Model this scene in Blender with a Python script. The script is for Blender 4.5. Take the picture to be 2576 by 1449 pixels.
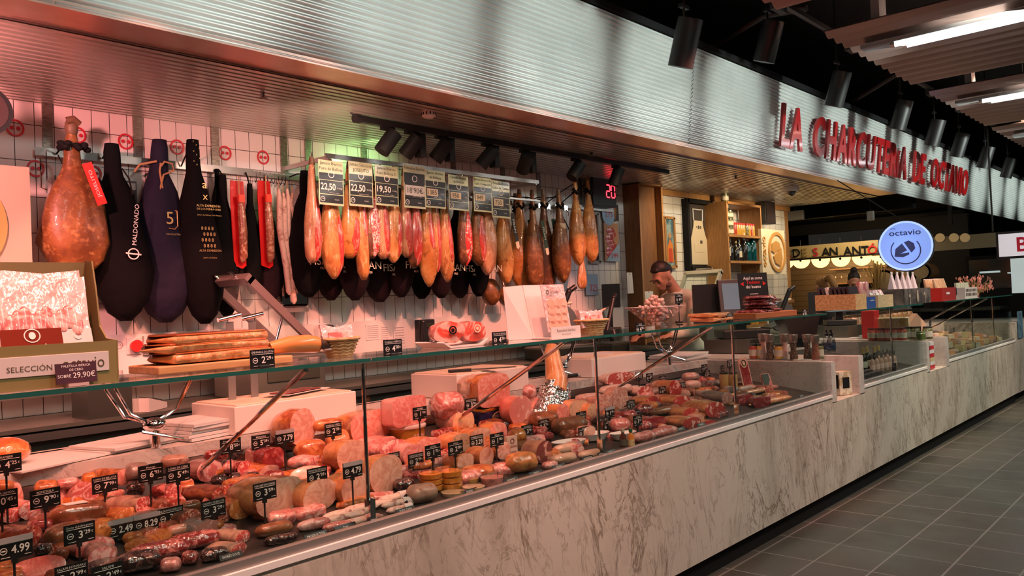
import bpy, bmesh, math, random
from mathutils import Vector, Matrix, noise
random.seed(7)
PI = math.pi
SC = bpy.context.scene
COL = SC.collection
for o in list(bpy.data.objects): bpy.data.objects.remove(o)

# ---------------------------------------------------------------- camera
F = 2056.0                        # focal length in pixels of the 2576 px wide frame
R = Matrix(((0.66780868, 0.01502117, -0.74418138), (-0.74307468, -0.04465572, -0.66771692), (-0.04326185, 0.9988895, -0.01865963)))
CAM = Vector((0, 0, 1.5))
cd = bpy.data.cameras.new('camera'); cam = bpy.data.objects.new('camera', cd); COL.objects.link(cam)
cd.sensor_width = 36; cd.lens = 36 * F / 2576; cd.clip_start = .05; cd.clip_end = 100
cam.matrix_world = Matrix.Translation(CAM) @ R.to_4x4()
SC.camera = cam
FWD = R @ Vector((0, 0, -1))
# ---------------------------------------------------------------- view, world
vs = SC.view_settings
vs.view_transform = 'Standard'; vs.look = 'None'; vs.gamma = 1; vs.use_curve_mapping = False; vs.exposure = 0.0
W = bpy.data.worlds.new('world'); SC.world = W; W.use_nodes = True
W.node_tree.nodes['Background'].inputs[0].default_value = (.9, .8, .7, 1)
W.node_tree.nodes['Background'].inputs[1].default_value = .02

def lamp(kind, loc, to, power, col, size=.2, size2=None, spot=None, blend=.5, name='light'):
    d = bpy.data.lights.new(name, kind); d.energy = power; d.color = col
    if kind == 'AREA':
        d.size = size
        if size2: d.shape = 'RECTANGLE'; d.size_y = size2
    elif kind == 'SPOT':
        d.spot_size = math.radians(spot or 60); d.spot_blend = blend; d.shadow_soft_size = size
    else: d.shadow_soft_size = size
    o = bpy.data.objects.new(name, d); COL.objects.link(o); o.location = loc
    q = (Vector(to) - Vector(loc)).to_track_quat('-Z', 'Y'); o.rotation_euler = q.to_euler()
    return o

PINK = (1, .29, .22); ROSE = (1, .45, .36); WARM = (1, .72, .42); COOL = (.78, .95, 1); GREEN = (.45, 1, .35)
# pink meat spotlights of the corridor, aimed over the glass at the display and the hams
for i in range(8):
    x = -.6 + i * .88
    lamp('SPOT', (x, 1.6, 3.75), (x + .25, 3.15, 1.20), 275, (1, .26, .18), .04, spot=60, blend=.5, name='meat_light')
for i in range(5):
    x = 6.7 + i * 1.25
    lamp('SPOT', (x, 1.6, 3.75), (x + .2, 2.95, 1.15), 300, (1, .70, .50), .04, spot=60, blend=.7, name='counter_light')
for i in range(8):
    x = -.3 + i * .88
    lamp('SPOT', (x, 1.9, 3.62), (x + .25, 4.9, 1.22), 500, (1, .31, .21), .04, spot=19, blend=.5, name='wall_meat_light')
for i in range(8):
    x = .2 + i * 1.6
    lamp('SPOT', (x, .2, 3.1), (x + .2, 2.17, .35), 70 + 6 * i, (1, .66, .50) if i < 4 else ((1, .84, .64) if i % 2 else (.92, 1, .74)), .06, spot=62, blend=.9, name='marble_fill')  # unseen lamps added to brighten and tint the marble front
# unseen fill spots added in front of the soffit to light the top surfaces
for i in range(7):
    x = 0 + i * .9
    lamp('SPOT', (x, 3.1, 2.66), (x + .05, 2.8, .9), 7, PINK, .03, spot=100, blend=.9, name='soffit_fill')
for i in range(4):
    x = 6.6 + i * 1.5
    lamp('SPOT', (x, 3.1, 2.66), (x, 2.9, .9), 42, (1, .66, .45), .04, spot=95, blend=.9, name='soffit_fill')
lamp('SPOT', (.6, 3.3, 2.5), (1.4, 4.95, 2.1), 240, (1, .30, .28), .06, spot=108, blend=1, name='side_meat_light')
lamp('SPOT', (2.9, 3.7, 2.45), (3.3, 4.95, 2.45), 34, (1, .55, .42), .06, spot=120, blend=1, name='upper_wall_fill')  # unseen lamp added to lift the upper middle of the tiled wall
for x, pw in ((8.1, 52), (9.2, 50), (10.3, 50), (11.2, 36)):
    lamp('SPOT', (x - .2, 4.0, 2.68), (x, 4.95, 1.9), pw, WARM, .05, spot=110, blend=.9, name='shelf_wall_light')
lamp('SPOT', (3.9, 4.56, 2.70), (3.8, 4.95, 2.5), 9, GREEN, .04, spot=140, blend=1, name='green_wall_light')

# ---------------------------------------------------------------- pixel rays (onto real planes)
def ray(px, py): return (R @ Vector((px - 1288, 724.5 - py, -F))).normalized()
def aX(px, py, X): d = ray(px, py); return CAM + d * (X / d.x)
def aY(px, py, Y): d = ray(px, py); return CAM + d * (Y / d.y)
def aZ(px, py, Z): d = ray(px, py); return CAM + d * ((Z - 1.5) / d.z)
def zc(P): return (Vector(P) - CAM).dot(FWD)
def mt(px, P): return px * zc(P) / F
DZ0, DY0, DK = .772, 2.25, .15
def deckz(y): return DZ0 + (y - DY0) * DK
def deck(px, py, lift=0, ymax=2.98):
    d = ray(px, py); t = (DZ0 + lift - 1.5 - DY0 * DK) / (d.z - DK * d.y)
    P = CAM + d * t
    if P.y > ymax or t < 0: P = aY(px, py, ymax)
    if P.y < 2.27: P = aY(px, py, 2.27)
    return P

# ---------------------------------------------------------------- materials
MATS = {}
def M(name, col, r=.5, me=0, em=0, coat=0, var=None, var2=None, bump=None, spec=.5, ss=0, aniso=None):
    if name in MATS: return MATS[name]
    m = bpy.data.materials.new(name); m.use_nodes = True; MATS[name] = m
    nt = m.node_tree; N = nt.nodes; b = N['Principled BSDF']
    b.inputs['Base Color'].default_value = (*col, 1); b.inputs['Roughness'].default_value = r; b.inputs['Metallic'].default_value = me
    b.inputs['Specular IOR Level'].default_value = spec
    if coat: b.inputs['Coat Weight'].default_value = coat; b.inputs['Coat Roughness'].default_value = .08
    if em: b.inputs['Emission Color'].default_value = (*col, 1); b.inputs['Emission Strength'].default_value = em
    if ss: b.inputs['Subsurface Weight'].default_value = ss; b.inputs['Subsurface Radius'].default_value = (.01, .004, .003)
    if var or bump:
        tc = N.new('ShaderNodeTexCoord'); oi = N.new('ShaderNodeObjectInfo'); ad = N.new('ShaderNodeVectorMath'); ad.operation = 'ADD'
        ml = N.new('ShaderNodeMath'); ml.operation = 'MULTIPLY'; ml.inputs[1].default_value = 37
        nt.links.new(oi.outputs['Random'], ml.inputs[0]); nt.links.new(tc.outputs['Object'], ad.inputs[0]); nt.links.new(ml.outputs[0], ad.inputs[1])
        vec = ad.outputs[0]
        if aniso:
            mp = N.new('ShaderNodeMapping'); mp.inputs['Scale'].default_value = aniso; nt.links.new(vec, mp.inputs[0]); vec = mp.outputs[0]
    cur = None
    for v in (var, var2):
        if not v: continue
        sc, c2, lo, hi = v[:4]
        nz = N.new('ShaderNodeTexNoise'); nz.inputs['Scale'].default_value = sc; nz.inputs['Detail'].default_value = 4; nz.inputs['Roughness'].default_value = .6
        nz.inputs['Distortion'].default_value = v[4] if len(v) > 4 else .4
        rp = N.new('ShaderNodeMapRange'); rp.inputs[1].default_value = lo; rp.inputs[2].default_value = hi
        mx = N.new('ShaderNodeMix'); mx.data_type = 'RGBA'; mx.inputs[7].default_value = (*c2, 1)
        if cur: nt.links.new(cur, mx.inputs[6])
        else: mx.inputs[6].default_value = (*col, 1)
        nt.links.new(vec, nz.inputs['Vector']); nt.links.new(nz.outputs[0], rp.inputs[0]); nt.links.new(rp.outputs[0], mx.inputs[0]); cur = mx.outputs[2]
    if cur: nt.links.new(cur, b.inputs['Base Color'])
    if bump:
        nz = N.new('ShaderNodeTexNoise'); nz.inputs['Scale'].default_value = bump[0]; nz.inputs['Detail'].default_value = 2
        bp = N.new('ShaderNodeBump'); bp.inputs['Strength'].default_value = bump[1]; bp.inputs['Distance'].default_value = bump[2] if len(bump) > 2 else .004
        nt.links.new(vec, nz.inputs['Vector']); nt.links.new(nz.outputs[0], bp.inputs['Height']); nt.links.new(bp.outputs[0], b.inputs['Normal'])
        if coat: nt.links.new(bp.outputs[0], b.inputs['Coat Normal'])
    return m
def glassmat(name, tint=(.93, .98, .96), gl=1.0, rough=.0, film=None):
    if name in MATS: return MATS[name]
    m = bpy.data.materials.new(name); m.use_nodes = True; MATS[name] = m
    nt = m.node_tree; N = nt.nodes; N.remove(N['Principled BSDF']); out = N['Material Output']
    t = N.new('ShaderNodeBsdfTransparent'); t.inputs[0].default_value = (*tint, 1)
    g = N.new('ShaderNodeBsdfGlossy'); g.inputs['Roughness'].default_value = rough; g.inputs[0].default_value = (gl, gl, gl, 1)
    fr = N.new('ShaderNodeFresnel'); ge = N.new('ShaderNodeNewGeometry'); mr = N.new('ShaderNodeMapRange'); mr.inputs[3].default_value = 1.42; mr.inputs[4].default_value = 1 / 1.42; nt.links.new(ge.outputs['Backfacing'], mr.inputs[0]); nt.links.new(mr.outputs[0], fr.inputs[0])
    mx = N.new('ShaderNodeMixShader')
    nt.links.new(t.outputs[0], mx.inputs[1]); nt.links.new(g.outputs[0], mx.inputs[2])
    if film:      # crinkled plastic film: more gloss and a bump
        a = N.new('ShaderNodeMath'); a.operation = 'ADD'; a.inputs[1].default_value = film; nt.links.new(fr.outputs[0], a.inputs[0]); nt.links.new(a.outputs[0], mx.inputs[0])
        nz = N.new('ShaderNodeTexNoise'); nz.inputs['Scale'].default_value = 45; bp = N.new('ShaderNodeBump'); bp.inputs['Strength'].default_value = .9; bp.inputs['Distance'].default_value = .004
        tc = N.new('ShaderNodeTexCoord'); nt.links.new(tc.outputs['Object'], nz.inputs['Vector']); nt.links.new(nz.outputs[0], bp.inputs['Height']); nt.links.new(bp.outputs[0], g.inputs['Normal'])
    else: nt.links.new(fr.outputs[0], mx.inputs[0])
    nt.links.new(mx.outputs[0], out.inputs[0]); return m

GLASS = glassmat('clear_glass'); FILM = glassmat('plastic_film', (.97, .96, .96), 1, .12, .06); GEDGE = M('glass_edge', (.02, .12, .10), .15, coat=1)
STEEL = M('brushed_steel', (.55, .54, .52), .32, 1, bump=(60, .08)); CHROME = M('chrome', (.8, .8, .8), .08, 1); DSTEEL = M('dark_steel', (.16, .17, .15), .35, .9)
BLACK = M('black_plastic', (.012, .012, .013), .4); MBLACK = M('matt_black', (.008, .008, .009), .8, spec=.2); WHITE = M('white_plastic', (.66, .65, .63), .4); PAPER = M('white_paper', (.66, .65, .64), .7)
RUBY = M('red_plastic', (.6, .02, .02), .35); OAK = M('oak', (.42, .22, .08), .5, var=(7, (.30, .14, .05), .35, .7), aniso=(8, 8, 1)); DOAK = M('dark_oak', (.23, .1, .035), .5, var=(7, (.15, .06, .02), .35, .7), aniso=(8, 8, .8))
LETTER = M('white_print', (.85, .84, .8), .6); GREY = M('grey_paint', (.3, .3, .3), .5); OLIVE = M('olive_card', (.23, .2, .07), .6); CREAM = M('cream_board', (.72, .66, .5), .5)
STRAW = M('straw', (.62, .42, .2), .6, var=(60, (.42, .26, .1), .4, .6), bump=(120, .6)); GOLD = M('gold_print', (.6, .42, .16), .4, .5); CARD = M('card_black', (.01, .01, .011), .35)

# ---------------------------------------------------------------- mesh builder
TXT = {}
def textdata(s, bold=0):
    k = (s, bold)
    if k not in TXT:
        cu = bpy.data.curves.new('t', 'FONT'); cu.body = s; cu.resolution_u = 3 if len(s) < 9 else 2; cu.fill_mode = 'FRONT'; cu.offset = bold; cu.size = 1
        if len(s) > 12 and not bold: cu.resolution_u = 1
        ob = bpy.data.objects.new('t', cu); me = bpy.data.meshes.new_from_object(ob)
        vs_ = [(v.co.x, v.co.y) for v in me.vertices]; fs = [tuple(p.vertices) for p in me.polygons]
        bpy.data.objects.remove(ob); bpy.data.curves.remove(cu); bpy.data.meshes.remove(me)
        if vs_:
            x0 = min(v[0] for v in vs_); x1 = max(v[0] for v in vs_); y0 = min(v[1] for v in vs_); y1 = max(v[1] for v in vs_)
        else: x0 = x1 = y0 = y1 = 0
        TXT[k] = (vs_, fs, x0, x1, y0, y1)
    return TXT[k]
class B:
    def __init__(s): s.bm = bmesh.new()
    def add(s, vs_, fs, T=None):
        v = [s.bm.verts.new(T @ Vector(p) if T is not None else p) for p in vs_]
        out = []
        for f in fs:
            try: out.append(s.bm.faces.new([v[i] for i in f]))
            except ValueError: pass
        return out
    def box(s, c, sz, T=None, bev=0, rz=0):
        x, y, z = c; a, b, d = sz[0] / 2, sz[1] / 2, sz[2] / 2
        vs_ = [(i * a, j * b, k * d) for i in (-1, 1) for j in (-1, 1) for k in (-1, 1)]
        m = Matrix.Translation(c) @ Matrix.Rotation(rz, 4, 'Z')
        if T is not None: m = T @ m
        fs = s.add(vs_, [(0, 1, 3, 2), (4, 6, 7, 5), (0, 4, 5, 1), (2, 3, 7, 6), (0, 2, 6, 4), (1, 5, 7, 3)], m)
        if bev:
            es = list({e for f in fs for e in f.edges}); bmesh.ops.bevel(s.bm, geom=es, offset=bev, segments=2, affect='EDGES', profile=.5)
        return s
    def tube(s, pts, r, n=10, cap=True, T=None):
        pts = [Vector(p) for p in pts]; rs = r if isinstance(r, (list, tuple)) else [r] * len(pts)
        rings = []; up = None
        for i, p in enumerate(pts):
            d = (pts[min(i + 1, len(pts) - 1)] - pts[max(i - 1, 0)]).normalized()
            if up is None: up = Vector((0, 0, 1)) if abs(d.z) < .9 else Vector((1, 0, 0))
            a = d.cross(up).normalized(); b = a.cross(d).normalized(); up = b
            ring = [p + (a * math.cos(2 * PI * k / n) + b * math.sin(2 * PI * k / n)) * rs[i] for k in range(n)]
            rings.append([s.bm.verts.new(T @ q if T is not None else q) for q in ring])
        for i in range(len(rings) - 1):
            for k in range(n): s.bm.faces.new((rings[i][k], rings[i][(k + 1) % n], rings[i + 1][(k + 1) % n], rings[i + 1][k]))
        if cap:
            s.bm.faces.new(rings[0][::-1]); s.bm.faces.new(rings[-1])
        return s
    def lathe(s, prof, c=(0, 0, 0), n=20, T=None, sx=1, sy=1):
        rings = []
        for r, z in prof:
            rings.append([s.bm.verts.new((lambda q: T @ q if T is not None else q)(Vector((c[0] + r * sx * math.cos(2 * PI * k / n), c[1] + r * sy * math.sin(2 * PI * k / n), c[2] + z)))) for k in range(n)])
        for i in range(len(rings) - 1):
            for k in range(n): s.bm.faces.new((rings[i][k], rings[i][(k + 1) % n], rings[i + 1][(k + 1) % n], rings[i + 1][k]))
        s.bm.faces.new(rings[0][::-1]); s.bm.faces.new(rings[-1]); return s
    def ell(s, c, rr, n=14, T=None):
        prof = [(max(.002, math.sin(PI * i / 8)), -math.cos(PI * i / 8)) for i in range(9)]
        m = Matrix.Translation(c) @ Matrix.Diagonal((*rr, 1))
        if T is not None: m = T @ m
        return s.lathe(prof, n=n, T=m)
    def prism(s, pts, d, T=None, y=0):     # outline in local XZ, thickness d along +Y
        n = len(pts); vs_ = [(p[0], y, p[1]) for p in pts] + [(p[0], y + d, p[1]) for p in pts]
        s.add(vs_, [tuple(range(n)), tuple(range(2 * n - 1, n - 1, -1))] + [(i, i + n, (i + 1) % n + n, (i + 1) % n) for i in range(n)], T); return s
    def ring(s, c, ro, ri, d=.002, n=28, T=None, sx=1):   # flat ring in XZ facing -Y
        for k in range(n):
            a, b = 2 * PI * k / n, 2 * PI * (k + 1) / n
            q = [(c[0] + r_ * math.cos(t) * sx, c[1], c[2] + r_ * math.sin(t)) for r_, t in ((ro, a), (ro, b), (ri, b), (ri, a))]
            q2 = [(x, y + d, z) for x, y, z in q]
            s.add(q + q2, [(0, 1, 2, 3), (7, 6, 5, 4), (0, 4, 5, 1), (2, 6, 7, 3)], T)
        return s
    def disc(s, c, r, d=.002, n=24, T=None, sx=1): return s.prism([(c[0] + r * sx * math.cos(2 * PI * k / n), c[2] + r * math.sin(2 * PI * k / n)) for k in range(n)], d, T, c[1])
    def add_panel(s, q, th=.003):
        q = [Vector(p) for p in q]; n = (q[1] - q[0]).cross(q[3] - q[0]).normalized() * th
        s.add([tuple(p) for p in q] + [tuple(p + n) for p in q], [(0, 1, 2, 3), (7, 6, 5, 4), (0, 4, 5, 1), (1, 5, 6, 2), (2, 6, 7, 3), (3, 7, 4, 0)]); return s
    def text(s, t, x, z, h, y=0, w=None, al='c', bold=0, T=None, rot=0, thick=0, fit=None):
        vs_, fs, x0, x1, y0, y1 = textdata(t, bold)
        if not vs_: return s
        sy = h / .72; sx = sy
        if w: sx = w / (x1 - x0)
        elif fit and (x1 - x0) * sx > fit: sx = fit / (x1 - x0)
        ox = -(x0 + x1) / 2 if al == 'c' else (-x0 if al == 'l' else -x1)
        ca, sa = math.cos(rot), math.sin(rot); pts = []
        for u, v in vs_:
            a, b = (u + ox) * sx, v * sy; pts.append((x + a * ca - b * sa, y, z + a * sa + b * ca))
        s.add(pts, fs, T)
        if thick:
            n = len(pts); ed = {}
            for f in fs:
                for i in range(len(f)): ed[(f[i], f[(i + 1) % len(f)])] = 1
            s.add(pts + [(p[0], p[1] + thick, p[2]) for p in pts], [(a, a + n, b + n, b) for (a, b) in ed if (b, a) not in ed], T)
        return s
    def done(s, name, mat, parent=None, smooth=True, loc=None, ang=40):
        bmesh.ops.recalc_face_normals(s.bm, faces=s.bm.faces[:]); s.bm.normal_update()
        me = bpy.data.meshes.new(name)
        if smooth:
            for f in s.bm.faces: f.smooth = True
            for e in s.bm.edges:
                if len(e.link_faces) == 2 and e.calc_face_angle(0) > math.radians(ang): e.smooth = False
        s.bm.to_mesh(me); s.bm.free()
        for m in (mat if isinstance(mat, (list, tuple)) else [mat]): me.materials.append(m)
        o = bpy.data.objects.new(name, me); COL.objects.link(o)
        if parent: o.parent = parent
        if loc is not None: o.location = loc
        return o
def tag(o, label=None, cat=None, group=None, kind=None):
    for k, v in (('label', label), ('category', cat), ('group', group), ('kind', kind)):
        if v: o[k] = v
    return o
def thing(name, label, cat, loc=(0, 0, 0), rz=0, group=None, rx=0, ry=0):
    o = bpy.data.objects.new(name, None); COL.objects.link(o); o.location = loc; o.rotation_euler = (rx, ry, rz); o.empty_display_size = .05
    return tag(o, label, cat, group)
def copy(root, loc, rz=None, label=None, group=None, sc=None):
    r = root.copy(); COL.objects.link(r); r.location = loc
    if rz is not None: r.rotation_euler.z = rz
    if sc: r.scale = sc if isinstance(sc, tuple) else (sc,) * 3
    if label: r['label'] = label
    if group: r['group'] = group
    for ch in list(root.children):
        c = ch.copy(); COL.objects.link(c); c.parent = r
        for g in list(ch.children):
            e = g.copy(); COL.objects.link(e); e.parent = c
    return r
def squircle(w, h, n=3, k=28, wob=0):
    out = []
    for i in range(k):
        a = 2 * PI * i / k; c, s_ = math.cos(a), math.sin(a)
        f = 1 + (wob * noise.noise(Vector((c * 2, s_ * 2, wob * 50))) if wob else 0)
        out.append((w / 2 * f * math.copysign(abs(c) ** (2 / n), c), h / 2 * f * math.copysign(abs(s_) ** (2 / n), s_)))
    return out
def loft(L, w, h, n=2, cut=True, wob=.05, sag=0, back=.5, seg=9, k=22, bend=0, pear=0, front=.5):
    """body along +Y from a face at y=0, resting on z=0; returns (body B, face B or None)"""
    b = B(); seed = random.random() * 50; rings = []
    ts = [i / seg for i in range(seg + 1)]
    for t in ts:
        f = 1.0; tb = 1 - t
        if tb < back: f = math.sqrt(max(.0, 1 - ((back - tb) / back) ** 2))
        if not cut and t < front: f = min(f, math.sqrt(max(0, 1 - ((front - t) / front) ** 2)))
        f = max(f, .06) * (1 + pear * (t - .5))
        ring = []
        for i in range(k):
            a = 2 * PI * i / k; c, s_ = math.cos(a), math.sin(a)
            q = 1 + wob * noise.noise(Vector((c * 1.3 + seed, s_ * 1.3, t * 2.2)))*2
            x = w / 2 * f * q * math.copysign(abs(c) ** (2 / n), c); z = h / 2 * f * q * math.copysign(abs(s_) ** (2 / n), s_)
            ring.append(Vector((x + bend * (t * t) * L, t * L, z + h / 2)))
        rings.append(ring)
    V = [[b.bm.verts.new(p) for p in r_] for r_ in rings]
    for i in range(seg):
        for j in range(k): b.bm.faces.new((V[i][j], V[i + 1][j], V[i + 1][(j + 1) % k], V[i][(j + 1) % k]))
    b.bm.faces.new(V[-1][::-1])
    fb = None
    if cut:
        fb = B(); r0 = rings[0]; cen = Vector((0, -.002 - h * .015, h / 2))
        ids = [tuple(p) for p in r0]; mid = [tuple(cen + (Vector(p) - cen) * .8 + Vector((0, -.0015, 0))) for p in r0]
        vs_ = ids + mid + [tuple(cen)]
        fb.add(vs_, [(j, (j + 1) % k, k + (j + 1) % k, k + j) for j in range(k)] + [(k + j, k + (j + 1) % k, 2 * k) for j in range(k)])
    else: b.bm.faces.new(V[0])
    return b, fb
# ---------------------------------------------------------------- procedural surfaces
def tilemat(name, bw, bh, c, mortar=(.02, .015, .015), ms=.0022, r=.22, plane='XZ', c2=None):
    m = bpy.data.materials.new(name); m.use_nodes = True; nt = m.node_tree; N = nt.nodes; b = N['Principled BSDF']
    tc = N.new('ShaderNodeTexCoord'); sp = N.new('ShaderNodeSeparateXYZ'); cb = N.new('ShaderNodeCombineXYZ'); br = N.new('ShaderNodeTexBrick')
    nt.links.new(tc.outputs['Object'], sp.inputs[0]); nt.links.new(sp.outputs[0], cb.inputs[0]); nt.links.new(sp.outputs[2 if plane == 'XZ' else 1], cb.inputs[1])
    br.offset = 0; br.inputs['Scale'].default_value = 1; br.inputs['Brick Width'].default_value = bw; br.inputs['Row Height'].default_value = bh; br.inputs['Mortar Size'].default_value = ms
    br.inputs['Mortar Smooth'].default_value = .3; br.inputs['Color1'].default_value = (*c, 1); br.inputs['Color2'].default_value = (*(c2 or c), 1); br.inputs['Mortar'].default_value = (*mortar, 1)
    nt.links.new(cb.outputs[0], br.inputs[0]); nt.links.new(br.outputs[0], b.inputs['Base Color']); b.inputs['Roughness'].default_value = r
    bp = N.new('ShaderNodeBump'); bp.invert = True; bp.inputs['Strength'].default_value = .5; bp.inputs['Distance'].default_value = .002
    nt.links.new(br.outputs['Fac'], bp.inputs['Height']); nt.links.new(bp.outputs[0], b.inputs['Normal'])
    if plane == 'XY':
        nz = N.new('ShaderNodeTexNoise'); nz.inputs['Scale'].default_value = 2.6; nz.inputs['Detail'].default_value = 2; nt.links.new(tc.outputs['Object'], nz.inputs['Vector'])
        mr = N.new('ShaderNodeMapRange'); mr.inputs[1].default_value = .35; mr.inputs[2].default_value = .7; mr.inputs[3].default_value = .30; mr.inputs[4].default_value = .48
        nt.links.new(nz.outputs[0], mr.inputs[0]); nt.links.new(mr.outputs[0], b.inputs['Roughness'])
        mx = N.new('ShaderNodeMix'); mx.data_type = 'RGBA'; mx.blend_type = 'MULTIPLY'; mx.inputs[0].default_value = .22
        nt.links.new(br.outputs[0], mx.inputs[6]); nt.links.new(nz.outputs[1], mx.inputs[7]); nt.links.new(mx.outputs[2], b.inputs['Base Color'])
    return m
def marblemat(name, c, v, sc=(1, 1, 1)):
    m = bpy.data.materials.new(name); m.use_nodes = True; nt = m.node_tree; N = nt.nodes; b = N['Principled BSDF']
    tc = N.new('ShaderNodeTexCoord'); mp = N.new('ShaderNodeMapping'); mp.inputs['Scale'].default_value = sc; nt.links.new(tc.outputs['Object'], mp.inputs[0])
    mp.inputs['Rotation'].default_value = (0, .22, 0)
    cur = None
    for s_, w, d, a in ((1.6, .015, 8, .8), (3.9, .016, 6, .6), (1.1, .06, 7, .3), (2.6, .012, 7, .6)):
        nz = N.new('ShaderNodeTexNoise'); nz.inputs['Scale'].default_value = s_; nz.inputs['Detail'].default_value = d; nz.inputs['Roughness'].default_value = .62; nz.inputs['Distortion'].default_value = 1.2
        nt.links.new(mp.outputs[0], nz.inputs['Vector'])
        su = N.new('ShaderNodeMath'); su.operation = 'SUBTRACT'; su.inputs[1].default_value = .5; ab = N.new('ShaderNodeMath'); ab.operation = 'ABSOLUTE'
        mr = N.new('ShaderNodeMapRange'); mr.inputs[1].default_value = 0; mr.inputs[2].default_value = w; mr.inputs[3].default_value = a; mr.inputs[4].default_value = 0
        gate = N.new('ShaderNodeTexNoise'); gate.inputs['Scale'].default_value = s_ * 1.3; nt.links.new(tc.outputs['Object'], gate.inputs['Vector'])
        gr = N.new('ShaderNodeMapRange'); gr.inputs[1].default_value = .38; gr.inputs[2].default_value = .56
        ml = N.new('ShaderNodeMath'); ml.operation = 'MULTIPLY'; mx = N.new('ShaderNodeMix'); mx.data_type = 'RGBA'; mx.inputs[7].default_value = (*v, 1)
        nt.links.new(nz.outputs[0], su.inputs[0]); nt.links.new(su.outputs[0], ab.inputs[0]); nt.links.new(ab.outputs[0], mr.inputs[0]); nt.links.new(gate.outputs[0], gr.inputs[0])
        nt.links.new(mr.outputs[0], ml.inputs[0]); nt.links.new(gr.outputs[0], ml.inputs[1]); nt.links.new(ml.outputs[0], mx.inputs[0])
        if cur: nt.links.new(cur, mx.inputs[6])
        else: mx.inputs[6].default_value = (*c, 1)
        cur = mx.outputs[2]
    nt.links.new(cur, b.inputs['Base Color']); b.inputs['Roughness'].default_value = .3
    return m
TILE = tilemat('white_vertical_tiles', .101, .2, (.74, .72, .70)); TILEH = tilemat('white_horizontal_tiles', .2, .112, (.66, .64, .58))
FLOORM = tilemat('dark_floor_tiles', .372, .308, (.075, .067, .052), (.24, .21, .18), .006, .3, 'XY', (.095, .086, .068))
MARBLE = marblemat('veined_marble', (.64, .585, .50), (.17, .12, .08), (1.25, 1.25, .5)); MARBLE2 = marblemat('shelf_marble', (.60, .565, .53), (.28, .20, .17), (2, 2, 2))
RIBM = M('ribbed_aluminium', (.66, .62, .56), .30, .75); SILV = M('silver_ribbed_panel', (.66, .69, .67), .24, .30, var=(3, (.74, .77, .75), .3, .7)); COPPER = M('polished_trim', (.85, .58, .50), .30, .75, var=(2.5, (.95, .72, .62), .4, .6))
DARKP = M('dark_paint', (.010, .010, .011), .7, spec=.2); BENCH = M('bench_steel', (.15, .165, .14), .4, .6)
def struct(name, b, m, smooth=False): o = b.done(name, m, smooth=smooth); o['kind'] = 'structure'; return o
struct('floor', B().box((12, 1.5, -.05), (30, 12, .1)), FLOORM)
struct('ceiling', B().box((12, 1.5, 4.45), (30, 12, .1)), DARKP)
struct('wall_back', B().box((2.7, 5.0, 1.38), (9.5, .1, 2.76)), TILE)
struct('wall_back_shelf', B().box((9.52, 5.0, 1.38), (4.1, .1, 2.76)), TILEH)
struct('wall_far', B().box((26.5, 2, 2.2), (.1, 11, 4.4)), DARKP)
struct('wall_side', B().box((15, 7.5, 2.2), (7.2, .1, 4.4)), DARKP)
struct('wall_left', B().box((-2.6, 2, 2.2), (.1, 6, 4.4)), DARKP)
def ribs(x0, x1, p0, p1, n, amp, flat=.25):    # corrugated sheet between two (y, z) lines, ribs along X
    b = B(); prev = None; d = Vector((p1[0] - p0[0], p1[1] - p0[1])); nn = Vector((-d.y, d.x)).normalized()
    for i in range(n * 4 + 1):
        t = i / (n * 4); q = Vector(p0) + d * ((i // 4 + (0, .62, .64, .98)[i % 4]) / n if i < n * 4 else 1) + nn * amp * (1, 1, 0, 0)[i % 4]
        cur = [b.bm.verts.new((x, q.x, q.y)) for x in (x0, x1)]
        if prev: b.bm.faces.new((prev[0], prev[1], cur[1], cur[0]))
        prev = cur
    return b
def wavesheet(x0, x1, p0, p1, n, amp):
    b = B(); prev = None; d = Vector((p1[0] - p0[0], p1[1] - p0[1])); nn = Vector((-d.y, d.x)).normalized()
    for i in range(n * 6 + 1):
        t = i / (n * 6); q = Vector(p0) + d * t + nn * amp * math.sin(i * PI / 3)
        cur = [b.bm.verts.new((x, q.x, q.y)) for x in (x0, x1)]
        if prev: b.bm.faces.new((prev[0], prev[1], cur[1], cur[0]))
        prev = cur
    return b
struct('ceiling_soffit', ribs(-2.6, 11.56, (3.66, 2.76), (4.95, 2.76), 22, -.034), RIBM)
struct('trim_1', B().box((4.48, 3.54, 2.755), (14.2, .24, .03)), COPPER)
struct('trim_2', B().box((4.48, 3.67, 2.748), (14.2, .012, .03)), STEEL)
struct('trim_3', B().box((11.6, 4.3, 2.78), (.06, 1.3, .1)), DARKP)
# fascia of silver ribbed panels with black cap
seams = [-2.6, 1.2, 6.11, 13.6, 26]
for i in range(4):
    o = struct('trim_%d' % (4 + i), wavesheet(seams[i] + .004, seams[i + 1] - .004, (3.425, 2.745), (3.325, 3.565), 24, .008), SILV, True)
struct('trim_8', B().box((11.7, 3.36, 3.60), (28.6, .12, .05)).box((11.7, 3.44, 3.16), (28.6, .02, .8)), DARKP)
struct('trim_9', B().box((9.75, 4.93, 2.70), (3.75, .05, .07)).box((9.75, 4.93, 1.36), (3.75, .04, .05)).box((11.54, 4.935, 1.4), (.05, .03, 2.7)), OAK)
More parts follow.
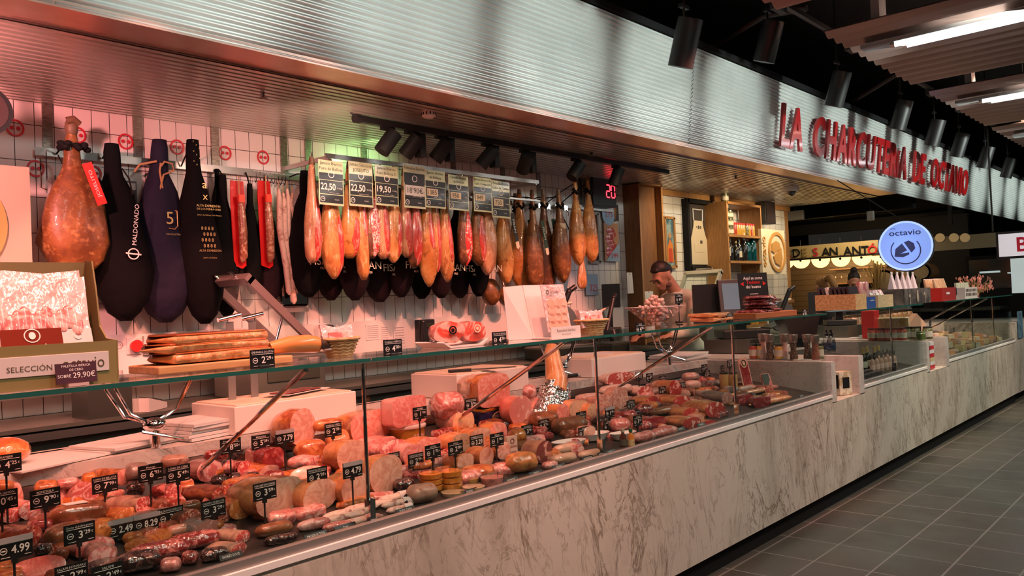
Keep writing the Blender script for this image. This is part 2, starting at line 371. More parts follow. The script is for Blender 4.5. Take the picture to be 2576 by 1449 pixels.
# wall strips, rails, backsplash
for x in (1.68, 2.18, 2.68, 3.19, 3.39, 3.89, 4.83, 5.45, 5.95, 6.6):
    tag(B().box((x, 4.943, 2.6), (.052, .012, .32)).done('steel_strip', M('strip_steel', (.22, .2, .18), .4, .9, var=(30, (.4, .36, .3), .4, .6), aniso=(1, 1, 6)), smooth=False), 'brushed steel strip on the tiled wall running up to the ceiling', 'strip', 'steel strips on the tiled wall')
def bar(name, lab, a, b_, sz, m, cat='rail'):
    a = Vector(a); b_ = Vector(b_); c = (a + b_) / 2
    return tag(B().box(c, (max(abs(b_.x - a.x), sz), max(abs(b_.y - a.y), sz), .045)).done(name, m, smooth=False), lab, cat)
bar('ham_rail', 'flat steel rail on the wall from which the bagged hams hang', (1.6, 4.9, 2.447), (4.9, 4.9, 2.447), .012, STEEL)
bar('ham_rail', 'steel rail on the wall behind the row of whole brown hams', (4.95, 4.9, 2.43), (7.1, 4.9, 2.43), .012, STEEL)
t = thing('sign_rail', 'thin steel frame projecting from the wall that carries the ham price posters', 'rail', (3.19, 4.42, 2.515))
B().box((1.05, 0, 0), (2.16, .012, .03)).done('front_bar', STEEL, t, False)
B().box((0, .26, -.01), (.012, .52, .03)).done('side_bar', STEEL, t, False); B().box((2.1, .26, -.01), (.012, .52, .03)).done('side_bar', STEEL, t, False)
B().box((1.05, 0, -.16), (2.16, .014, .014)).done('hanging_bar', STEEL, t, False)
tag(B().box((2.8, 4.935, 1.275), (8.9, .02, .28)).done('backsplash_panel', WHITE, smooth=False), 'plain white splash panel along the wall under the hanging hams', 'wall panel')
tag(B().box((2.8, 4.88, 1.115), (8.9, .13, .015)).done('wall_ledge', BENCH, smooth=False), 'narrow metal ledge under the white splash panel', 'ledge')
t = thing('work_bench', 'long dark steel work bench along the tiled wall behind the staff', 'bench', (2.6, 4.66, 0))
B().box((0, 0, .985), (9.4, .56, .03)).done('bench_top', BENCH, t, False); B().box((0, -.275, .955), (9.4, .01, .05)).done('front_edge', STEEL, t, False)
B().box((0, .02, .5), (9.4, .5, .93)).done('bench_body', DSTEEL, t, False)
for i in range(6): B().box((-4 + i * 1.6, -.235, .5), (1.5, .02, .75)).box((-4 + i * 1.6, -.25, .82), (.9, .012, .015)).done('bench_door', M('door_steel', (.1, .1, .085), .4, .7), t, False)
t = thing('work_bench', 'shelf-side work bench under the oak shelf unit and apron frame', 'bench', (9.5, 4.62, 0))
B().box((0, 0, .985), (4.0, .62, .03)).done('bench_top', BENCH, t, False); B().box((0, .02, .5), (4.0, .55, .93)).done('bench_body', DSTEEL, t, False)

# ---------------------------------------------------------------- display cases
def case(x0, x1, joints, label):
    t = thing('display_case', label, 'display case', (x0, 2.17, 0)); L = x1 - x0
    def p(name, b, m, par=t, **k): return b.done(name, m, par, smooth=False, **k)
    p('marble_front', B().box((L / 2, .015, .425), (L, .03, .62)), MARBLE)
    p('kickplate', B().box((L / 2, .06, .055), (L, .04, .115)), MBLACK)
    p('front_rail', B().prism([(0, .735), (0, .795), (1, .795), (1, .735)], .03, Matrix.Diagonal((L, 1, 1, 1)), .012), M('grey_rail', (.30, .30, .28), .35, .5))
    p('rail_strip', B().box((L / 2, .006, .758), (L, .014, .020)), M('rail_light', (.85, .83, .8), .3))
    p('case_deck', B().add_deck(L), M('deck_steel', (.09, .075, .07), .35, .7))
    p('case_body', B().box((L / 2, .9, .4), (L, 0.9, .7)), DSTEEL)
    p('rear_panel', B().box((L / 2, 1.34, .55), (L, .03, .9)), DSTEEL)
    p('rear_shelf', B().box((L / 2, 1.165, .975), (L, .43, .05)), MARBLE2)
    p('shelf_step', B().box((L / 2, .965, .925), (L, .03, .045)), STEEL)
    js = [x0 + .006] + joints + [x1 - .006]
    for i in range(len(js) - 1):
        a, c = js[i] - x0, js[i + 1] - x0
        g = p('glass_pane', B().box(((a + c) / 2, .034, 1.062), (c - a - .008, .008, .532)), [GLASS])
        p('glass_shelf', B().box(((a + c) / 2, .18, 1.332), (c - a - .006, .34, .010)), GLASS)
        p('shelf_edge', B().box(((a + c) / 2, .008, 1.332), (c - a - .006, .004, .012)), GEDGE)
    for j in joints:
        x = j - x0
        p('glass_post', B().tube([(x, .055, .79), (x, .055, 1.32)], .007), CHROME)
        p('post_clamp', B().box((x, .045, .82), (.022, .03, .09)), CHROME)
    for j in js[1:-1:1] if L > 3 else []:
        x = j - x0 - .22
        p('strut', B().tube([(x, .06, 1.318), (x, .82, .9)], .009), CHROME)
    return t
def add_deck(s, L):
    pts = [(.05, .70), (.05, .765), (.08, DZ0), (.93, deckz(3.10)), (.93, .70)]
    n = len(pts); vs_ = [(0, y, z) for y, z in pts] + [(L, y, z) for y, z in pts]
    s.add(vs_, [tuple(range(n)), tuple(range(2 * n - 1, n - 1, -1))] + [(i, i + n, (i + 1) % n + n, (i + 1) % n) for i in range(n)]); return s
B.add_deck = add_deck
case(-1.0, 5.70, [.36, 1.71, 3.03, 4.37], 'long marble-fronted glass display case full of cured meats nearest the viewer')
case(6.34, 7.98, [7.2], 'middle glass display case between the two marble niches')
case(8.71, 11.78, [9.9, 10.9], 'far glass display case full of cheeses at the right')
def niche(x0, x1, label):
    t = thing('marble_pedestal', label, 'pedestal', (x0, 2.17, 0)); L = x1 - x0
    def p(name, b, m): return b.done(name, m, t, smooth=False)
    p('base', B().box((L / 2, .14, .415), (L, .28, .6)), MARBLE); p('kickplate', B().box((L / 2, .06, .055), (L, .04, .11)), MBLACK)
    p('side_slab', B().box((.04, .66, .852), (.08, 1.32, .285)), MARBLE2); p('side_slab', B().box((L - .05, .66, .852), (.1, 1.32, .285)), MARBLE2)
    p('niche_back', B().box((L / 2, .30, .852), (L - .18, .04, .285)), MARBLE2); p('top_shelf', B().box((L / 2, .82, .99), (L - .18, 1.0, .02)), MARBLE2)
    p('pedestal_body', B().box((L / 2, .9, .5), (L - .2, 1.16, .75)), DSTEEL)
    return t
niche(5.70, 6.34, 'veined marble pedestal with an open niche holding boxes, by the pepper mills')
niche(7.98, 8.71, 'veined marble pedestal with a niche holding a red and white tin')
t = thing('end_pedestal', 'marble end block of the counter at the right edge', 'pedestal', (11.78, 2.17, 0))
B().box((.8, .7, .55), (1.6, 1.4, .88)).done('block', MARBLE, t, False); B().box((.8, .72, .055), (1.6, 1.3, .11)).done('kickplate', MBLACK, t, False)
tag(B().box((12.05, 2.16, .95), (.3, .006, .34)).done('blue_poster', M('blue_paper', (.12, .26, .36), .6, var=(20, (.05, .1, .14), .45, .55)), smooth=False), 'blue printed strip stuck on the marble end block at the right', 'poster')
# ---------------------------------------------------------------- upper ceiling clutter and lights
t = thing('shop_sign_letters', 'large red shop lettering mounted on the silver fascia', 'sign', (7.72, 3.34, 2.925))
T0 = Matrix.Rotation(math.radians(6.5), 4, 'X')
names = 'LA  CHARCUTERÍA  DE  OCTAVIO'
vs_, fs, x0_, x1_, _, _ = textdata(names, .03); k_ = 7.22 / (x1_ - x0_)
REDL = M('red_letter', (.42, .008, .01), .3, 0, coat=.6)
for i, ch in enumerate(names):
    if ch == ' ': continue
    pre = textdata(names[:i] + ch, .03); one = textdata(ch, .03)
    xr = (pre[3] - x0_) * k_; wch = (one[3] - one[2]) * k_ * .90
    hh = .42 if ch != 'Í' else .35
    b = B(); v2, f2, a0, a1, b0, b1 = one; sx = wch / (a1 - a0); sz = hh / (b1 - min(b0, 0))
    pts = [(xr - wch + (u - a0) * sx, -.014, (v - min(b0, 0)) * sz) for u, v in v2]; nn = len(pts); ed = {}
    for f in f2:
        for q in range(len(f)): ed[(f[q], f[(q + 1) % len(f)])] = 1
    b.add(pts + [(p_[0], .012, p_[2]) for p_ in pts], list(f2) + [(a, a + nn, c + nn, c) for (a, c) in ed if (c, a) not in ed])
    for v in b.bm.verts: v.co.y -= v.co.z * .118
    b.done('letter', REDL, t, False)
SHEET = M('pink_corrugated_sheet', (.30, .22, .20), .4, .5); TUBE = M('lit_tube', (.92, .97, 1), .5, em=9)
def fixture(x, lab):
    t = thing('fluorescent_fixture', lab, 'ceiling light', (x, 0, 3.3), group='corridor tube lights')
    b = B(); prev = None; n = 60
    for i in range(n + 1):
        u = -.30 + 1.55 * i / n; z = .10 + .022 * math.sin(i * 2 * PI / 5) - .10 * max(0, u) + .10 * max(0, -u)
        cur = [b.bm.verts.new((u, y_, z)) for y_ in (-2.4, 2.25 - .12 * u)]
        if prev: b.bm.faces.new((prev[0], prev[1], cur[1], cur[0]))
        prev = cur
    b.done('corrugated_sheet', SHEET, t)
    for dx, y0 in ((0, 1.86), (.09, 1.80)):
        B().tube([(dx, y0, 0), (dx, y0 - 1.5, 0)], .019).done('tube', TUBE, t); B().tube([(dx, y0 + .03, 0), (dx, y0, 0)], .021).done('end_cap', STEEL, t)
        B().tube([(dx, y0 - 1.55, 0), (dx, y0 - 3.0, 0)], .019).done('tube', TUBE, t)
    B().box((.04, .6, .03), (.14, 3.0, .03)).done('batten', GREY, t, False); B().box((-.05, 1.95, .30), (.16, .06, .3)).tube([(-.05, 1.95, .4), (-.05, 1.95, 1.1)], .004).done('hanger', GREY, t, False)
for i, (x, l) in enumerate(((6.45, 'corrugated light fixture with the longest lit tubes at the top right corner'), (9.17, 'corrugated light fixture second from the top right corner, above the sign'), (11.9, 'corrugated light fixture third along, at the right edge'), (14.6, 'corrugated light fixture farthest along the corridor ceiling'), (3.7, 'corrugated light fixture nearest the viewer, outside the photo above'))):
    fixture(x, l)
for x in (1.2, 3.7, 6.5, 9.2, 11.9):
    lamp('AREA', (x, .6, 3.26), (x, 1.1, 0), 28, (1, .93, .80), .3, 2.6, name='tube_light')
t = thing('lighting_track', 'long black lighting track on the dark corridor ceiling', 'track', (0, 2.4, 3.58)); B().box((7, 0, 0), (14, .035, .035)).done('rail', M('track_grey', (.05, .05, .05), .4, .5), t, False)
for x in (5.66, 7.1, 9.45, 10.6): B().box((x, 0, -.05), (.18, .05, .05)).done('joint', BLACK, t, False)
def spot(name, loc, d, lab, group, L=.2, r=.045, lit=False, box=False, drop=.1, mat=M('spot_matt', (.010, .009, .009), .6, spec=.2)):
    t = thing(name, lab, 'spotlight', loc, group=group); d = Vector(d).normalized(); c = Vector((0, 0, -drop))
    B().box((0, 0, -.012), (.1, .03, .024)).tube([(0, 0, -.02), (0, 0, -drop)], .008).done('arm', mat, t, False)
    if box: B().box((.075, 0, -drop + .01), (.05, .06, .16)).done('driver_box', mat, t, False)
    B().tube([c - d * L / 2, c + d * L / 2, c + d * (L / 2 - .001)], [r, r, r * .86], 20).done('housing', mat, t)
    B().tube([c + d * (L / 2 - .012), c + d * (L / 2 - .008)], r * .84, 16).done('lens', M('lit_lens', (1, .92, .85), .4, em=6) if lit else M('dark_lens', (.05, .04, .04), .1, coat=1), t)
    return t, Vector(loc) + c + d * (L / 2 + .01)
K = [(1930, 30, 'above the fascia seam'), (2105, 160, 'under the first tube fixture'), (2265, 235, 'left of the second fixture'), (2350, 285, 'lit at the mouth, under the second fixture'), (2412, 320, 'between the second and third fixtures'), (2478, 355, 'under the third fixture'), (2535, 385, 'near the right edge'), (1720, 20, 'at the top edge over the fascia')]
SPB = M('spot_black', (.008, .008, .009), .5)
for px, py, l in K:
    P = aY(px, py, 2.75); spt = spot('corridor_spotlight', (P.x, P.y, P.z + .02), (.05, .35, -1), 'black cylinder spotlight on the corridor ceiling ' + l, 'corridor spotlights', .32, .085, drop=.26, mat=SPB, lit='lit' in l)[0]
    B().tube([(0, 0, 0), (0, 0, 4.4 - P.z - .02)], .008).done('hanging_rod', SPB, spt)
for i in range(19):
    x = -1.2 + i * 1.3
    lamp('SPOT', (x, 1.0, 3.10), (x + .3, 3.4, 3.24), 165 + 9 * i, (.90, 1, .92), .05, spot=34, blend=.8, name='fascia_fill')  # row of unseen lamps added to brighten the fascia evenly
for i, (px, py, X) in enumerate(((2000, 60, 7), (2330, 210, 10))):
    tag(B().tube([aX(px - 260, py + 90, X), aX(px - 80, py - 20, X), aX(px + 30, py - 40, X)], .03).done('ceiling_duct', M('duct_grey', (.03, .03, .03), .6)), ('thick grey cable conduit bending across the dark ceiling at the top', 'grey conduit crossing the dark ceiling behind the light fixtures')[i], 'conduit')
# soffit items
def onceil(px, py): return aZ(px, py, 2.752)
for px, py, l in ((315, 143, 'nearest the left, above the brown ham'), (833, 249, 'above the bagged hams'), (1190, 320, 'beside the smoke detector'), (1452, 367, 'over the black track'), (1640, 402, 'over the end of the track'), (1843, 443, 'above the apron frame'), (2040, 476, 'right of the dome camera')):
    P = onceil(px, py); t = thing('downlight', 'small round recessed downlight in the ribbed ceiling ' + l, 'downlight', P, group='recessed downlights')
    B().lathe([(.03, 0), (.045, 0), (.045, -.012), (.03, -.012)], n=24).done('bezel', STEEL, t); B().lathe([(.0305, -.008), (.005, -.009)], n=20).done('lens', M('frosted_lens', (.55, .6, .58), .3), t)
P = onceil(1078, 272); t = thing('smoke_detector', 'cream round smoke detector on the ribbed ceiling', 'smoke detector', P)
B().lathe([(.055, 0), (.055, -.02), (.045, -.028)], n=24).done('base', WHITE, t); B().lathe([(.045, -.026), (.045, -.05), (.03, -.062), (.005, -.064)], n=24).done('cap', WHITE, t)
for k in range(12): B().box((.044 * math.cos(k * PI / 6), .044 * math.sin(k * PI / 6), -.038), (.006, .006, .016)).done('slot', MBLACK, t, False)
P = onceil(1990, 466); t = thing('dome_camera', 'white security camera with a black dome under the ceiling', 'camera', P)
B().lathe([(.09, 0), (.09, -.05), (.075, -.075)], n=24).done('housing', WHITE, t); B().ell((0, 0, -.07), (.055, .055, .06)).done('dome', M('dark_dome', (.02, .02, .02), .05, coat=1), t)
for px, py, l in ((660, 222, 'above the bagged hams'), (1488, 375, 'above the red number display'), (1850, 436, 'near the oak shelf unit')):
    P = onceil(px, py); t = thing('sprinkler', 'small dark fire sprinkler hanging from the ceiling ' + l, 'sprinkler', P, group='fire sprinklers')
    B().lathe([(.04, 0), (.035, -.01), (.012, -.012), (.01, -.05)], n=16).done('body', DSTEEL, t); B().lathe([(.004, -.05), (.028, -.055), (.004, -.06)], n=16).done('deflector', DSTEEL, t)
tr0, tr1 = aY(895, 300, 4.1), aY(1680, 432, 4.1)
t = thing('lighting_track', 'black lighting track with seven spotlights under the ribbed ceiling', 'track', (tr0.x, 4.1, 2.70)); B().box(((tr1.x - tr0.x) / 2, 0, 0), (tr1.x - tr0.x, .035, .04)).done('rail', BLACK, t, False)
B().tube([(-.01, 0, .0), (.03, 0, 0)], .03).tube([(-.02, 0, .02), (-.12, -.05, .045), (-.2, -.02, .05)], .004, 6).done('feed_cable', BLACK, t)
S7 = [(975, 330, (-.55, .25, -.8), 1, 0, 'lit, aimed down-left, first on the track'), (1035, 340, (-.3, .6, -.75), 0, 1, 'second on the track above the posters'), (1110, 350, (-.3, .6, -.75), 0, 1, 'third on the track, above the fourth poster'), (1225, 368, (-.4, .6, -.75), 0, 1, 'fourth on the track, over the last posters'), (1320, 385, (.3, .6, -.6), 0, 1, 'fifth on the track, turned away with a big driver box'), (1448, 405, (-.6, .2, -.8), 0, 0, 'sixth on the track, above the whole hams'), (1550, 425, (-.25, .3, -.95), 0, 0, 'last on the track, beside the red number display')]
for i, (px, py, d, lit, bx, l) in enumerate(S7):
    P = aY(px, py, 4.1); t, tip = spot('track_spotlight', (P.x, 4.1, 2.679), d, 'black track spotlight ' + l, 'track spotlights', .16, .052, bool(lit), bool(bx), .1)
    if i in (0, 1, 2, 3): lamp('SPOT', (tip.x, 3.55, 2.6), (tip.x - .1, 4.45, 2.0), 8, (1, .52, .32), .03, spot=66, blend=.8, name='ham_spot')
    elif i > 3: lamp('SPOT', (tip.x - .1, 3.6, 2.6), (tip.x - .15, 4.8, 2.0), 9, (1, .58, .32), .03, spot=62, blend=.8, name='ham_spot')
# ---------------------------------------------------------------- wall: snout marks, hanging hams and sausages
REDP = M('red_print', (.55, .03, .05), .4)
for px, py, l in ((38, 322, 'at the far left near the round speaker'), (90, 424, 'left of the brown ham'), (196, 340, 'half hidden by the hoof of the brown ham'), (316, 356, 'above the first black ham bag'), (446, 370, 'right of the navy ham bag'), (566, 385, 'above the red netted sausages'), (662, 396, 'rightmost, above the long dry sausages'), (236, 436, 'between the brown ham and the first black bag'), (108, 700, 'low, behind the olive display box')):
    P = aY(px, py, 4.945)
    tag(B().ring((0, -.002, 0), .048, .037, .003, sx=.95).disc((-.016, -.002, 0), .0105, .003).disc((.016, -.002, 0), .0105, .003).done('snout_mark', REDP, None, False, P), 'red snout mark on the tiles, ' + l, 'wall mark', 'red snout marks on the tiles')
SKINB = M('ham_skin_brown', (.26, .10, .028), .42, var=(9, (.13, .045, .013), .38, .62), var2=(26, (.40, .20, .07), .54, .70), bump=(28, .6), coat=.25)
SKINO = M('ham_skin_orange', (.48, .17, .035), .34, var=(7, (.66, .34, .11), .42, .62), var2=(22, (.26, .09, .02), .56, .7), bump=(30, .5), coat=.5)
FATY = M('ham_fat_yellow', (.58, .27, .08), .36, var=(8, (.34, .11, .03), .42, .66), var2=(22, (.74, .46, .22), .53, .66), coat=.5, bump=(25, .6), aniso=(2, 2, .8))
FATP = M('ham_fat_pale', (.60, .31, .16), .42, var=(8, (.40, .15, .07), .42, .65), var2=(24, (.74, .50, .34), .54, .66), coat=.5, bump=(25, .4), aniso=(2, 2, .8))
LEAN = M('ham_lean_red', (.46, .04, .03), .3, var=(13, (.80, .42, .34), .52, .66, 1.2), var2=(50, (.58, .14, .11), .48, .62), coat=.6, aniso=(2, 2, .6))
CUTR = M('ham_cut_red', (.52, .05, .04), .28, var=(12, (.82, .45, .36), .53, .66, 1.4), coat=.7, aniso=(2, 2, .6))
DKSK = M('ham_dark', (.14, .05, .025), .4, var=(12, (.40, .18, .07), .5, .65), coat=.5, bump=(30, .5))
BAGK = M('bag_black', (.005, .005, .006), .9, bump=(9, .8, .02), spec=.12); BAGN = M('bag_navy', (.010, .009, .028), .8, bump=(7, .8, .03), spec=.3); BAGM = M('bag_maroon', (.014, .005, .008), .85, bump=(9, .8, .02), spec=.25)
HOOF = M('hoof', (.16, .09, .05), .5, bump=(40, .5)); ROPE = M('rope', (.42, .25, .12), .8); BAND = M('cream_band', (.78, .66, .48), .5)
HP = {  # (t from the hoof down, half width, half depth, sideways shift), in units of the length
 'ham': [(0, .022, .022, 0), (.05, .03, .03, 0), (.10, .038, .035, 0), (.17, .038, .035, 0), (.26, .052, .045, .0), (.36, .09, .07, .0), (.48, .125, .085, .0), (.62, .148, .10, .005), (.76, .152, .10, .01), (.88, .125, .085, .015), (.96, .07, .055, .02), (1, .02, .02, .02)],
 'bag': [(0, .035, .03, 0), (.05, .042, .035, 0), (.13, .045, .038, 0), (.18, .05, .04, 0), (.28, .09, .07, 0), (.42, .12, .09, .0), (.58, .145, .11, .01), (.72, .155, .12, .02), (.85, .13, .1, .02), (.95, .085, .07, .02), (1, .03, .03, .02)],
 'cut': [(0, .022, .022, 0), (.06, .032, .03, 0), (.16, .036, .034, 0), (.28, .042, .04, 0), (.42, .06, .055, 0), (.6, .075, .07, .0), (.8, .08, .07, .005), (.93, .07, .06, .01), (1, .03, .02, .02)]}
def hanging(name, label, cat, px, y0, y1, Y, prof, wpx, mat, group=None, lean=0, face=None, hoof=True, yaw=0, wob=.10, n=22, flip=1):
    """ham hung by its shank: hoof at pixel (px, y0), bottom at y1, on the vertical plane at depth Y"""
    top = aY(px, y0, Y); bot = aX(px, y1, top.x); bot = aY(px + lean, y1, Y); L = (top - bot).length
    H = top.z - bot.z; dx = bot.x - top.x
    t = thing(name, label, cat, top, 0, group)
    P = HP[prof]; mw = max(p[1] for p in P); k = mt(wpx, top) / 2 / (mw * H)
    k /= max(.55, abs(FWD.y)); k = k * (.74 if prof == 'bag' else .84 if Y > 4.6 else .70)
    b = B(); rings = []; seed = random.random() * 40
    for (u, w, d, s_) in P:
        ring = []
        for i in range(n):
            a = 2 * PI * i / n; q = 1 + wob * 2 * noise.noise(Vector((math.cos(a) + seed, math.sin(a), u * 5))) + wob * noise.noise(Vector((math.cos(a) * 3 + seed, math.sin(a) * 3, u * 14)))
            ring.append(b.bm.verts.new((dx * u + flip * s_ * H + w * H * k * q * math.cos(a), d * H * min(k, 1.1) * q * math.sin(a), -u * H)))
        rings.append(ring)
    for i in range(len(rings) - 1):
        for j in range(n): b.bm.faces.new((rings[i][j], rings[i][(j + 1) % n], rings[i + 1][(j + 1) % n], rings[i + 1][j]))
    b.bm.faces.new(rings[0][::-1]); b.bm.faces.new(rings[-1])
    b.done('bag' if prof == 'bag' else 'body', mat, t, ang=70)
    if face:     # sliced lean face on the viewer's side, u0..u1, offset/width fraction
        u0, u1, off, fw, fm = face; fb = B(); prev = None
        for i in range(13):
            u = u0 + (u1 - u0) * i / 12
            for q in range(len(P) - 1):
                if P[q][0] <= u <= P[q + 1][0]: f_ = (u - P[q][0]) / (P[q + 1][0] - P[q][0]); w = P[q][1] + (P[q + 1][1] - P[q][1]) * f_; d = P[q][2] + (P[q + 1][2] - P[q][2]) * f_; s_ = P[q][3]
            ww = w * H * k; e = math.sin(PI * min(1, max(.0, (i + .4) / 12.8))) ** .5 * fw; row = []
            for j in range(7):
                a = off + e * (j / 3 - 1); a = max(-.97, min(.97, a)); yy = -d * H * min(k, 1.1) * math.sqrt(1 - a * a) - .006 * (1 if 0 < j < 6 else -.5)
                row.append(fb.bm.verts.new((dx * u + flip * s_ * H + a * ww, yy, -u * H)))
            if prev:
                for j in range(6): fb.bm.faces.new((prev[j], prev[j + 1], row[j + 1], row[j]))
            prev = row
        fb.done('sliced_face', fm, t, ang=60)
    if hoof: B().tube([(0, 0, .05), (0, 0, .0)], [.014, .022], 10).done('hoof', HOOF if mat not in (BAGK, BAGN, BAGM) else mat, t)
    if Y > 4.5: B().tube([(0, 0, -.02), (0, (4.885 - Y) * .5, .5 * (2.44 - top.z)), (0, 4.885 - Y, 2.44 - top.z)], .005, 6).done('hanging_strap', MBLACK, t)
    return t, H, k, dx
def front(t, name, b, m, y=-.1): return b.done(name, m, t, False, loc=(0, y, 0))
# left group
t, H, k, dx = hanging('cured_ham', 'bare brown cured ham with a red ribbon tag at the left end', 'ham', 180, 335, 700, 4.66, 'ham', 128, SKINB, lean=14, flip=-.4)
B().tube([(-.03, -.02, .06), (.0, -.03, .07), (.03, -.02, .05)], .02).done('trotter', HOOF, t); B().ell((0, 0, .03), (.034, .03, .06)).done('shank', HOOF, t)
b = B()
for i in range(16): a = i * .8; b.ell((.045 * math.cos(a) * (1.2 + .2 * (i % 3)), .03 * math.sin(a) - .02, -.075 + .012 * math.sin(i * 2.1)), (.022, .02, .016), 8)
b.done('dark_cord', MBLACK, t)
tz = Matrix.Translation((.105, -.10, -.38)) @ Matrix.Rotation(math.radians(-109), 4, 'Y')
b = B().box((.105, 0, 0), (.23, .003, .052), tz); b.done('red_ribbon', M('red_ribbon', (.85, .03, .02), .4), t, False)
B().text('JOSELITO', .105, -.008, .017, -.003, w=.15, T=tz).done('ribbon_lettering', LETTER, t, False)
tag(B().box((0, 0, 0), (.055, .003, .07)).done('paper_tag', PAPER, None, False, aY(222, 430, 4.7)), 'small white printed tag hanging right of the brown ham', 'tag')
t, H, k, dx = hanging('bagged_ham', 'black cloth ham bag with white upright lettering, first bag from the left', 'ham', 281, 362, 808, 4.75, 'bag', 128, BAGK, lean=28, hoof=False)
tz = Matrix.Translation((.045, -.14, -.60)) @ Matrix.Rotation(math.radians(-84), 4, 'Y')
B().text('MALDONADO', .13, -.012, .026, 0, w=.23, T=tz).ring((-.035, 0, 0), .032, .026, T=tz).box((-.035, 0, 0), (.008, .002, .085), tz).done('lettering', LETTER, t, False)
B().ell((-.085, .0, -.30), (.045, .03, .10)).done('cloth_fold', BAGK, t); B().tube([(.04, -.03, -.14), (.07, -.05, -.2), (.085, -.05, -.29), (.06, -.04, -.3)], .005, 6).done('cord', MBLACK, t)
t, H, k, dx = hanging('bagged_ham', 'navy blue ham bag with a gold numeral and tan rope bow', 'ham', 400, 352, 812, 4.82, 'bag', 130, BAGN, lean=6, hoof=False, flip=1.3)
B().text('5', -.012, -.52, .075, -.13, bold=0).tube([(.02, -.13, -.44), (.032, -.13, -.44), (.034, -.13, -.53), (.015, -.13, -.55), (-.02, -.13, -.545)], .003, 6).text('CINCO JOTAS', .005, -.585, .010, -.13).done('gold_lettering', GOLD, t, False)
B().tube([(-.02, -.055, -.17), (.0, -.06, -.14), (.05, -.06, -.15), (.055, -.06, -.19), (-.01, -.065, -.22), (-.035, -.065, -.31), (-.05, -.065, -.33), (-.03, -.065, -.34), (-.02, -.065, -.3), (-.03, -.06, -.2), (-.02, -.055, -.15)], .006, 8).tube([(-.04, -.05, -.14), (-.12, 0, -.16), (-.14, .03, -.2)], .007, 8).done('rope_bow', ROPE, t)
t, H, k, dx = hanging('bagged_ham', 'black ham bag printed with small gold monograms, right of the navy bag', 'ham', 484, 352, 815, 4.73, 'bag', 108, BAGK, lean=24, hoof=False)
b = B().text('a', .02, -.305, .05, -.09).text('x', .02, -.375, .045, -.095).text('ALTA EXPRESIÓN', .03, -.42, .014, -.11).text('DE LOS PEDROCHES', .03, -.44, .012, -.115).text('Jamón de Bellota 100% Ibérico', .03, -.475, .009, -.12)
for i in range(4): b.text('8 8 8 8', .01 + .012 * (i % 2), -.56 - .035 * i, .02, -.125)
b.text('ALTA EXPRESIÓN', .03, -.69, .013, -.115).text('Jamón de Bellota', .03, -.73, .009, -.11)
b.text('8 8 8', .01, -.80, .02, -.09).text('8 8 8', .02, -.84, .02, -.08)
for i in range(8): b.text('x', -.015 + .018 * (i % 3), -.02 - .02 * i, .012, -.04)
b.done('gold_lettering', GOLD, t, False)
hanging('bagged_ham', 'plain black ham bag behind the sealer lid, bottom tip showing', 'ham', 560, 440, 800, 4.84, 'bag', 62, BAGK, lean=6, hoof=False)
hanging('bagged_ham', 'slim plain black bag hanging between the two red sausage nets', 'ham', 628, 462, 740, 4.84, 'bag', 48, BAGK, lean=4, hoof=False)
hanging('bagged_ham', 'slim black bag hanging left of the first red sausage net', 'ham', 545, 425, 660, 4.88, 'bag', 40, BAGK, lean=8, hoof=False)
hanging('bagged_ham', 'dark maroon bag right of the second red sausage net', 'ham', 668, 480, 760, 4.88, 'bag', 70, BAGM, lean=8, hoof=False)
SAUR = M('dry_sausage_red', (.30, .10, .05), .45, var=(40, (.62, .38, .25), .5, .62), coat=.5, bump=(50, .6)); REDN = M('red_wrap', (.55, .012, .012), .25, coat=.8, bump=(20, .4))
for px, l in ((596, 'left'), (664, 'right')):
    P = aY(px, 455, 4.78); t = thing('netted_sausage', 'long dry sausage in a red plastic sleeve hanging from the rail, the %s one' % l, 'sausage', P)
    L = P.z - aY(px, 668, 4.78).z
    B().prism([(-.045, 0), (.045, 0), (.05, -.1), (.045, -L), (.02, -L - .02), (-.04, -L), (-.05, -.1)], .006).done('red_sleeve', REDN, t, False)
    B().tube([(0, -.03, -.10), (.004, -.035, -.2), (.01, -.035, -L * .6), (.008, -.035, -L + .05), (.0, -.03, -L + .02)], [.012, .024, .027, .025, .01], 12).done('sausage_body', SAUR, t)
    B().box((0, -.045, -.12), (.04, .02, .05)).done('neck_label', M('red_label', (.8, .06, .03), .4), t, False); B().tube([(0, -.02, .03), (0, -.02, -.1)], .004).done('string', ROPE, t)
FUET = M('dry_sausage_white', (.62, .46, .38), .6, var=(22, (.34, .16, .12), .5, .66), bump=(40, .6))
for i, (px, a, b_, ln, w) in enumerate(((700, 470, 742, 28, .022), (712, 480, 765, 28, .024), (722, 470, 740, 24, .02), (735, 485, 555, 4, .018))):
    P = aY(px, a, 4.74); Q = aY(px + ln, b_, 4.74); d = Q - P
    t = thing('dry_sausage', 'long thin white-dusted dry sausage hanging in the bunch beside the steel dispenser' if i < 3 else 'short dry sausage hanging right of the long white bunch', 'sausage', P, group='long dry sausages in a bunch' if i < 3 else None)
    B().tube([d * .02, d * .1, d * .4 + Vector((-.02, 0, 0)), d * .75, d * .97, d], [.008, w * .8, w, w, w * .9, .006], 12).done('sausage_body', FUET, t); B().tube([(0, 0, .04), d * .03], .003, 6).done('string', ROPE, t)
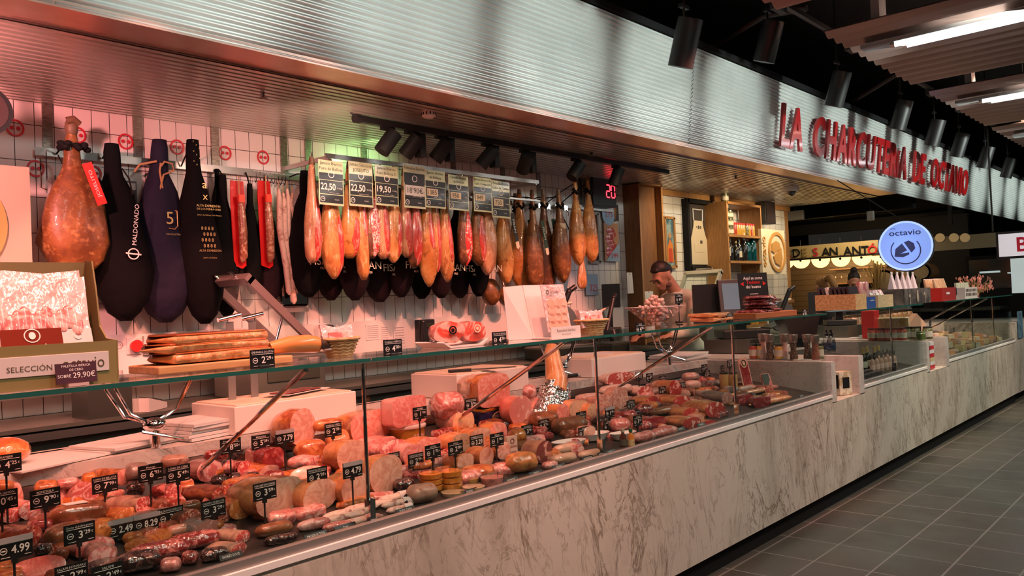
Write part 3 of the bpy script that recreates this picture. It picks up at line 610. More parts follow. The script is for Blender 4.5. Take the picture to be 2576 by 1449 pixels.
# bagged hams at the back of the price posters
bags = [(775, 748, 90), (832, 756, 80), (893, 756, 86), (955, 760, 82), (1010, 748, 70), (1062, 752, 70), (1110, 750, 66), (1158, 750, 66), (1205, 746, 60)]
for i, (px, yb, w) in enumerate(bags):
    t, H, k, dx = hanging('bagged_ham', 'dark bagged ham with pale lettering at the back, %s' % ('leftmost, behind the steel dispenser', 'second from the left', 'third from the left', 'fourth, under the third price poster', 'fifth from the left', 'sixth, behind the dark-tipped ham', 'seventh, near the wall telephone', 'eighth from the left', 'rightmost, beside the ham slicer')[i], 'ham', px - 8, 430 + i * 9, yb, 4.70 + .12 * (i % 2), 'bag', w, BAGK if i in (0, 5, 8) else BAGM, 'dark bagged hams behind the sliced hams', lean=4, hoof=False)
    B().text('FISAN', 0, -H * .755, .055, -.165, w=.2).text('1920', 0, -H * .79, .016, -.165).done('lettering', M('bag_print', (.85, .72, .55), .6), t, False)
# sliced hams in front, hung from the sign rail
front_hams = [(790, 500, 662, 44, 'cut', FATP, (.34, .98, .25, .62, LEAN), 'pink sliced ham with a wide lean face, first in the front row'), (836, 470, 702, 66, 'ham', FATY, (.45, .98, .45, .34, CUTR), 'big yellow-skinned ham hanging under the first price poster'),
 (884, 500, 650, 50, 'cut', SKINO, (.55, .98, .3, .6, LEAN), 'ham with hacked open red side under the second poster'), (912, 520, 705, 36, 'cut', FATY, (.3, .6, .2, .5, CUTR), 'narrow curved orange ham between the second and third posters'),
 (938, 505, 650, 44, 'cut', DKSK, (.3, .98, .1, .8, M('ham_marbled', (.5, .05, .05), .25, var=(30, (.9, .6, .56), .46, .54, 2.5), coat=.8)), 'heavily marbled wrapped ham under the third poster'), (962, 490, 652, 44, 'cut', FATP, (.15, .98, .3, .6, LEAN), 'sliced ham with a white fat stripe, right of the marbled ham'),
 (994, 480, 662, 50, 'ham', FATY, (.45, .92, .35, .3, CUTR), 'smooth yellow ham under the fourth poster edge'), (1022, 500, 648, 36, 'cut', FATP, (.3, .98, .1, .7, LEAN), 'slim red sliced ham left of the beige banded ham'),
 (1046, 500, 672, 40, 'cut', DKSK, (.25, .98, 0, .85, CUTR), 'marbled red ham with a beige paper band'), (1076, 480, 722, 50, 'ham', SKINO, (.3, .65, .25, .5, CUTR), 'long golden ham with a dark charred lower end'),
 (1097, 510, 690, 30, 'cut', FATY, (.4, .98, .3, .7, LEAN), 'thin sliced ham tucked behind the golden ham'), (1122, 500, 710, 46, 'ham', FATY, (.35, .8, .3, .4, LEAN), 'tan ham under the fifth poster'),
 (1171, 500, 668, 42, 'cut', DKSK, (.35, 1, .2, .7, M('ham_bright', (.72, .05, .05), .25, var=(14, (.9, .6, .5), .53, .58, 2), coat=.8)), 'bright red sliced ham under the sixth poster'), (1204, 505, 668, 48, 'cut', SKINB, (.4, .95, .25, .6, LEAN), 'dark red ham open at the side, right of the bright red one'),
 (1230, 490, 692, 52, 'ham', FATP, None, 'pale smooth ham under the seventh poster')]
for i, (px, a, b_, w, pr, m, fc, l) in enumerate(front_hams):
    a = 415 + (px - 800) * .12
    t, H, k, dx = hanging('hanging_ham', l, 'ham', px - 6, a, b_, 4.47, pr, w, m, lean=6, face=fc, flip=1 if i % 2 else -1)
    B().tube([(0, 0, .02), (0, 0, .05), (.0, -.01, .08)], .006, 6).done('hook', CHROME, t)
    if i in (8, 9, 3): B().tube([(0, 0, -H * .28), (0, 0, -H * .34)], .034, 14).done('paper_band', BAND, t)
whole_hams = [(1262, 470, 715, 54, SKINO, 'pale orange whole ham with a black label strip', (.02, .02, .02)), (1306, 490, 735, 60, SKINO, 'glossy whole ham with green label strip beside the black-labelled one', (.02, .06, .035)), (1338, 492, 735, 56, SKINB, 'brown whole ham with slanting green label strip, third of the row', (.02, .06, .035)),
 (1366, 490, 740, 54, DKSK, 'dark whole ham with a green label strip, fourth of the row', (.02, .06, .035)), (1405, 490, 712, 58, SKINB, 'broad brown whole ham with cream paper band and no label strip', None), (1446, 455, 668, 50, SKINO, 'golden ham shoulder hanging high beneath the sixth spotlight', None), (1478, 455, 660, 50, SKINO, 'golden ham shoulder hanging high beside the number display', None), (1296, 500, 700, 40, SKINB, 'brown ham hanging behind the two labelled hams', None)]
for i, (px, a, b_, w, m, l, strip) in enumerate(whole_hams):
    Yh = 4.60 + .13 * (i % 2) if i < 5 else (4.55 if i < 7 else 4.84)
    t, H, k, dx = hanging('whole_ham', l, 'ham', px, a, b_, Yh, 'ham', w, m, lean=8, flip=1 if i % 2 else 1.5)
    b = B()
    for q in range(9): aa = q * .75; b.ell((.032 * math.cos(aa), .02 * math.sin(aa) - .01, -.10 + .02 * math.sin(q * 1.9)), (.018, .016, .014), 8)
    b.done('dark_cord', MBLACK, t)
    if strip:
        tz = Matrix.Translation((.005, -.10, -.24)) @ Matrix.Rotation(math.radians(78), 4, 'Y')
        B().box((.11, 0, 0), (.24, .003, .045), tz).done('label_strip', M('strip_%d' % (i > 0), strip, .5), t, False); B().text('FISAN', .10, -.011, .022, -.003, w=.11, T=tz).done('lettering', LETTER, t, False)
        B().prism([(.225, -.02), (.28, -.02), (.295, 0), (.28, .02), (.225, .02)], .003, tz).done('cream_tab', BAND, t, False)
    elif i in (4, 5, 6): B().tube([(0, 0, -H * .33), (0, 0, -H * .39)], .055 if i == 4 else .042, 16).done('paper_band', BAND, t)
t, H, k, dx = hanging('ham_piece', 'pale sliced ham piece in film hanging low beside the red price poster', 'ham', 1464, 640, 727, 4.6, 'cut', 34, FATP, face=(.3, 1, 0, .8, FATY), hoof=False)
for px, py, w, h, l in ((1235, 735, 44, 70, 'brown ham end hanging low behind the slicer'), (1275, 745, 40, 50, 'small wrapped ham end hanging low right of the first')):
    P = aY(px, py, 4.75); tag(B().tube([(0, 0, 0), (0, .05, mt(h, P) * .9)], .006, 6).ell((0, 0, 0), (mt(w, P) / 1.5, .07, mt(h, P) / 2)).done('ham_end', SKINB, None, loc=P), l, 'ham')
# small hooks on both rails
for i in range(9):
    P = aY(640 + i * 9, 440 + i, 4.87); tag(B().tube([(0, 0, .03), (0, -.03, .02), (0, -.03, -.03), (0, -.01, -.05), (0, .0, -.03)], .003, 6).done('rail_hook', CHROME, None, loc=P), 'small chrome hook on the wall rail above the dry sausages', 'hook', 'chrome hooks above the dry sausages')
for i in range(7):
    P = aY(1290 + i * 22, 512 + i * 2, 4.88); tag(B().box((0, 0, 0), (.05, .02, .05)).tube([(0, -.01, -.02), (0, -.04, -.05), (0, -.03, -.08)], .004, 6).done('rail_hook', CHROME, None, loc=P, smooth=False), 'wide chrome hook on the rail above the whole hams', 'hook', 'wide chrome hooks above the whole hams')
P = aY(116, 400, 4.86); tag(B().tube([(0, 0, .05), (0, 0, -.12), (.03, -.01, -.14), (.05, -.01, -.1)], .004, 6).tube([(.06, 0, .03), (.12, 0, -.1), (.14, 0, -.22)], .004, 6).tube([(-.03, 0, 0), (-.03, 0, -.16), (0, 0, -.17)], .004, 6).done('hanging_hooks', CHROME, None, loc=P), 'bunch of long chrome hooks at the left end of the ham rail', 'hooks')
P = aY(140, 505, 4.82); t = thing('timer', 'small white and red hanging timer left of the brown ham', 'timer', P); B().tube([(0, 0, 0), (0, .02, 0)], .03, 20).done('case', RUBY, t); B().disc((0, -.002, 0), .02).done('face', WHITE, t, False); B().tube([(0, 0, .03), (0, 0, .14)], .002, 6).done('cord', MBLACK, t)
P = aY(328, 488, 4.9); t = thing('leaflet', 'grey printed leaflet hanging between the black and navy bags', 'leaflet', P); B().box((0, 0, 0), (.075, .004, .155)).done('sheet', M('leaflet_grey', (.12, .11, .11), .5), t, False); B().box((0, -.004, .045), (.06, .003, .04)).done('title_block', PAPER, t, False)
# ---------------------------------------------------------------- price posters
GREENC = M('poster_cream', (.60, .66, .42), .35, coat=.5)
PO = [((800, 400), (862, 401), (808, 514), ['Jamón Ibérico', 'Puro de Bellota'], '22,50', 0), ((876, 404), (936, 411), (878, 517), ['Jamón Selección', 'JOSELITO'], '22,50', 0), ((942, 414), (1000, 421), (943, 515), ['Jamón Ibérico', 'Puro Bellota 5j'], '19,50', 0), ((1014, 413), (1068, 424), (1011, 521), ['Remedios Sánchez'], "18'90€", 2),
 ((1068, 426), (1119, 434), (1069, 521), ['Jamón Ibérico', 'de Bellota'], '13,85', 1), ((1127, 438), (1177, 443), (1132, 527), ['Paletilla Ibérica', 'de Bellota'], '9,50', 1), ((1190, 444), (1235, 449), (1194, 531), ['Jamón Ibérico de', 'Cebo Campeado'], '8,49', 1), ((1236, 453), (1281, 460), (1235, 546), ['Paletilla Ibérica', 'Cebo de Campo'], '7,50', 1)]
for i, (a, b_, c, ti, pr, st) in enumerate(PO):
    P = aY(a[0], a[1], 4.38); Q = aY(b_[0], b_[1], 4.38); S = aY(c[0], c[1], 4.38); w = (Q.x - P.x); h = P.z - S.z
    t = thing('price_poster', 'hanging price poster showing %s, %s from the left' % (pr.replace('€', ''), '%s') % ('first', 'second', 'third', 'fourth', 'fifth', 'sixth', 'seventh', 'eighth')[i], 'price poster', P, group='price posters over the hams', ry=math.radians(.8), rz=.0)
    T = Matrix.Diagonal((w, 1, h, 1))
    B().box((.5, 0, -.5), (1, .002, 1), T).done('sheet', GREENC, t, False)
    b = B().box((.5, -.002, -.36 if st != 2 else -.30), (.96, .002, .15 if st != 2 else .24), T).box((.5, -.002, -.60), (.92, .002, .30 if st != 2 else .36), T).box((.5, -.002, -.86), (.92, .002, .18), T); b.done('dark_panels', M('poster_black', (.016, .014, .016), .4, coat=.4), t, False)
    b = B()
    for q, s_ in enumerate(ti): b.text(s_, w / 2, -h * (.10 + .12 * q), h * .075, -.003, fit=w * .94)
    if st: b.text(pr.replace(',', '') if pr != '9,50' else '950', w * (.32 if st == 1 else .5), -h * .65, h * .13, -.0065, fit=w * (.48 if st == 1 else .8))
    b.done('poster_lettering', M('green_ink', (.05, .06, .04), .5), t, False)
    if st: B().box((.34 if st == 1 else .5, -.004, -.59), (.52 if st == 1 else .9, .002, .19 if st == 1 else .24), T).done('price_sticker', PAPER if st == 2 else BAND, t, False)
    b = B().ring((w / 2, -.004, -h * .31), w * .12, w * .095).text('€/100g', w * .82, -h * .63, h * .035, -.005, fit=w * .26).text('CORTE A CUCHILLO', w * .6, -h * .735, h * .022, -.005).text('100', w * .15, -h * .88, h * .03, -.005).ring((w * .14, -.004, -h * .87), w * .09, w * .07).text('Guijuelo', w * .7, -h * .88, h * .026, -.005)
    if not st: b.text(pr, w * .36, -h * .66, h * .15, -.005, w=w * .60, bold=.02)
    b.done('white_lettering', LETTER, t, False)
# ---------------------------------------------------------------- meats in the case
def mm(name, c, c2, sc=30, lo=.5, hi=.6, coat=.8, bump=None, r=.3, dist=1.5, v2=None): return M(name, c, r, var=(sc, c2, lo, hi, dist), var2=v2, coat=coat, bump=bump)
FB = (22, .8, .005)
K = {  # kind: (body, face)
 'chorizo': (mm('chorizo_skin', (.11, .028, .012), (.26, .09, .035), 20, .4, .65, .5, (40, .6)), mm('chorizo_face', (.38, .05, .03), (.80, .42, .32), 60, .5, .56, .5)),
 'orange': (mm('orange_skin', (.32, .07, .015), (.60, .22, .05), 26, .4, .6, .6, (40, .8)), mm('orange_face', (.70, .20, .05), (.9, .45, .2), 40, .5, .58, .8)),
 'lomo': (mm('lomo_skin', (.46, .17, .055), (.22, .06, .02), 20, .45, .65, .6, (34, .7)), mm('lomo_face', (.72, .26, .20), (.88, .52, .44), 30, .45, .6, .6)),
 'salch': (mm('salch_skin', (.42, .27, .20), (.20, .09, .06), 16, .5, .7, .2, (44, .6)), mm('salch_face', (.48, .08, .07), (.86, .55, .48), 70, .52, .57, .4)),
 'coppa': (mm('coppa_skin', (.30, .17, .15), (.18, .07, .07), 14, .45, .65, .5, (30, .8)), mm('coppa_face', (.60, .17, .16), (.84, .52, .48), 14, .46, .56, .5, dist=2.5)),
 'ham': (mm('ham_rind', (.66, .27, .09), (.38, .09, .03), 16, .45, .68, .6, (24, .9)), mm('ham_face', (.72, .24, .19), (.85, .46, .38), 16, .42, .64, .35, dist=3)),
 'pale': (mm('pale_rind', (.62, .28, .11), (.36, .11, .035), 16, .44, .66, .6, (24, .9)), mm('pale_face', (.66, .34, .24), (.82, .54, .42), 14, .40, .62, .4, dist=3)),
 'roast': (mm('roast_skin', (.34, .07, .02), (.66, .26, .08), 18, .40, .64, .9, FB), mm('roast_face', (.66, .29, .22), (.82, .48, .40), 14, .42, .6, .4, dist=3)),
 'block': (mm('block_side', (.80, .42, .38), (.72, .32, .28), 8, .45, .6, .8, (16, .5)), mm('block_face', (.70, .22, .20), (.84, .44, .39), 18, .45, .62, .5, dist=2)),
 'mort': (mm('mort_skin', (.72, .30, .24), (.62, .2, .15), 8, .4, .6, .6), mm('mort_face', (.76, .33, .29), (.93, .66, .58), 34, .58, .61, .4, dist=0)),
 'swirl': (mm('swirl_side', (.62, .26, .18), (.76, .44, .34), 12, .4, .6, .9, FB), mm('swirl_face', (.85, .42, .30), (.88, .60, .30), 12, .48, .54, .4, dist=4)),
 'speck': (mm('speck_side', (.66, .24, .08), (.78, .38, .18), 12, .4, .6, .8, FB), mm('speck_face', (.68, .44, .30), (.38, .26, .12), 46, .56, .62, .4)),
 'blut': (mm('blut_skin', (.36, .22, .14), (.26, .13, .08), 12, .4, .6, .6, (20, .5)), mm('blut_face', (.20, .05, .045), (.70, .36, .30), 26, .55, .59, .5, dist=.5)),
 'dark': (mm('dark_skin', (.13, .02, .022), (.26, .05, .05), 12, .4, .62, 1, FB, .25), mm('dark_face', (.26, .02, .025), (.48, .12, .12), 22, .52, .64, 1, (26, .4))),
 'brown': (mm('brown_skin', (.15, .05, .02), (.30, .12, .05), 14, .4, .65, .6, (30, .6)), mm('brown_face', (.42, .10, .06), (.7, .36, .27), 40, .5, .58)),
 'film': (mm('film_meat', (.50, .15, .13), (.80, .50, .46), 20, .45, .64, 1, (30, 1, .008), .3), mm('film_face', (.62, .16, .15), (.9, .62, .56), 24, .48, .56, 1, (30, .9), dist=2)),
 'filmred': (mm('filmred_body', (.18, .02, .018), (.55, .20, .18), 22, .5, .62, 1, (34, 1, .008), .25), mm('filmred_face', (.56, .09, .08), (.9, .55, .5), 30, .48, .56, 1, (34, .8), dist=2)),
 'filmdark': (mm('filmdark_body', (.018, .010, .010), (.16, .08, .07), 20, .5, .65, 1, (34, 1, .01), .2), mm('filmdark_face', (.3, .12, .1), (.6, .4, .36), 30, .5, .6, 1, (34, .8))),
 'grey': (mm('grey_casing', (.30, .24, .21), (.17, .12, .10), 10, .4, .65, .7, (28, .7)), mm('grey_face', (.45, .18, .15), (.7, .42, .36), 40, .5, .6)),
 'leg': (mm('leg_skin', (.52, .26, .12), (.28, .09, .035), 12, .42, .66, .6, (20, .6)), mm('leg_face', (.46, .05, .045), (.84, .50, .42), 12, .55, .60, .6, dist=2)),
 'sausage': (mm('pale_sausage', (.58, .34, .23), (.70, .46, .34), 10, .4, .6, .6, (20, .4)), None),
 'redsalami': (mm('redsalami_skin', (.48, .07, .05), (.6, .14, .1), 12, .4, .6, .5), mm('redsalami_face', (.62, .12, .10), (.72, .22, .18), 60, .5, .6, .35)),
 'salmon': (mm('salmon', (.85, .26, .08), (.9, .42, .2), 10, .4, .6, 1, FB), mm('salmon2', (.85, .3, .12), (.9, .5, .3), 14, .45, .6, 1)),
 'fat': (mm('fat_white', (.74, .50, .42), (.62, .30, .24), 12, .5, .65, .7, FB), mm('fat_face', (.50, .09, .08), (.88, .62, .55), 16, .5, .56, .6, dist=2)),
 'head': (mm('head_skin', (.60, .28, .20), (.72, .42, .34), 12, .4, .6, .6), mm('head_face', (.56, .26, .20), (.80, .56, .48), 34, .48, .56, .5, dist=2)),
}
def viewcos(P, yaw):
    d = (CAM - P); d.z = 0; d.normalize(); return abs(d.dot(Vector((math.sin(yaw), -math.cos(yaw), 0))))
def cut(name, lab, cat, fx, fy, w, h, L, yaw, kind, lift=0, n=2.2, pit=0, ymax=2.98, group=None, wob=.05, back=.5, zfloor=None, bend=0, film=False, pear=0):
    yw = math.radians(yaw)
    P = aZ(fx, fy + h / 2, zfloor) if zfloor else deck(fx, fy + h / 2, lift, ymax)
    d_ = P - CAM; yf = math.atan2(-d_.x, d_.y); yw = yf + max(-.9, min(yw - yf, .82 if not pit else .3)); yaw = math.degrees(yw)
    W_ = mt(w, P) / max(.5, viewcos(P, yw)); H_ = mt(h, P) * (1 if not pit else 1.0)
    t = thing(name, lab, cat, P, yw, group, rx=-math.radians(pit))
    b, f = loft(L, W_, H_, n, True, wob, back=back, bend=bend, pear=pear)
    b.done('body', K[kind][0], t, ang=60); f.done('cut_face', K[kind][1], t, ang=60)
    return t, W_, H_
def whole(name, lab, cat, cx, cy, w, h, yaw, kind, lift=0, n=2.1, ymax=2.98, tilt=0, group=None, wob=.07, zfloor=None, bend=0, endface=None):
    """uncut piece whose long axis runs at yaw (90 = along the counter)"""
    yw = math.radians(yaw); P = aZ(cx, cy + h / 2, zfloor) if zfloor else deck(cx, cy + h / 2, lift, ymax)
    d = (P - CAM); d.z = 0; d.normalize(); ax = Vector((-math.sin(yw), math.cos(yw), 0)); ex = abs(ax.cross(d).z); H_ = mt(h, P); L = max(H_ * .9, (mt(w, P) - H_ * .55) / max(.45, ex) + H_ * .4)
    c = P + ax * (-L / 2)
    t = thing(name, lab, cat, c, yw, group, rx=math.radians(tilt))
    b, f = loft(L, H_ * 1.25, H_, n, False, wob, back=.28, front=.28, bend=bend, seg=12)
    b.done('body', K[kind][0], t, ang=60)
    return t, L, H_
C_, S_ = 'cut', 'whole'
A = [
 # kind, item name, label, category, x, y, w, h, L/None, yaw, material, opts
 (C_, 'pork_loin', 'pink and orange cured loin end by the cut-off 45 price card', 'cured meat', 40, 1250, 34, 74, .14, 10, 'lomo', {}),
 (C_, 'cured_chunk', 'pink notched cured chunk under the 9,90 price card', 'cured meat', 76, 1284, 46, 44, .10, 10, 'film', {}),
 (C_, 'chorizo', 'dark chorizo tip with bright marbled face below the cut-off 45 card', 'sausage', 32, 1298, 44, 34, .12, 15, 'filmred', {}),
 (S_, 'cured_piece', 'brown round-ended piece behind the 9,90 price card', 'cured meat', 118, 1228, 64, 40, 0, 60, 'lomo', {}),
 (C_, 'pork_collar', 'pink collar half with white fat right of the 9,90 card', 'cured meat', 168, 1246, 46, 50, .12, 20, 'coppa', {}),
 (S_, 'wrapped_meat', 'pale pink film pack above the collar half', 'wrapped meat', 170, 1216, 60, 28, 0, 80, 'film', {}),
 (C_, 'wrapped_meat', 'shiny wrapped marbled collar piece left of the 7,99 card', 'wrapped meat', 214, 1244, 62, 62, .14, 5, 'film', {}),
 (S_, 'pork_loin', 'small golden brown loin end left of the 7,99 card top', 'cured meat', 226, 1206, 44, 36, 0, 60, 'orange', {}),
 (C_, 'pork_loin', 'orange-skinned loin with a tall pink face right of the 7,99 card', 'cured meat', 312, 1200, 32, 42, .16, 35, 'lomo', {}),
 (S_, 'wrapped_meat', 'grey film-wrapped piece left of the 6,93 price card', 'wrapped meat', 345, 1186, 66, 46, 0, 80, 'grey', {}),
 (S_, 'dry_sausage', 'speckled brown sausage end above the 5,49 price card', 'sausage', 440, 1160, 74, 34, 0, 60, 'salch', {}),
 (S_, 'wrapped_meat', 'dark shiny film bundle below the 6,93 price card', 'wrapped meat', 342, 1228, 50, 40, 0, 60, 'filmdark', {}),
 (C_, 'pork_loin', 'small pink loin slice below the 7,99 card', 'cured meat', 292, 1243, 42, 22, .1, 10, 'lomo', {}),
 (S_, 'chorizo', 'long smooth brown chorizo with a torn label below the 9,90 card', 'sausage', 198, 1292, 150, 54, 0, 78, 'brown', {'endface': 'label'}),
 (C_, 'dry_sausage', 'pale tied sausage with a marbled red face in the middle of the left pile', 'sausage', 366, 1270, 46, 42, .20, 40, 'salch', {}),
 (C_, 'chorizo', 'brown chorizo with a bright orange face left of the 2,49 card', 'sausage', 318, 1294, 50, 30, .12, 30, 'orange', {}),
 (C_, 'chorizo', 'big chorizo with a wide marbled face above the 4,99 card', 'sausage', 76, 1350, 54, 54, .15, 35, 'chorizo', {}),
 (S_, 'chorizo', 'thick brown chorizo lying at the back of the lower 3,29 card', 'sausage', 165, 1345, 110, 58, 0, 75, 'brown', {}),
 (S_, 'chorizo', 'orange wrinkled chorizo between the 3,29 and 2,49 cards', 'sausage', 256, 1335, 46, 60, 0, 30, 'orange', {}),
 (C_, 'pork_collar', 'large pink marbled collar above the bottom card on the right', 'cured meat', 240, 1376, 90, 44, .12, 10, 'coppa', {}),
 (C_, 'pork_collar', 'greyish marbled collar half standing at the bottom edge', 'cured meat', 258, 1408, 62, 62, .14, -10, 'coppa', {}),
 (C_, 'salami', 'big red salami half showing a smooth oval face at the bottom left', 'sausage', 100, 1424, 118, 56, .16, -20, 'redsalami', {'pit': 38}),
 (S_, 'chorizo', 'dark sausage with a red string lying diagonally at the bottom', 'sausage', 400, 1385, 160, 44, 0, 78, 'filmred', {'endface': 'string'}),
 (S_, 'chorizo', 'glossy dark chorizo in film right of the red-strung one', 'sausage', 488, 1360, 140, 42, 0, 78, 'filmred', {}),
 (C_, 'dry_sausage', 'pale sausage with a bright red face at the far front of the left pile', 'sausage', 612, 1352, 34, 32, .14, 60, 'salch', {}),
 (C_, 'dry_sausage', 'second pale sausage with a red face, just below the first', 'sausage', 602, 1382, 38, 28, .14, 60, 'salch', {}),
 (C_, 'chorizo', 'round chorizo with a pink marbled face below the right 3,29 card', 'sausage', 480, 1305, 50, 46, .12, 40, 'chorizo', {}),
 (S_, 'wrapped_meat', 'orange and white film pack below the topmost 3,29 card', 'wrapped meat', 448, 1332, 60, 26, 0, 70, 'swirl', {}),
 (C_, 'chorizo', 'red marbled slice face below the 8,29 card', 'sausage', 387, 1344, 52, 26, .10, 10, 'chorizo', {}),
 (S_, 'wrapped_meat', 'gold glinting film bundle below the 2,49 card', 'wrapped meat', 334, 1352, 54, 28, 0, 70, 'orange', {}),
 (S_, 'wrapped_meat', 'black and grey film bag at the bottom, left of the red film pack', 'wrapped meat', 350, 1412, 120, 50, 0, 75, 'filmdark', {}),
 (S_, 'wrapped_meat', 'grey-pink film pack at the bottom beside the black bag', 'wrapped meat', 430, 1420, 58, 36, 0, 60, 'film', {}),
 (S_, 'wrapped_meat', 'small red film pack under the red-strung sausage end', 'wrapped meat', 478, 1402, 46, 34, 0, 50, 'filmred', {}),
 (S_, 'chorizo', 'dark film-wrapped sausage below the glossy chorizo', 'sausage', 540, 1394, 74, 34, 0, 70, 'filmdark', {}),
 (C_, 'chorizo', 'brown chorizo with a speckled face above the 3,29 card near the porchetta', 'sausage', 560, 1244, 50, 42, .18, 60, 'chorizo', {}),
 (C_, 'wrapped_meat', 'shiny red marbled end below the 5,49 price card', 'wrapped meat', 438, 1238, 38, 42, .10, 20, 'filmred', {}),
 (C_, 'pork_loin', 'small pink loin face right of the 5,49 card foot', 'cured meat', 470, 1218, 34, 30, .1, 10, 'lomo', {}),
 (C_, 'shoulder_cut', 'brown-backed pink shoulder cut left of the dark film packs', 'cured meat', 528, 1184, 60, 52, .12, 15, 'coppa', {}),
 (S_, 'wrapped_meat', 'white-glinting marbled film pack under the 8,50 card', 'wrapped meat', 545, 1145, 66, 30, 0, 80, 'filmred', {}),
 (S_, 'wrapped_meat', 'white foil-like film pack right of the 8,50 card stem', 'wrapped meat', 574, 1174, 40, 34, 0, 60, 'film', {}),
 (S_, 'chorizo', 'short brown sausage right of the 5,49 card foot', 'sausage', 478, 1274, 62, 30, 0, 75, 'brown', {}),
 (C_, 'chorizo', 'red speckled face in the centre of the left pile, over the 3,29 card', 'sausage', 430, 1270, 58, 28, .10, 20, 'chorizo', {}),
 (C_, 'chorizo', 'small pinkish chorizo end right below the 3,29 card by the porchetta', 'sausage', 567, 1296, 32, 36, .10, 20, 'chorizo', {}),
 (S_, 'chorizo', 'dark orange sausage stub above the glossy dark chorizo', 'sausage', 538, 1322, 56, 26, 0, 70, 'orange', {}),
 (S_, 'wrapped_meat', 'small grey marbled film piece above the red salami half', 'wrapped meat', 116, 1380, 60, 28, 0, 75, 'filmdark', {}),
 (S_, 'chorizo', 'small brown sausage end between the salami half and the collar', 'sausage', 157, 1392, 38, 34, 0, 60, 'brown', {}),
 (S_, 'chorizo', 'orange chorizo end at the bottom left corner', 'sausage', 12, 1430, 56, 40, 0, 60, 'orange', {}),
 (S_, 'cured_piece', 'orange-brown piece in the upper left of the pile', 'cured meat', 10, 1224, 50, 28, 0, 60, 'lomo', {}),
 (S_, 'chorizo', 'dark red string-tied chorizo under the notched chunk', 'sausage', 105, 1322, 60, 30, 0, 70, 'dark', {}),
 # hams, middle
 (C_, 'cooked_ham', 'tall orange-crusted ham with a pink face behind the 7,79 card', 'ham', 765, 1076, 64, 92, .16, 12, 'roast', {'n': 2.4, 'wob': .08}),
 (S_, 'roast_ham', 'flat orange roast slab behind the 2,35 card', 'ham', 826, 1068, 84, 30, 0, 80, 'roast', {}),
 (S_, 'roast_ham', 'pink and orange rounded ham behind the 2,35 card stem', 'ham', 850, 1112, 74, 60, 0, 60, 'ham', {}),
 (C_, 'cooked_ham', 'large rounded ham with an orange rind behind the glass joint', 'ham', 936, 1070, 100, 74, .16, 8, 'ham', {'n': 3.4}),
 (C_, 'cooked_ham', 'bright pink ham slab under the large rounded ham', 'ham', 960, 1122, 80, 42, .12, 8, 'block', {'n': 3}),
 (S_, 'wrapped_meat', 'crinkled clear bag holding a pink and orange joint beside the ham loaf', 'wrapped meat', 1125, 1020, 90, 66, 0, 75, 'film', {}),
 (C_, 'mortadella', 'tall mortadella half speckled with white fat', 'mortadella', 1312, 1034, 56, 76, .12, 5, 'mort', {'n': 2.1}),
 (C_, 'rolled_pancetta', 'rolled ham with a yellow and pink swirl face', 'ham', 1168, 1060, 54, 56, .17, 30, 'swirl', {}),
 (C_, 'turkey_loaf', 'orange loaf with a green-speckled face behind the 2,89 card', 'cold cut', 1163, 1114, 52, 46, .14, 20, 'speck', {'n': 2.8}),
 (C_, 'turkey_loaf', 'orange-skinned loaf behind the handwritten 3,29 card', 'cold cut', 1212, 1102, 54, 50, .12, 10, 'pale', {'n': 2.6}),
 (C_, 'cooked_ham', 'pink ham end standing behind the 1,40 card', 'ham', 1256, 1086, 42, 46, .12, 15, 'ham', {'n': 2.6}),
 (C_, 'turkey_loaf', 'small pale loaf between the 2,89 and handwritten cards', 'cold cut', 1172, 1164, 42, 46, .12, 10, 'pale', {}),
 (C_, 'turkey_loaf', 'small pale loaf between the handwritten and 1,40 cards', 'cold cut', 1225, 1150, 36, 50, .12, 10, 'pale', {}),
 (C_, 'cooked_ham', 'orange-rinded ham half behind the 1,75 card', 'ham', 1078, 1126, 70, 50, .14, 8, 'ham', {'n': 2.4}),
 (C_, 'wrapped_meat', 'pink wrapped slab above the 3,89 card', 'wrapped meat', 995, 1130, 74, 46, .12, 5, 'film', {}),
 (C_, 'cooked_ham', 'pink wedge of ham between the 3,89 and 2,79 cards', 'ham', 1040, 1142, 48, 50, .10, 5, 'block', {'n': 2.8}),
 (C_, 'turkey_breast', 'tall pale turkey breast right of the glass joint, behind the 3,89 card', 'cold cut', 975, 1192, 84, 88, .14, 5, 'pale', {'n': 2.6, 'wob': .04}),
 (C_, 'turkey_breast', 'round pale turkey breast left of the glass joint, above the 4,79 card', 'cold cut', 888, 1146, 76, 76, .13, 18, 'pale', {'n': 2.3}),
 (C_, 'turkey_breast', 'round turkey breast with orange rind below the 4,79 card', 'cold cut', 897, 1228, 72, 74, .13, 12, 'pale', {'n': 2.3}),
 (C_, 'turkey_breast', 'filmed turkey breast with a printed oval, behind the 2,39 card stem', 'cold cut', 808, 1246, 84, 78, .12, 8, 'pale', {'n': 2.2}),
 (C_, 'turkey_breast', 'cooked joint with its flat cut facing up, above the 2,39 card', 'cold cut', 785, 1196, 98, 60, .12, 5, 'roast', {'pit': 35}),
 (S_, 'roast_ham', 'film-wrapped glossy roast joint above the flat cut joint', 'ham', 780, 1130, 90, 52, 0, 70, 'roast', {}),
 (C_, 'porchetta', 'big porchetta half with orange crust behind the 3,59 card', 'ham', 712, 1250, 118, 96, .22, 14, 'pale', {'n': 2.2, 'wob': .06}),
 (C_, 'chorizo', 'fiery orange cut sausage at the foot of the porchetta', 'sausage', 608, 1280, 56, 52, .12, 5, 'orange', {}),
 (S_, 'wrapped_meat', 'film-wrapped sausage behind the top of the porchetta', 'sausage', 690, 1200, 60, 34, 0, 60, 'filmred', {}),
 (C_, 'wrapped_meat', 'dark red wrapped end between the 8,50 and 5,39 stems', 'wrapped meat', 617, 1178, 38, 36, .1, 10, 'filmred', {}),
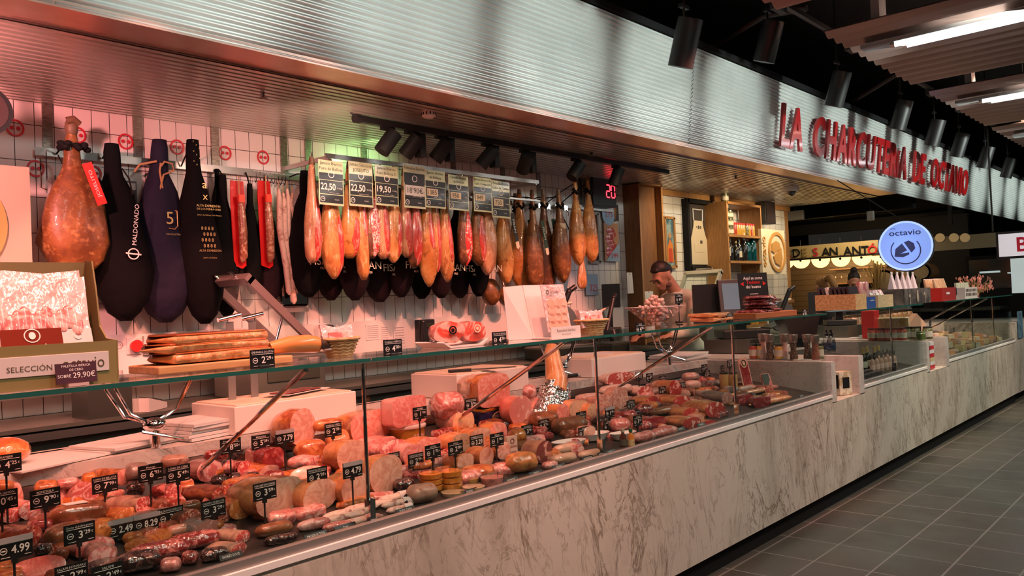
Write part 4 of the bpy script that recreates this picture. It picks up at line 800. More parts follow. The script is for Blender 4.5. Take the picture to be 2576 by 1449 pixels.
 (S_, 'wrapped_meat', 'black glinting film bundle under the white film pack', 'wrapped meat', 552, 1208, 46, 28, 0, 70, 'filmdark', {}),
 (S_, 'wrapped_meat', 'black glinting film bundle right of the 8,50 stem foot', 'wrapped meat', 592, 1205, 38, 32, 0, 60, 'filmdark', {}),
 (S_, 'wrapped_meat', 'dark film bundle under the dried beef slab', 'wrapped meat', 637, 1200, 38, 26, 0, 60, 'filmdark', {}),
 (C_, 'dried_beef', 'deep red dried beef slab under the 5,39 card', 'cured meat', 690, 1155, 52, 56, .10, 10, 'dark', {'n': 3}),
 (C_, 'dried_beef', 'dried beef in a purple-tinted film bag left of the red slab', 'cured meat', 643, 1150, 50, 52, .10, 10, 'filmdark', {'n': 3}),
 (S_, 'wrapped_meat', 'crumpled pink film pack at the foot of the porchetta', 'wrapped meat', 710, 1302, 78, 38, 0, 70, 'film', {}),
 (S_, 'salami', 'long brown salami with a red spot in front of the porchetta', 'sausage', 690, 1330, 100, 34, 0, 78, 'brown', {}),
 (S_, 'salami', 'film-wrapped brown salami at the front rail below the long one', 'sausage', 708, 1356, 90, 24, 0, 76, 'filmdark', {}),
 (S_, 'wrapped_meat', 'flat pink vacuum pack at the front rail, left of the white dry sausages', 'wrapped meat', 790, 1318, 90, 26, 0, 78, 'film', {}),
 (S_, 'wrapped_meat', 'flat pink vacuum pack lying under the white dry sausages', 'wrapped meat', 850, 1322, 80, 20, 0, 78, 'film', {}),
 (S_, 'wrapped_meat', 'shiny black wrapped piece beside the tapas tubs', 'wrapped meat', 1016, 1218, 58, 30, 0, 70, 'filmdark', {}),
 (S_, 'wrapped_meat', 'clear-wrapped mottled salami left of the cream dip tubs', 'wrapped meat', 1062, 1240, 84, 46, 0, 75, 'salch', {}),
 (S_, 'cooked_ham', 'smooth pink ham roll in film near the rail, under the 1,40 card', 'ham', 1312, 1162, 86, 48, 0, 74, 'ham', {}),
 (S_, 'wrapped_meat', 'flat pink vacuum pack left of the smooth ham roll', 'wrapped meat', 1262, 1175, 50, 24, 0, 60, 'film', {}),
 (C_, 'blood_sausage', 'thick blood sausage with a dark studded face', 'sausage', 1372, 1138, 42, 56, .13, 40, 'blut', {}),
 (S_, 'white_sausage', 'pale fat sausage right of the blood sausage, the upper one', 'sausage', 1424, 1128, 68, 24, 0, 80, 'sausage', {}),
 (S_, 'white_sausage', 'pale fat sausage right of the blood sausage, the lower one', 'sausage', 1418, 1153, 70, 26, 0, 76, 'sausage', {}),
 (S_, 'white_sausage', 'pale flat sausage at the rail near the second glass joint', 'sausage', 1484, 1142, 62, 22, 0, 80, 'sausage', {}),
 (S_, 'cheese_wedge', 'wrapped tan wedge at the rail below the blood sausage', 'wrapped food', 1384, 1170, 44, 20, 0, 60, 'film', {}),
 (C_, 'bacon_block', 'diced pink bacon block left of the 2,99 card', 'cold cut', 1518, 1016, 44, 42, .10, 15, 'head', {'n': 5}),
 (C_, 'head_cheese', 'oval head cheese loaf with a coarse pink face', 'cold cut', 1560, 1000, 44, 52, .10, 5, 'head', {}),
 (C_, 'cooked_ham', 'small wrapped ham with a pink face under the twin 2 euro cards', 'ham', 1418, 1038, 32, 42, .13, 35, 'ham', {}),
 (C_, 'meat_loaf', 'brown arched loaf with red flecks behind the 1,65 card', 'cold cut', 1458, 1030, 46, 46, .12, 5, 'speck', {'n': 3.4}),
 (S_, 'roast_piece', 'dark brown roast left of the 5,75 card', 'cold cut', 1368, 1056, 80, 42, 0, 75, 'brown', {}),
 (S_, 'roast_piece', 'dark brown roast behind the 2,85 card', 'cold cut', 1432, 1068, 96, 40, 0, 78, 'brown', {}),
 (S_, 'roast_piece', 'small dark red piece below the 5,75 card', 'cold cut', 1370, 1098, 50, 22, 0, 75, 'dark', {}),
 (C_, 'pressed_loaf', 'orange pressed loaf in shade right of the mortadella', 'cold cut', 1342, 1022, 36, 42, .10, 5, 'lomo', {'n': 4}),
 (S_, 'wrapped_meat', 'knotted film bag leaning before the foil-wrapped leg', 'wrapped meat', 1333, 985, 32, 36, 0, 20, 'film', {}),
 (S_, 'roast_ham', 'golden baked piece in film behind the paper pouch', 'ham', 1302, 1098, 50, 40, 0, 60, 'orange', {}),
 (C_, 'cooked_ham', 'reddish ham end in shade behind the paper pouch', 'ham', 1268, 1134, 36, 44, .1, 10, 'roast', {}),
 (C_, 'meat_loaf', 'loaf end right beside the second glass joint', 'cold cut', 1493, 1035, 30, 40, .1, 20, 'speck', {}),
 (C_, 'pork_rib_cut', 'cured rib slab with stripes of fat at the back', 'cured meat', 1560, 952, 74, 32, .10, 5, 'fat', {}),
 (S_, 'cured_piece', 'pale cured slab below the rib slab', 'cured meat', 1550, 980, 90, 26, 0, 80, 'fat', {}),
 (C_, 'cured_shoulder', 'white-fatted shoulder right below the rib slab', 'cured meat', 1622, 985, 40, 26, .16, 50, 'fat', {}),
 (C_, 'cured_shoulder', 'cured shoulder with a small red face, third row', 'cured meat', 1644, 1010, 40, 26, .18, 50, 'leg', {}),
 (C_, 'cured_shoulder', 'long cured shoulder whose red oval face points up right', 'cured meat', 1716, 1010, 42, 28, .26, 55, 'leg', {}),
 (C_, 'cured_shoulder', 'big cured shoulder with a wide round red face near the rail', 'cured meat', 1800, 1030, 50, 38, .26, 50, 'leg', {}),
 (C_, 'cured_shoulder', 'cured shoulder with a narrow face left of the big one', 'cured meat', 1738, 1040, 36, 28, .26, 50, 'leg', {}),
 (C_, 'cured_shoulder', 'cured shoulder lowest of the stack, next to the rail', 'cured meat', 1742, 1064, 46, 28, .22, 50, 'leg', {}),
 (C_, 'cured_shoulder', 'small cured shoulder at the rail right of the lowest one', 'cured meat', 1784, 1066, 34, 18, .16, 50, 'leg', {}),
 (C_, 'dried_beef', 'dark red slab of dried beef near the bottles', 'cured meat', 1652, 1062, 52, 26, .10, 30, 'dark', {'n': 3}),
 (S_, 'wrapped_meat', 'glossy bacon pack at the rail right of the sauce bottles', 'wrapped meat', 1672, 1086, 70, 26, 0, 78, 'film', {}),
 (S_, 'wrapped_meat', 'white-pink tripe-like pack at the rail beside the sauce bottles', 'wrapped meat', 1622, 1098, 60, 28, 0, 78, 'film', {}),
 (C_, 'salami', 'grey-cased thick salami with its end facing right', 'sausage', 1830, 1002, 26, 32, .24, 60, 'grey', {}),
 (C_, 'cured_ham_piece', 'pale ham piece with a tall pink face behind the 6 euro card', 'ham', 1700, 978, 30, 42, .22, 40, 'leg', {}),
 (C_, 'dried_beef', 'left of two dark red chunks near the orange packs', 'cured meat', 1878, 1006, 36, 26, .08, 20, 'dark', {'n': 3.4}),
 (C_, 'dried_beef', 'right of two dark red chunks near the orange packs', 'cured meat', 1918, 1012, 42, 26, .08, 20, 'dark', {'n': 3.4}),
 (S_, 'smoked_salmon', 'orange smoked salmon side along the rail at the far end', 'fish', 1940, 1008, 110, 16, 0, 82, 'salmon', {}),
 (S_, 'smoked_salmon', 'orange smoked salmon pack behind the dark red chunks', 'fish', 1880, 988, 100, 12, 0, 82, 'salmon', {}),
 (S_, 'wrapped_meat', 'pink sliced pack lying before the end panel', 'wrapped meat', 1928, 978, 64, 14, 0, 85, 'film', {}),
 (S_, 'wrapped_meat', 'pale sliced pack left of the end panel', 'wrapped meat', 1880, 976, 44, 14, 0, 85, 'fat', {}),
 (S_, 'wrapped_meat', 'clear wrapped pink meat in the white oval dish by the 2,99 card', 'wrapped meat', 1560, 1068, 56, 34, 0, 60, 'film', {'lift': .02}),
 (S_, 'wrapped_meat', 'red marbled pack under the yellow wedge', 'wrapped meat', 1580, 1045, 50, 24, 0, 60, 'filmred', {}),
 (S_, 'wrapped_meat', 'wrapped shoulder piece behind the 3 euro card', 'wrapped meat', 1618, 1030, 50, 26, 0, 60, 'filmred', {}),
 (S_, 'cured_piece', 'brown piece in shade under the long shoulder', 'cured meat', 1665, 1034, 70, 20, 0, 75, 'brown', {}),
 (S_, 'cured_piece', 'pale cured slab behind the second glass joint', 'cured meat', 1480, 1000, 70, 22, 0, 80, 'fat', {}),
]
for a in A:
    k_, nm, lab, cat, x, y, w, h, L, yaw, mat_, op = a; op = dict(op); ef = op.pop('endface', None)
    if k_ == C_: t, W_, H_ = cut(nm, lab, cat, x, y, w, h, L, yaw, mat_, **op)
    else:
        t, L_, H_ = whole(nm, lab, cat, x, y, w, h, yaw, mat_, **op)
        if ef == 'label': B().prism([(-.02, L_ * .35), (.02, L_ * .4), (.015, L_ * .75), (-.02, L_ * .7)], .002, Matrix.Translation((.0, 0, H_ + .002)) @ Matrix.Rotation(-PI / 2, 4, 'X')).done('torn_label', PAPER, t, False)
        if ef == 'string': B().tube([(H_ * .55, 0, H_ * .4), (H_ * .66, L_ * .3, H_ * .3), (H_ * .66, L_ * .7, H_ * .25), (H_ * .5, L_, H_ * .3)], .006, 6).done('red_string', RUBY, t)
# items with a build of their own
t, W_, H_ = cut('ham_loaf', 'square pink ham loaf standing on the gold tin', 'ham', 1033, 1034, 84, 72, .13, 5, 'block', n=7, wob=.02, ymax=2.92, lift=.085)
P0 = t.location.copy(); P = deck(1046, 1112); P = Vector((P0.x + .03, P0.y + .07, deckz(P0.y + .07)))
t = thing('gold_tin', 'round gold tin with a pale lid under the ham loaf', 'tin', (P.x, P.y, P.z + .004)); hh = P0.z - P.z - .02
B().lathe([(.088, 0), (.088, hh)], n=36).done('tin_body', M('gold_tin', (.42, .24, .03), .35, .5, coat=.5), t); B().lathe([(.094, hh), (.096, hh + .006), (.094, hh + .013), (.06, hh + .015)], n=36).done('lid', WHITE, t)
B().text('LA SELVA', -.0, hh * .3, .013, -.0895, w=.06).done('tin_lettering', LETTER, t, False)
t, W_, H_ = cut('cooked_ham', 'huge square ham joint half wrapped in paper on the blue and gold pack', 'ham', 1245, 982, 80, 82, .15, 6, 'ham', n=4, lift=.075, ymax=2.92, wob=.03)
b, f = loft(.12, W_ * 1.04, H_ * .98, 4, True, .1, back=.2); b.done('paper_wrap', M('wrap_paper', (.55, .38, .30), .7, bump=(25, 1, .01)), t, loc=(-.0, .05, 0))
P1 = t.location.copy(); P = Vector((P1.x + .01, P1.y + .01, deckz(P1.y) + .004)); t = thing('foil_pack', 'navy and gold foil pack under the huge square ham', 'pack', P, math.radians(6)); hh = P1.z - P.z - .012
b, f = loft(.12, .20, hh, 6, False, .06, back=.2, front=.2); b.done('pack_body', M('navy_foil', (.015, .018, .09), .25, .3, coat=.6, bump=(24, .8)), t)
B().box((0, .06, hh - .002), (.19, .11, .016), bev=.004).done('gold_top', M('gold_foil', (.85, .50, .08), .25, .8, bump=(30, 1)), t)
B().prism(squircle(.10, hh * .6, 1.6), .003, Matrix.Translation((.02, -.006, hh * .5))).done('emblem', GOLD, t, False); B().prism(squircle(.088, hh * .5, 1.6), .003, Matrix.Translation((.02, -.008, hh * .5))).done('emblem_field', M('emblem_navy', (.02, .02, .06), .4), t, False); B().text('ESTABAN', .02, hh * .42, .015, -.0095).done('lettering', GOLD, t, False)
# white dry sausages with labels
for i, (x, y, w, h) in enumerate(((884, 1286, 150, 20), (872, 1300, 150, 20), (925, 1272, 130, 18), (902, 1310, 130, 18), (990, 1252, 80, 20), (1000, 1266, 84, 18), (1005, 1280, 70, 16))):
    t, L_, H_ = whole('dry_sausage', 'white mottled thin dry sausage in the bundle near the first glass joint' if i < 4 else 'white dry sausage with a round printed label, right of the glass joint', 'sausage', x, y, w, h, 84 - i, 'sausage', group='white dry sausages left of the joint' if i < 4 else 'labelled white dry sausages')
    t.children[0].data.materials[0] = M('fuet_skin', (.74, .56, .48), .5, var=(28, (.36, .16, .13), .52, .62), bump=(50, .5), coat=.3)
    if i >= 4: B().tube([(0, L_ * .04, H_ / 2), (0, L_ * .34, H_ / 2)], H_ * .66, 14).done('paper_label', PAPER, t); B().disc((0, 0, 0), .009, .002, T=Matrix.Translation((H_ * .3, L_ * .2, H_ * 1.12)) @ Matrix.Rotation(.6, 4, 'X')).done('printed_mark', MBLACK, t, False)
# tubs, dishes, bottles
CLR = glassmat('clear_plastic', (.95, .95, .94), 1, .05)
def tub(lab, x, yb, w, h, col, n=1, grp=None, z=0):
    P = deck(x, yb); r = mt(w, P) / 2; hh = max(.012, mt(h, P)); t = thing('dip_tub', lab, 'tub', P, group=grp)
    B().lathe([(r * .9, 0), (r, hh), (r * 1.03, hh), (r * 1.03, hh + .003)], n=28).done('clear_tub', CLR, t)
    for i in range(n):
        z0 = hh * i / n + .002; B().lathe([(r * .86, z0), (r * .93, z0 + hh / n * .8)], n=24).done('filling', M('fill_%s' % lab[:8], col, .3, coat=.6, var=(60, tuple(c * .6 for c in col), .55, .65)), t)
tub('tall stack of orange dip tubs near the front rail', 1086, 1232, 64, 44, (.85, .30, .03), 3); tub('tall stack of dark orange dip tubs right of the first stack', 1136, 1228, 62, 46, (.48, .11, .025), 3)
tub('pink dip tub at the rail near the smooth ham roll', 1238, 1220, 62, 24, (.78, .30, .26)); tub('cream dip tub behind the pink one', 1222, 1198, 50, 12, (.7, .5, .3)); tub('orange and cream flat tub left of the pink tub', 1186, 1215, 40, 14, (.8, .4, .12))
tub('flat cream cheese tub with lid lying at the rail', 1192, 1234, 62, 12, (.82, .62, .4)); tub('flat cream cheese tub at the rail, the left one', 1140, 1246, 64, 10, (.8, .55, .32))
def dish(x, yb, w, lab):
    P = deck(x, yb); r = mt(w, P) / 2; t = thing('oval_dish', lab, 'dish', P, math.radians(-15)); B().lathe([(r * .5, 0), (r * .75, .006), (r, .035), (r * 1.02, .037), (r * .96, .034), (r * .7, .01), (r * .1, .008)], n=32, sy=.55).done('bowl', WHITE, t); return P, r
dish(1432, 1128, 100, 'empty white oval dish right of the blood sausage'); dish(1492, 1108, 98, 'white oval dish under the yellow wedge'); dish(1568, 1106, 80, 'white oval dish left of the sauce bottles')
t, L_, H_ = whole('cheese_wedge', 'yellow wrapped wedge in the white dish by the second glass joint', 'wrapped food', 1474, 1084, 50, 28, 70, 'swirl', lift=.01)
for x, c, l in ((1568, (.09, .02, .01), 'dark sauce bottle with a cream cap near the rail'), (1588, (.75, .25, .04), 'amber sauce bottle with a green cap near the rail')):
    P = deck(x, 1124); s_ = mt(44, P); t = thing('sauce_bottle', l, 'bottle', P)
    B().lathe([(s_ * .2, 0), (s_ * .21, s_ * .6), (s_ * .09, s_ * .78), (s_ * .08, s_ * .85)], n=16).done('glass_body', M('sauce_%d' % x, c, .15, coat=1), t); B().lathe([(s_ * .11, s_ * .84), (s_ * .11, s_ * 1.03)], n=14).done('cap', M('cap_%d' % x, (.6, .5, .38) if x == 1568 else (.02, .12, .05), .4), t)
    B().lathe([(s_ * .216, s_ * .1), (s_ * .216, s_ * .45)], n=16).done('label', M('lab_%d' % x, (.12, .1, .08) if x == 1568 else (.8, .6, .3), .5), t)
    if x == 1588: B().text('SALSA', 0, s_ * .26, s_ * .1, -s_ * .225, w=s_ * .3).done('lettering', RUBY, t, False)
P = deck(1290, 1144); t = thing('paper_pouch', 'upright printed paper pouch right of the 1,40 card', 'pouch', P, math.radians(-8)); w, h = mt(33, P), mt(46, P)
B().prism([(-w / 2, 0), (w / 2, 0), (w * .5, h), (-w * .5, h)], .02).done('pouch', M('pouch_paper', (.66, .50, .42), .5), t, False); B().text('Schlachtfest', 0, h * .4, h * .16, -.002, w=w * .9).text('Krone', 0, h * .1, h * .16, -.002).ring((0, -.002, h * .75), w * .2, w * .15, .001).done('lettering', M('ink_red', (.25, .03, .02), .5), t, False)
# whole serrano leg wrapped in foil, standing in a holder on the rear shelf
P = aZ(1440, 1012, .95); P = Vector((P.x, 2.9, deckz(2.9)))
TP = aY(1388, 885, 3.02); FT = aY(1400, 960, 2.95); t = thing('foil_wrapped_ham', 'cured leg standing upright wrapped in crumpled silver foil', 'ham', P)
d = TP - P; q = FT - P; FOILM = M('foil', (.9, .80, .78), .14, 1, bump=(34, 1, .02))
B().tube([d * 1.06 + Vector((0, 0, .02)), d, (d + q) / 2, q, q * .7], [.03, .045, .052, .066, .07], 14).done('leg', M('leg_gold', (.62, .26, .08), .3, var=(9, (.78, .42, .2), .4, .6), coat=1), t)
b = B(); n = 26
pr = [(.115, 0), (.11, .05), (.085, .11), (.075, .16), (.07, q.z * .85), (.062, q.z + .02)]; rings = []
for i, (r, z) in enumerate(pr):
    f_ = z / (q.z + .02); ring = []
    for k in range(n):
        a_ = 2 * PI * k / n; rr = r * (1 + .16 * math.sin(k * 5.3 + i * 2.2) * (.4 + .6 * (k % 2))); ring.append(b.bm.verts.new((q.x * f_ + rr * math.cos(a_) * 1.3, q.y * f_ + rr * .8 * math.sin(a_), z)))
    rings.append(ring)
for i in range(len(rings) - 1):
    for k in range(n): b.bm.faces.new((rings[i][k], rings[i][(k + 1) % n], rings[i + 1][(k + 1) % n], rings[i + 1][k]))
b.done('foil', FOILM, t, ang=10)
B().tube([q + Vector((.03, -.07, .03)), q + Vector((.10, -.07, .03))], .012).done('clamp_screw', BLACK, t)
# upright packs by the end panel
P = deck(1884, 978); t = thing('sliced_pack', 'upright tray of fanned dark red slices by the far end panel', 'pack', P, math.radians(-10), rx=math.radians(-12)); w, h = mt(40, P), mt(78, P)
B().prism(squircle(w, h, 5), .006, Matrix.Translation((0, 0, h / 2))).done('tray', M('tray_pink', (.80, .52, .46), .2, coat=1), t, False)
b = B()
for i in range(9):
    z = h * (.08 + .075 * i)
    for s_ in (-1, 1): b.add([(0, -.003, z - .004), (s_ * w * .4, -.003, z + .012), (s_ * w * .4, -.003, z + .028), (0, -.003, z + .012)], [(0, 1, 2, 3)])
b.done('slices', K['dark'][1], t, False); B().disc((0, -.004, h * .84), w * .3, .001).done('round_label', BAND, t, False); B().ring((0, -.006, h * .84), w * .22, w * .16, .001).done('label_ring', MBLACK, t, False)
P = deck(1935, 974); t = thing('sliced_pack', 'small pack with a dark green corner label by the end panel', 'pack', P, math.radians(-10), rx=math.radians(-20)); w, h = mt(38, P), mt(36, P)
B().prism(squircle(w, h, 6), .008, Matrix.Translation((0, 0, h / 2))).done('pack', K['film'][0], t, False); B().prism([(-w * .45, h * .05), (-w * .05, h * .05), (w * .35, h * .6), (w * .35, h * .95), (-w * .45, h * .95)], .002, Matrix.Translation((0, -.004, 0))).done('label', M('lab_green', (.05, .09, .08), .5), t, False)
for i, (x, y, l) in enumerate(((1742, 968, 'lower'), (1738, 948, 'upper'))):
    whole('rolled_fat', 'white-pink rolled slices stacked near the 7,90 card, the %s one' % l, 'cold cut', x, y, 44, 22, 70, 'fat', lift=.02 * i + .01)
for i, (x, l) in enumerate(((1822, 'left'), (1845, 'right'))):
    P = deck(x, 978); t = thing('honey_jar', 'small amber jar with card holders behind it, the %s one' % l, 'jar', P); s_ = mt(42, P); B().lathe([(s_ * .26, 0), (s_ * .28, s_ * .8), (s_ * .22, s_ * .9)], n=16).done('glass_body', M('amber', (.75, .40, .14), .15, coat=1), t); B().lathe([(s_ * .24, s_ * .88), (s_ * .24, s_)], n=16).done('lid', DSTEEL, t)
# marbled chunk on white plate over rear shelf at the left edge
P = aZ(22, 1160, 1.0); t = thing('roast_joint', 'glossy orange roast joint in film on paper at the left edge of the shelf', 'ham', (P.x, 3.2, 1.012), math.radians(40)); b, f = loft(.2, .17, .095, 2.2, False, .1, back=.5, front=.5); b.done('body', M('roast_film', (.72, .14, .03), .25, var=(14, (.9, .32, .10), .45, .6), coat=1, bump=(24, 1, .008)), t)
tag(B().box((P.x + .06, 3.24, 1.006), (.34, .26, .006), rz=.3).done('butcher_paper', PAPER, smooth=False), 'white sheet of butcher paper under the orange roast joint', 'paper')
# ---------------------------------------------------------------- price cards
def card(x, y, hpx, title, price, style=0, stick=True, wr=1.48, yaw=0, hh=.056, surf=None, Y=None, roll=0, lab=None, cents=''):
    z_ = hh * F / hpx; d = ray(x, y); P = CAM + d * (z_ / d.dot(FWD))
    if surf is None:
        if P.y < 2.30: P = aY(x, y, 2.30)
        if P.y > 3.06: P = aY(x, y, 3.06)
        gz = deckz(P.y)
        if P.z - hh / 2 < gz + .01: 
            P = deck(x, y, hh / 2 + .012); gz = deckz(P.y)
    else:
        P = aY(x, y, Y) if Y else P; gz = surf
    w = hh * wr; bz = P.z - hh / 2
    l = lab or 'black price card reading %s' % (title + ' ' if title else '') + (price + cents)
    t = thing('price_card', l[:118], 'price card', (P.x, P.y, bz), math.radians(yaw), 'black price cards on stems', ry=math.radians(roll))
    B().box((0, 0, hh / 2), (w, .003, hh)).done('card', CARD, t, False)
    b = B().box((0, -.0025, hh * .74), (w * .86, .001, hh * .022)).ring((-w * .30, -.002, hh * .42), hh * .155, hh * .125, .001, 20).box((-w * .30, -.002, hh * .42), (hh * .16, .001, hh * .05)).box((w * .36, -.002, hh * .12), (w * .18, .001, hh * .02)).box((-w * .25, -.002, hh * .12), (w * .25, .001, hh * .02))
    b.text(title, 0, hh * .80, hh * .12, -.0025, fit=w * .88)
    b.text(price, w * .03 if cents else w * .16, hh * .26, hh * .37, -.0025, al='c', bold=.015, fit=w * .5)
    if cents: b.text("'" + cents, w * .13, hh * .42, hh * .20, -.0025, al='l', bold=.012).text('€', w * .40, hh * .44, hh * .11, -.0025)
    b.done('lettering', LETTER, t, False)
    if style: B().box((0, -.003, hh * .88), (w, .002, hh * .26)).done('grey_header', M('header_grey', (.42, .40, .42), .5), t, False)
    if stick:
        sh = max(.002, bz - gz)
        B().box((0, .003, 0), (.012, .01, .02)).tube([(0, .004, 0), (0, .004, -sh + .003)], .0032, 8).done('stem', BLACK, t, False)
        B().box((0, .004, -sh + .006), (.034, .03, .010), bev=.003).done('foot', BLACK, t, False)
    return t
CD = [(16, 1166, 46, 'FIAMBRE', '4', '25', 0), (5, 1258, 48, 'PALETA JAMÓN', '0', '45', 0), (114, 1253, 47, 'BONDIOLA', '9', '90', 0), (264, 1218, 42, 'LOMO DE BELLOTA', '7', '99', 0), (379, 1190, 42, 'Morcón', '6', '93', 0), (448, 1191, 42, 'LOMO DE CEBO', '5', '49', 0), (580, 1122, 38, 'Presa de bellota', '8', '50', 0),
 (537, 1279, 44, 'CHORIZO DE BELLOTA', '3', '29', 0), (200, 1341, 50, 'Chorizo de bellota picante', '3', '29', 0), (305, 1328, 44, 'Chorizo', '2.49', '', 1), (369, 1314, 44, 'Salchichón de', '8.29', '', 1), (429, 1298, 44, 'SALCHICHÓN DE BELLOTA', '3', '29', 0), (36, 1377, 56, 'Salchichón', '4.99', '', 1), (180, 1445, 52, 'SALAMI HÚNGARO', '2', '99', 0), (271, 1445, 52, 'SALAMI', '2', '49', 0),
 (656, 1111, 35, 'BRESAOLA', '5', '39', 0), (716, 1099, 36, 'Roast beef', '7.79', '', 1), (666, 1235, 44, 'PORCHETTA ROMANA', '3', '59', 0), (838, 1081, 34, 'BONDIOLA CERDO', '2', '35', 0), (798, 1196, 40, 'PECHUGA DE PAVO', '2', '39', 0), (887, 1181, 40, 'Pavo', '4.79', '', 1), (936, 1061, 30, 'JAMÓN COCIDO', '2', '49', 0), (985, 1157, 35, 'PAVO TRUFADO', '3', '89', 0),
 (1046, 1157, 34, 'CARNE MECHADA', '2', '79', 0), (1089, 1136, 35, 'LACÓN', '1', '75', 0), (1056, 1039, 31, 'FIAMBRE', '1', '10', 0), (1146, 1127, 34, 'POLLO', '2', '89', 0), (1199, 1110, 32, 'FIAMBRE DE PAVO', '3.29', '', 0), (1250, 1106, 33, 'POLLO', '1', '40', 0), (1326, 1083, 28, 'COCHINITA', '3', '95', 0), (1185, 1016, 28, 'LACÓN AHUMADO', '3', '90', 0), (1260, 1008, 26, 'Jamón', '7.29', '', 1),
 (1357, 987, 23, 'CHICHARRÓN', '2', '45', 0), (1386, 987, 23, 'MORTADELA', '2', '15', 0), (1368, 1069, 25, 'ROAST BEEF', '5', '75', 0), (1419, 1066, 27, 'SOLOMILLO', '2', '85', 0), (1462, 1049, 27, 'PATÉ', '1', '65', 0), (1468, 1088, 26, 'QUESO', '2', '65', 0), (1534, 1037, 27, 'BACON', '1', '90', 1), (1530, 1071, 26, 'CABEZA', '2', '99', 0), (1587, 1019, 24, 'MORCILLA', '2', '70', 0), (1604, 1058, 27, 'TOCINO', '3', '10', 0),
 (1552, 961, 15, 'PANCETA', '8', '20', 0), (1608, 945, 22, 'Papada', '12', '', 1), (1634, 949, 20, 'LACÓN', '4', '10', 0), (1667, 956, 17, 'COSTILLA', '3', '15', 0), (1666, 983, 22, 'PALETILLA', '6', '10', 0), (1716, 972, 20, 'CODILLO', '7', '90', 0), (1738, 953, 18, 'CECINA', '8', '95', 0), (1779, 942, 19, 'MANTECA', '3', '45', 0), (1772, 926, 15, 'FOIE', '6', '30', 0), (1820, 928, 17, 'MIEL', '4', '95', 0), (1836, 915, 19, 'SOBRASADA', '2', '55', 0), (1850, 922, 17, 'ATÚN', '5', '10', 0)]
for x, y, h, ti, p, c, st in CD: card(x, y, h, ti, p, st, cents=c, lab='black price card reading %s %s%s, in the meat case' % (ti, p, "'" + c if c else ''))
for i, (x, y, s_) in enumerate(((794, 1346, 'PRODUCTOS'), (869, 1325, 'Fuet'), (1020, 1283, 'FUET CASA'), (1181, 1236, 'QUESO'), (1285, 1207, 'HUMMUS'), (1348, 1190, 'JAMÓN'), (1406, 1173, 'Butifarra'), (1478, 1152, 'SALCHICHA'), (1535, 1137, 'SALSA'), (1712, 1079, 'PALETA'), (1764, 1068, 'CENTRO'), (2015, 996, 'SALMÓN'), (2046, 993, 'TRUCHA'), (580, 1398, 'CHORIZO DULCE'))):
    P = aZ(x, y, .80); P.y = max(P.y, 2.235); P = aY(x, y, 2.245); w = .085 if i < 11 else .07
    t = thing('rail_label', 'small black strip label reading %s lying along the front rail' % s_, 'label', (P.x, 2.245, P.z), 0, 'strip labels along the front rail', rx=math.radians(-35))
    B().box((0, 0, 0), (w, .003, .018)).done('strip', CARD, t, False); B().text(s_, 0, -.004, .008, -.0025, fit=w * .8).done('lettering', LETTER, t, False)
# ---------------------------------------------------------------- things on the glass shelf and behind it
ST = 1.338
def top(px, py, z=ST, ymax=2.48): 
    P = aZ(px, py, z)
    if P.y > ymax: P = aY(px, py, ymax); P.z = z
    if P.y < 2.22: P.y = 2.22
    return P
# olive cardboard display box with packs
P = Vector((.70, 2.36, ST)); t = thing('display_box', 'olive cardboard display box holding meat packs on the glass shelf at the left', 'display box', (.575, 2.24, ST), math.radians(-3))
OL2 = M('olive_inside', (.16, .15, .06), .7)
b = B(); b.prism([(0, 0), (.24, 0), (.24, .09), (.20, .10), (.11, .13), (.075, .22), (.06, .335), (0, .335)][:0] or [(0, 0), (.225, 0), (.225, .11), (.15, .115), (.10, .15), (.08, .25), (.055, .33), (0, .335)], .004, Matrix.Rotation(PI / 2, 4, 'Z') @ Matrix.Diagonal((1, 1, 1, 1)))
for v in b.bm.verts: v.co.y = .225 - v.co.y
b.done('side_panel', OLIVE, t, False)
b = B(); b.prism([(0, 0), (.225, 0), (.225, .11), (.15, .115), (.10, .15), (.08, .25), (.055, .33), (0, .335)], .004, Matrix.Rotation(PI / 2, 4, 'Z'))
for v in b.bm.verts: v.co.y = .225 - v.co.y; v.co.x += .335
b.done('side_panel', OLIVE, t, False)
B().box((.165, .222, .165), (.33, .004, .33)).done('back_panel', OL2, t, False); B().box((.165, 0, .055), (.33, .004, .11)).done('front_panel', OLIVE, t, False); B().box((.165, .11, .003), (.33, .22, .004)).done('bottom', OLIVE, t, False)
B().prism([(x + .165, z) for x, z in squircle(.27, .052, 8)], .002, y=-.004).vshift(0, 0, .056).done('front_label', PAPER, t, False) if hasattr(B, 'vshift') else B().box((.185, -.003, .058), (.25, .003, .05), bev=.001).done('front_label', PAPER, t, False)
B().text('SELECCIÓN', .125, .046, .014, -.0052, w=.10).text('octavio', .248, .044, .03, -.0052, w=.10).done('label_lettering', M('brown_ink', (.10, .06, .03), .6), t, False)
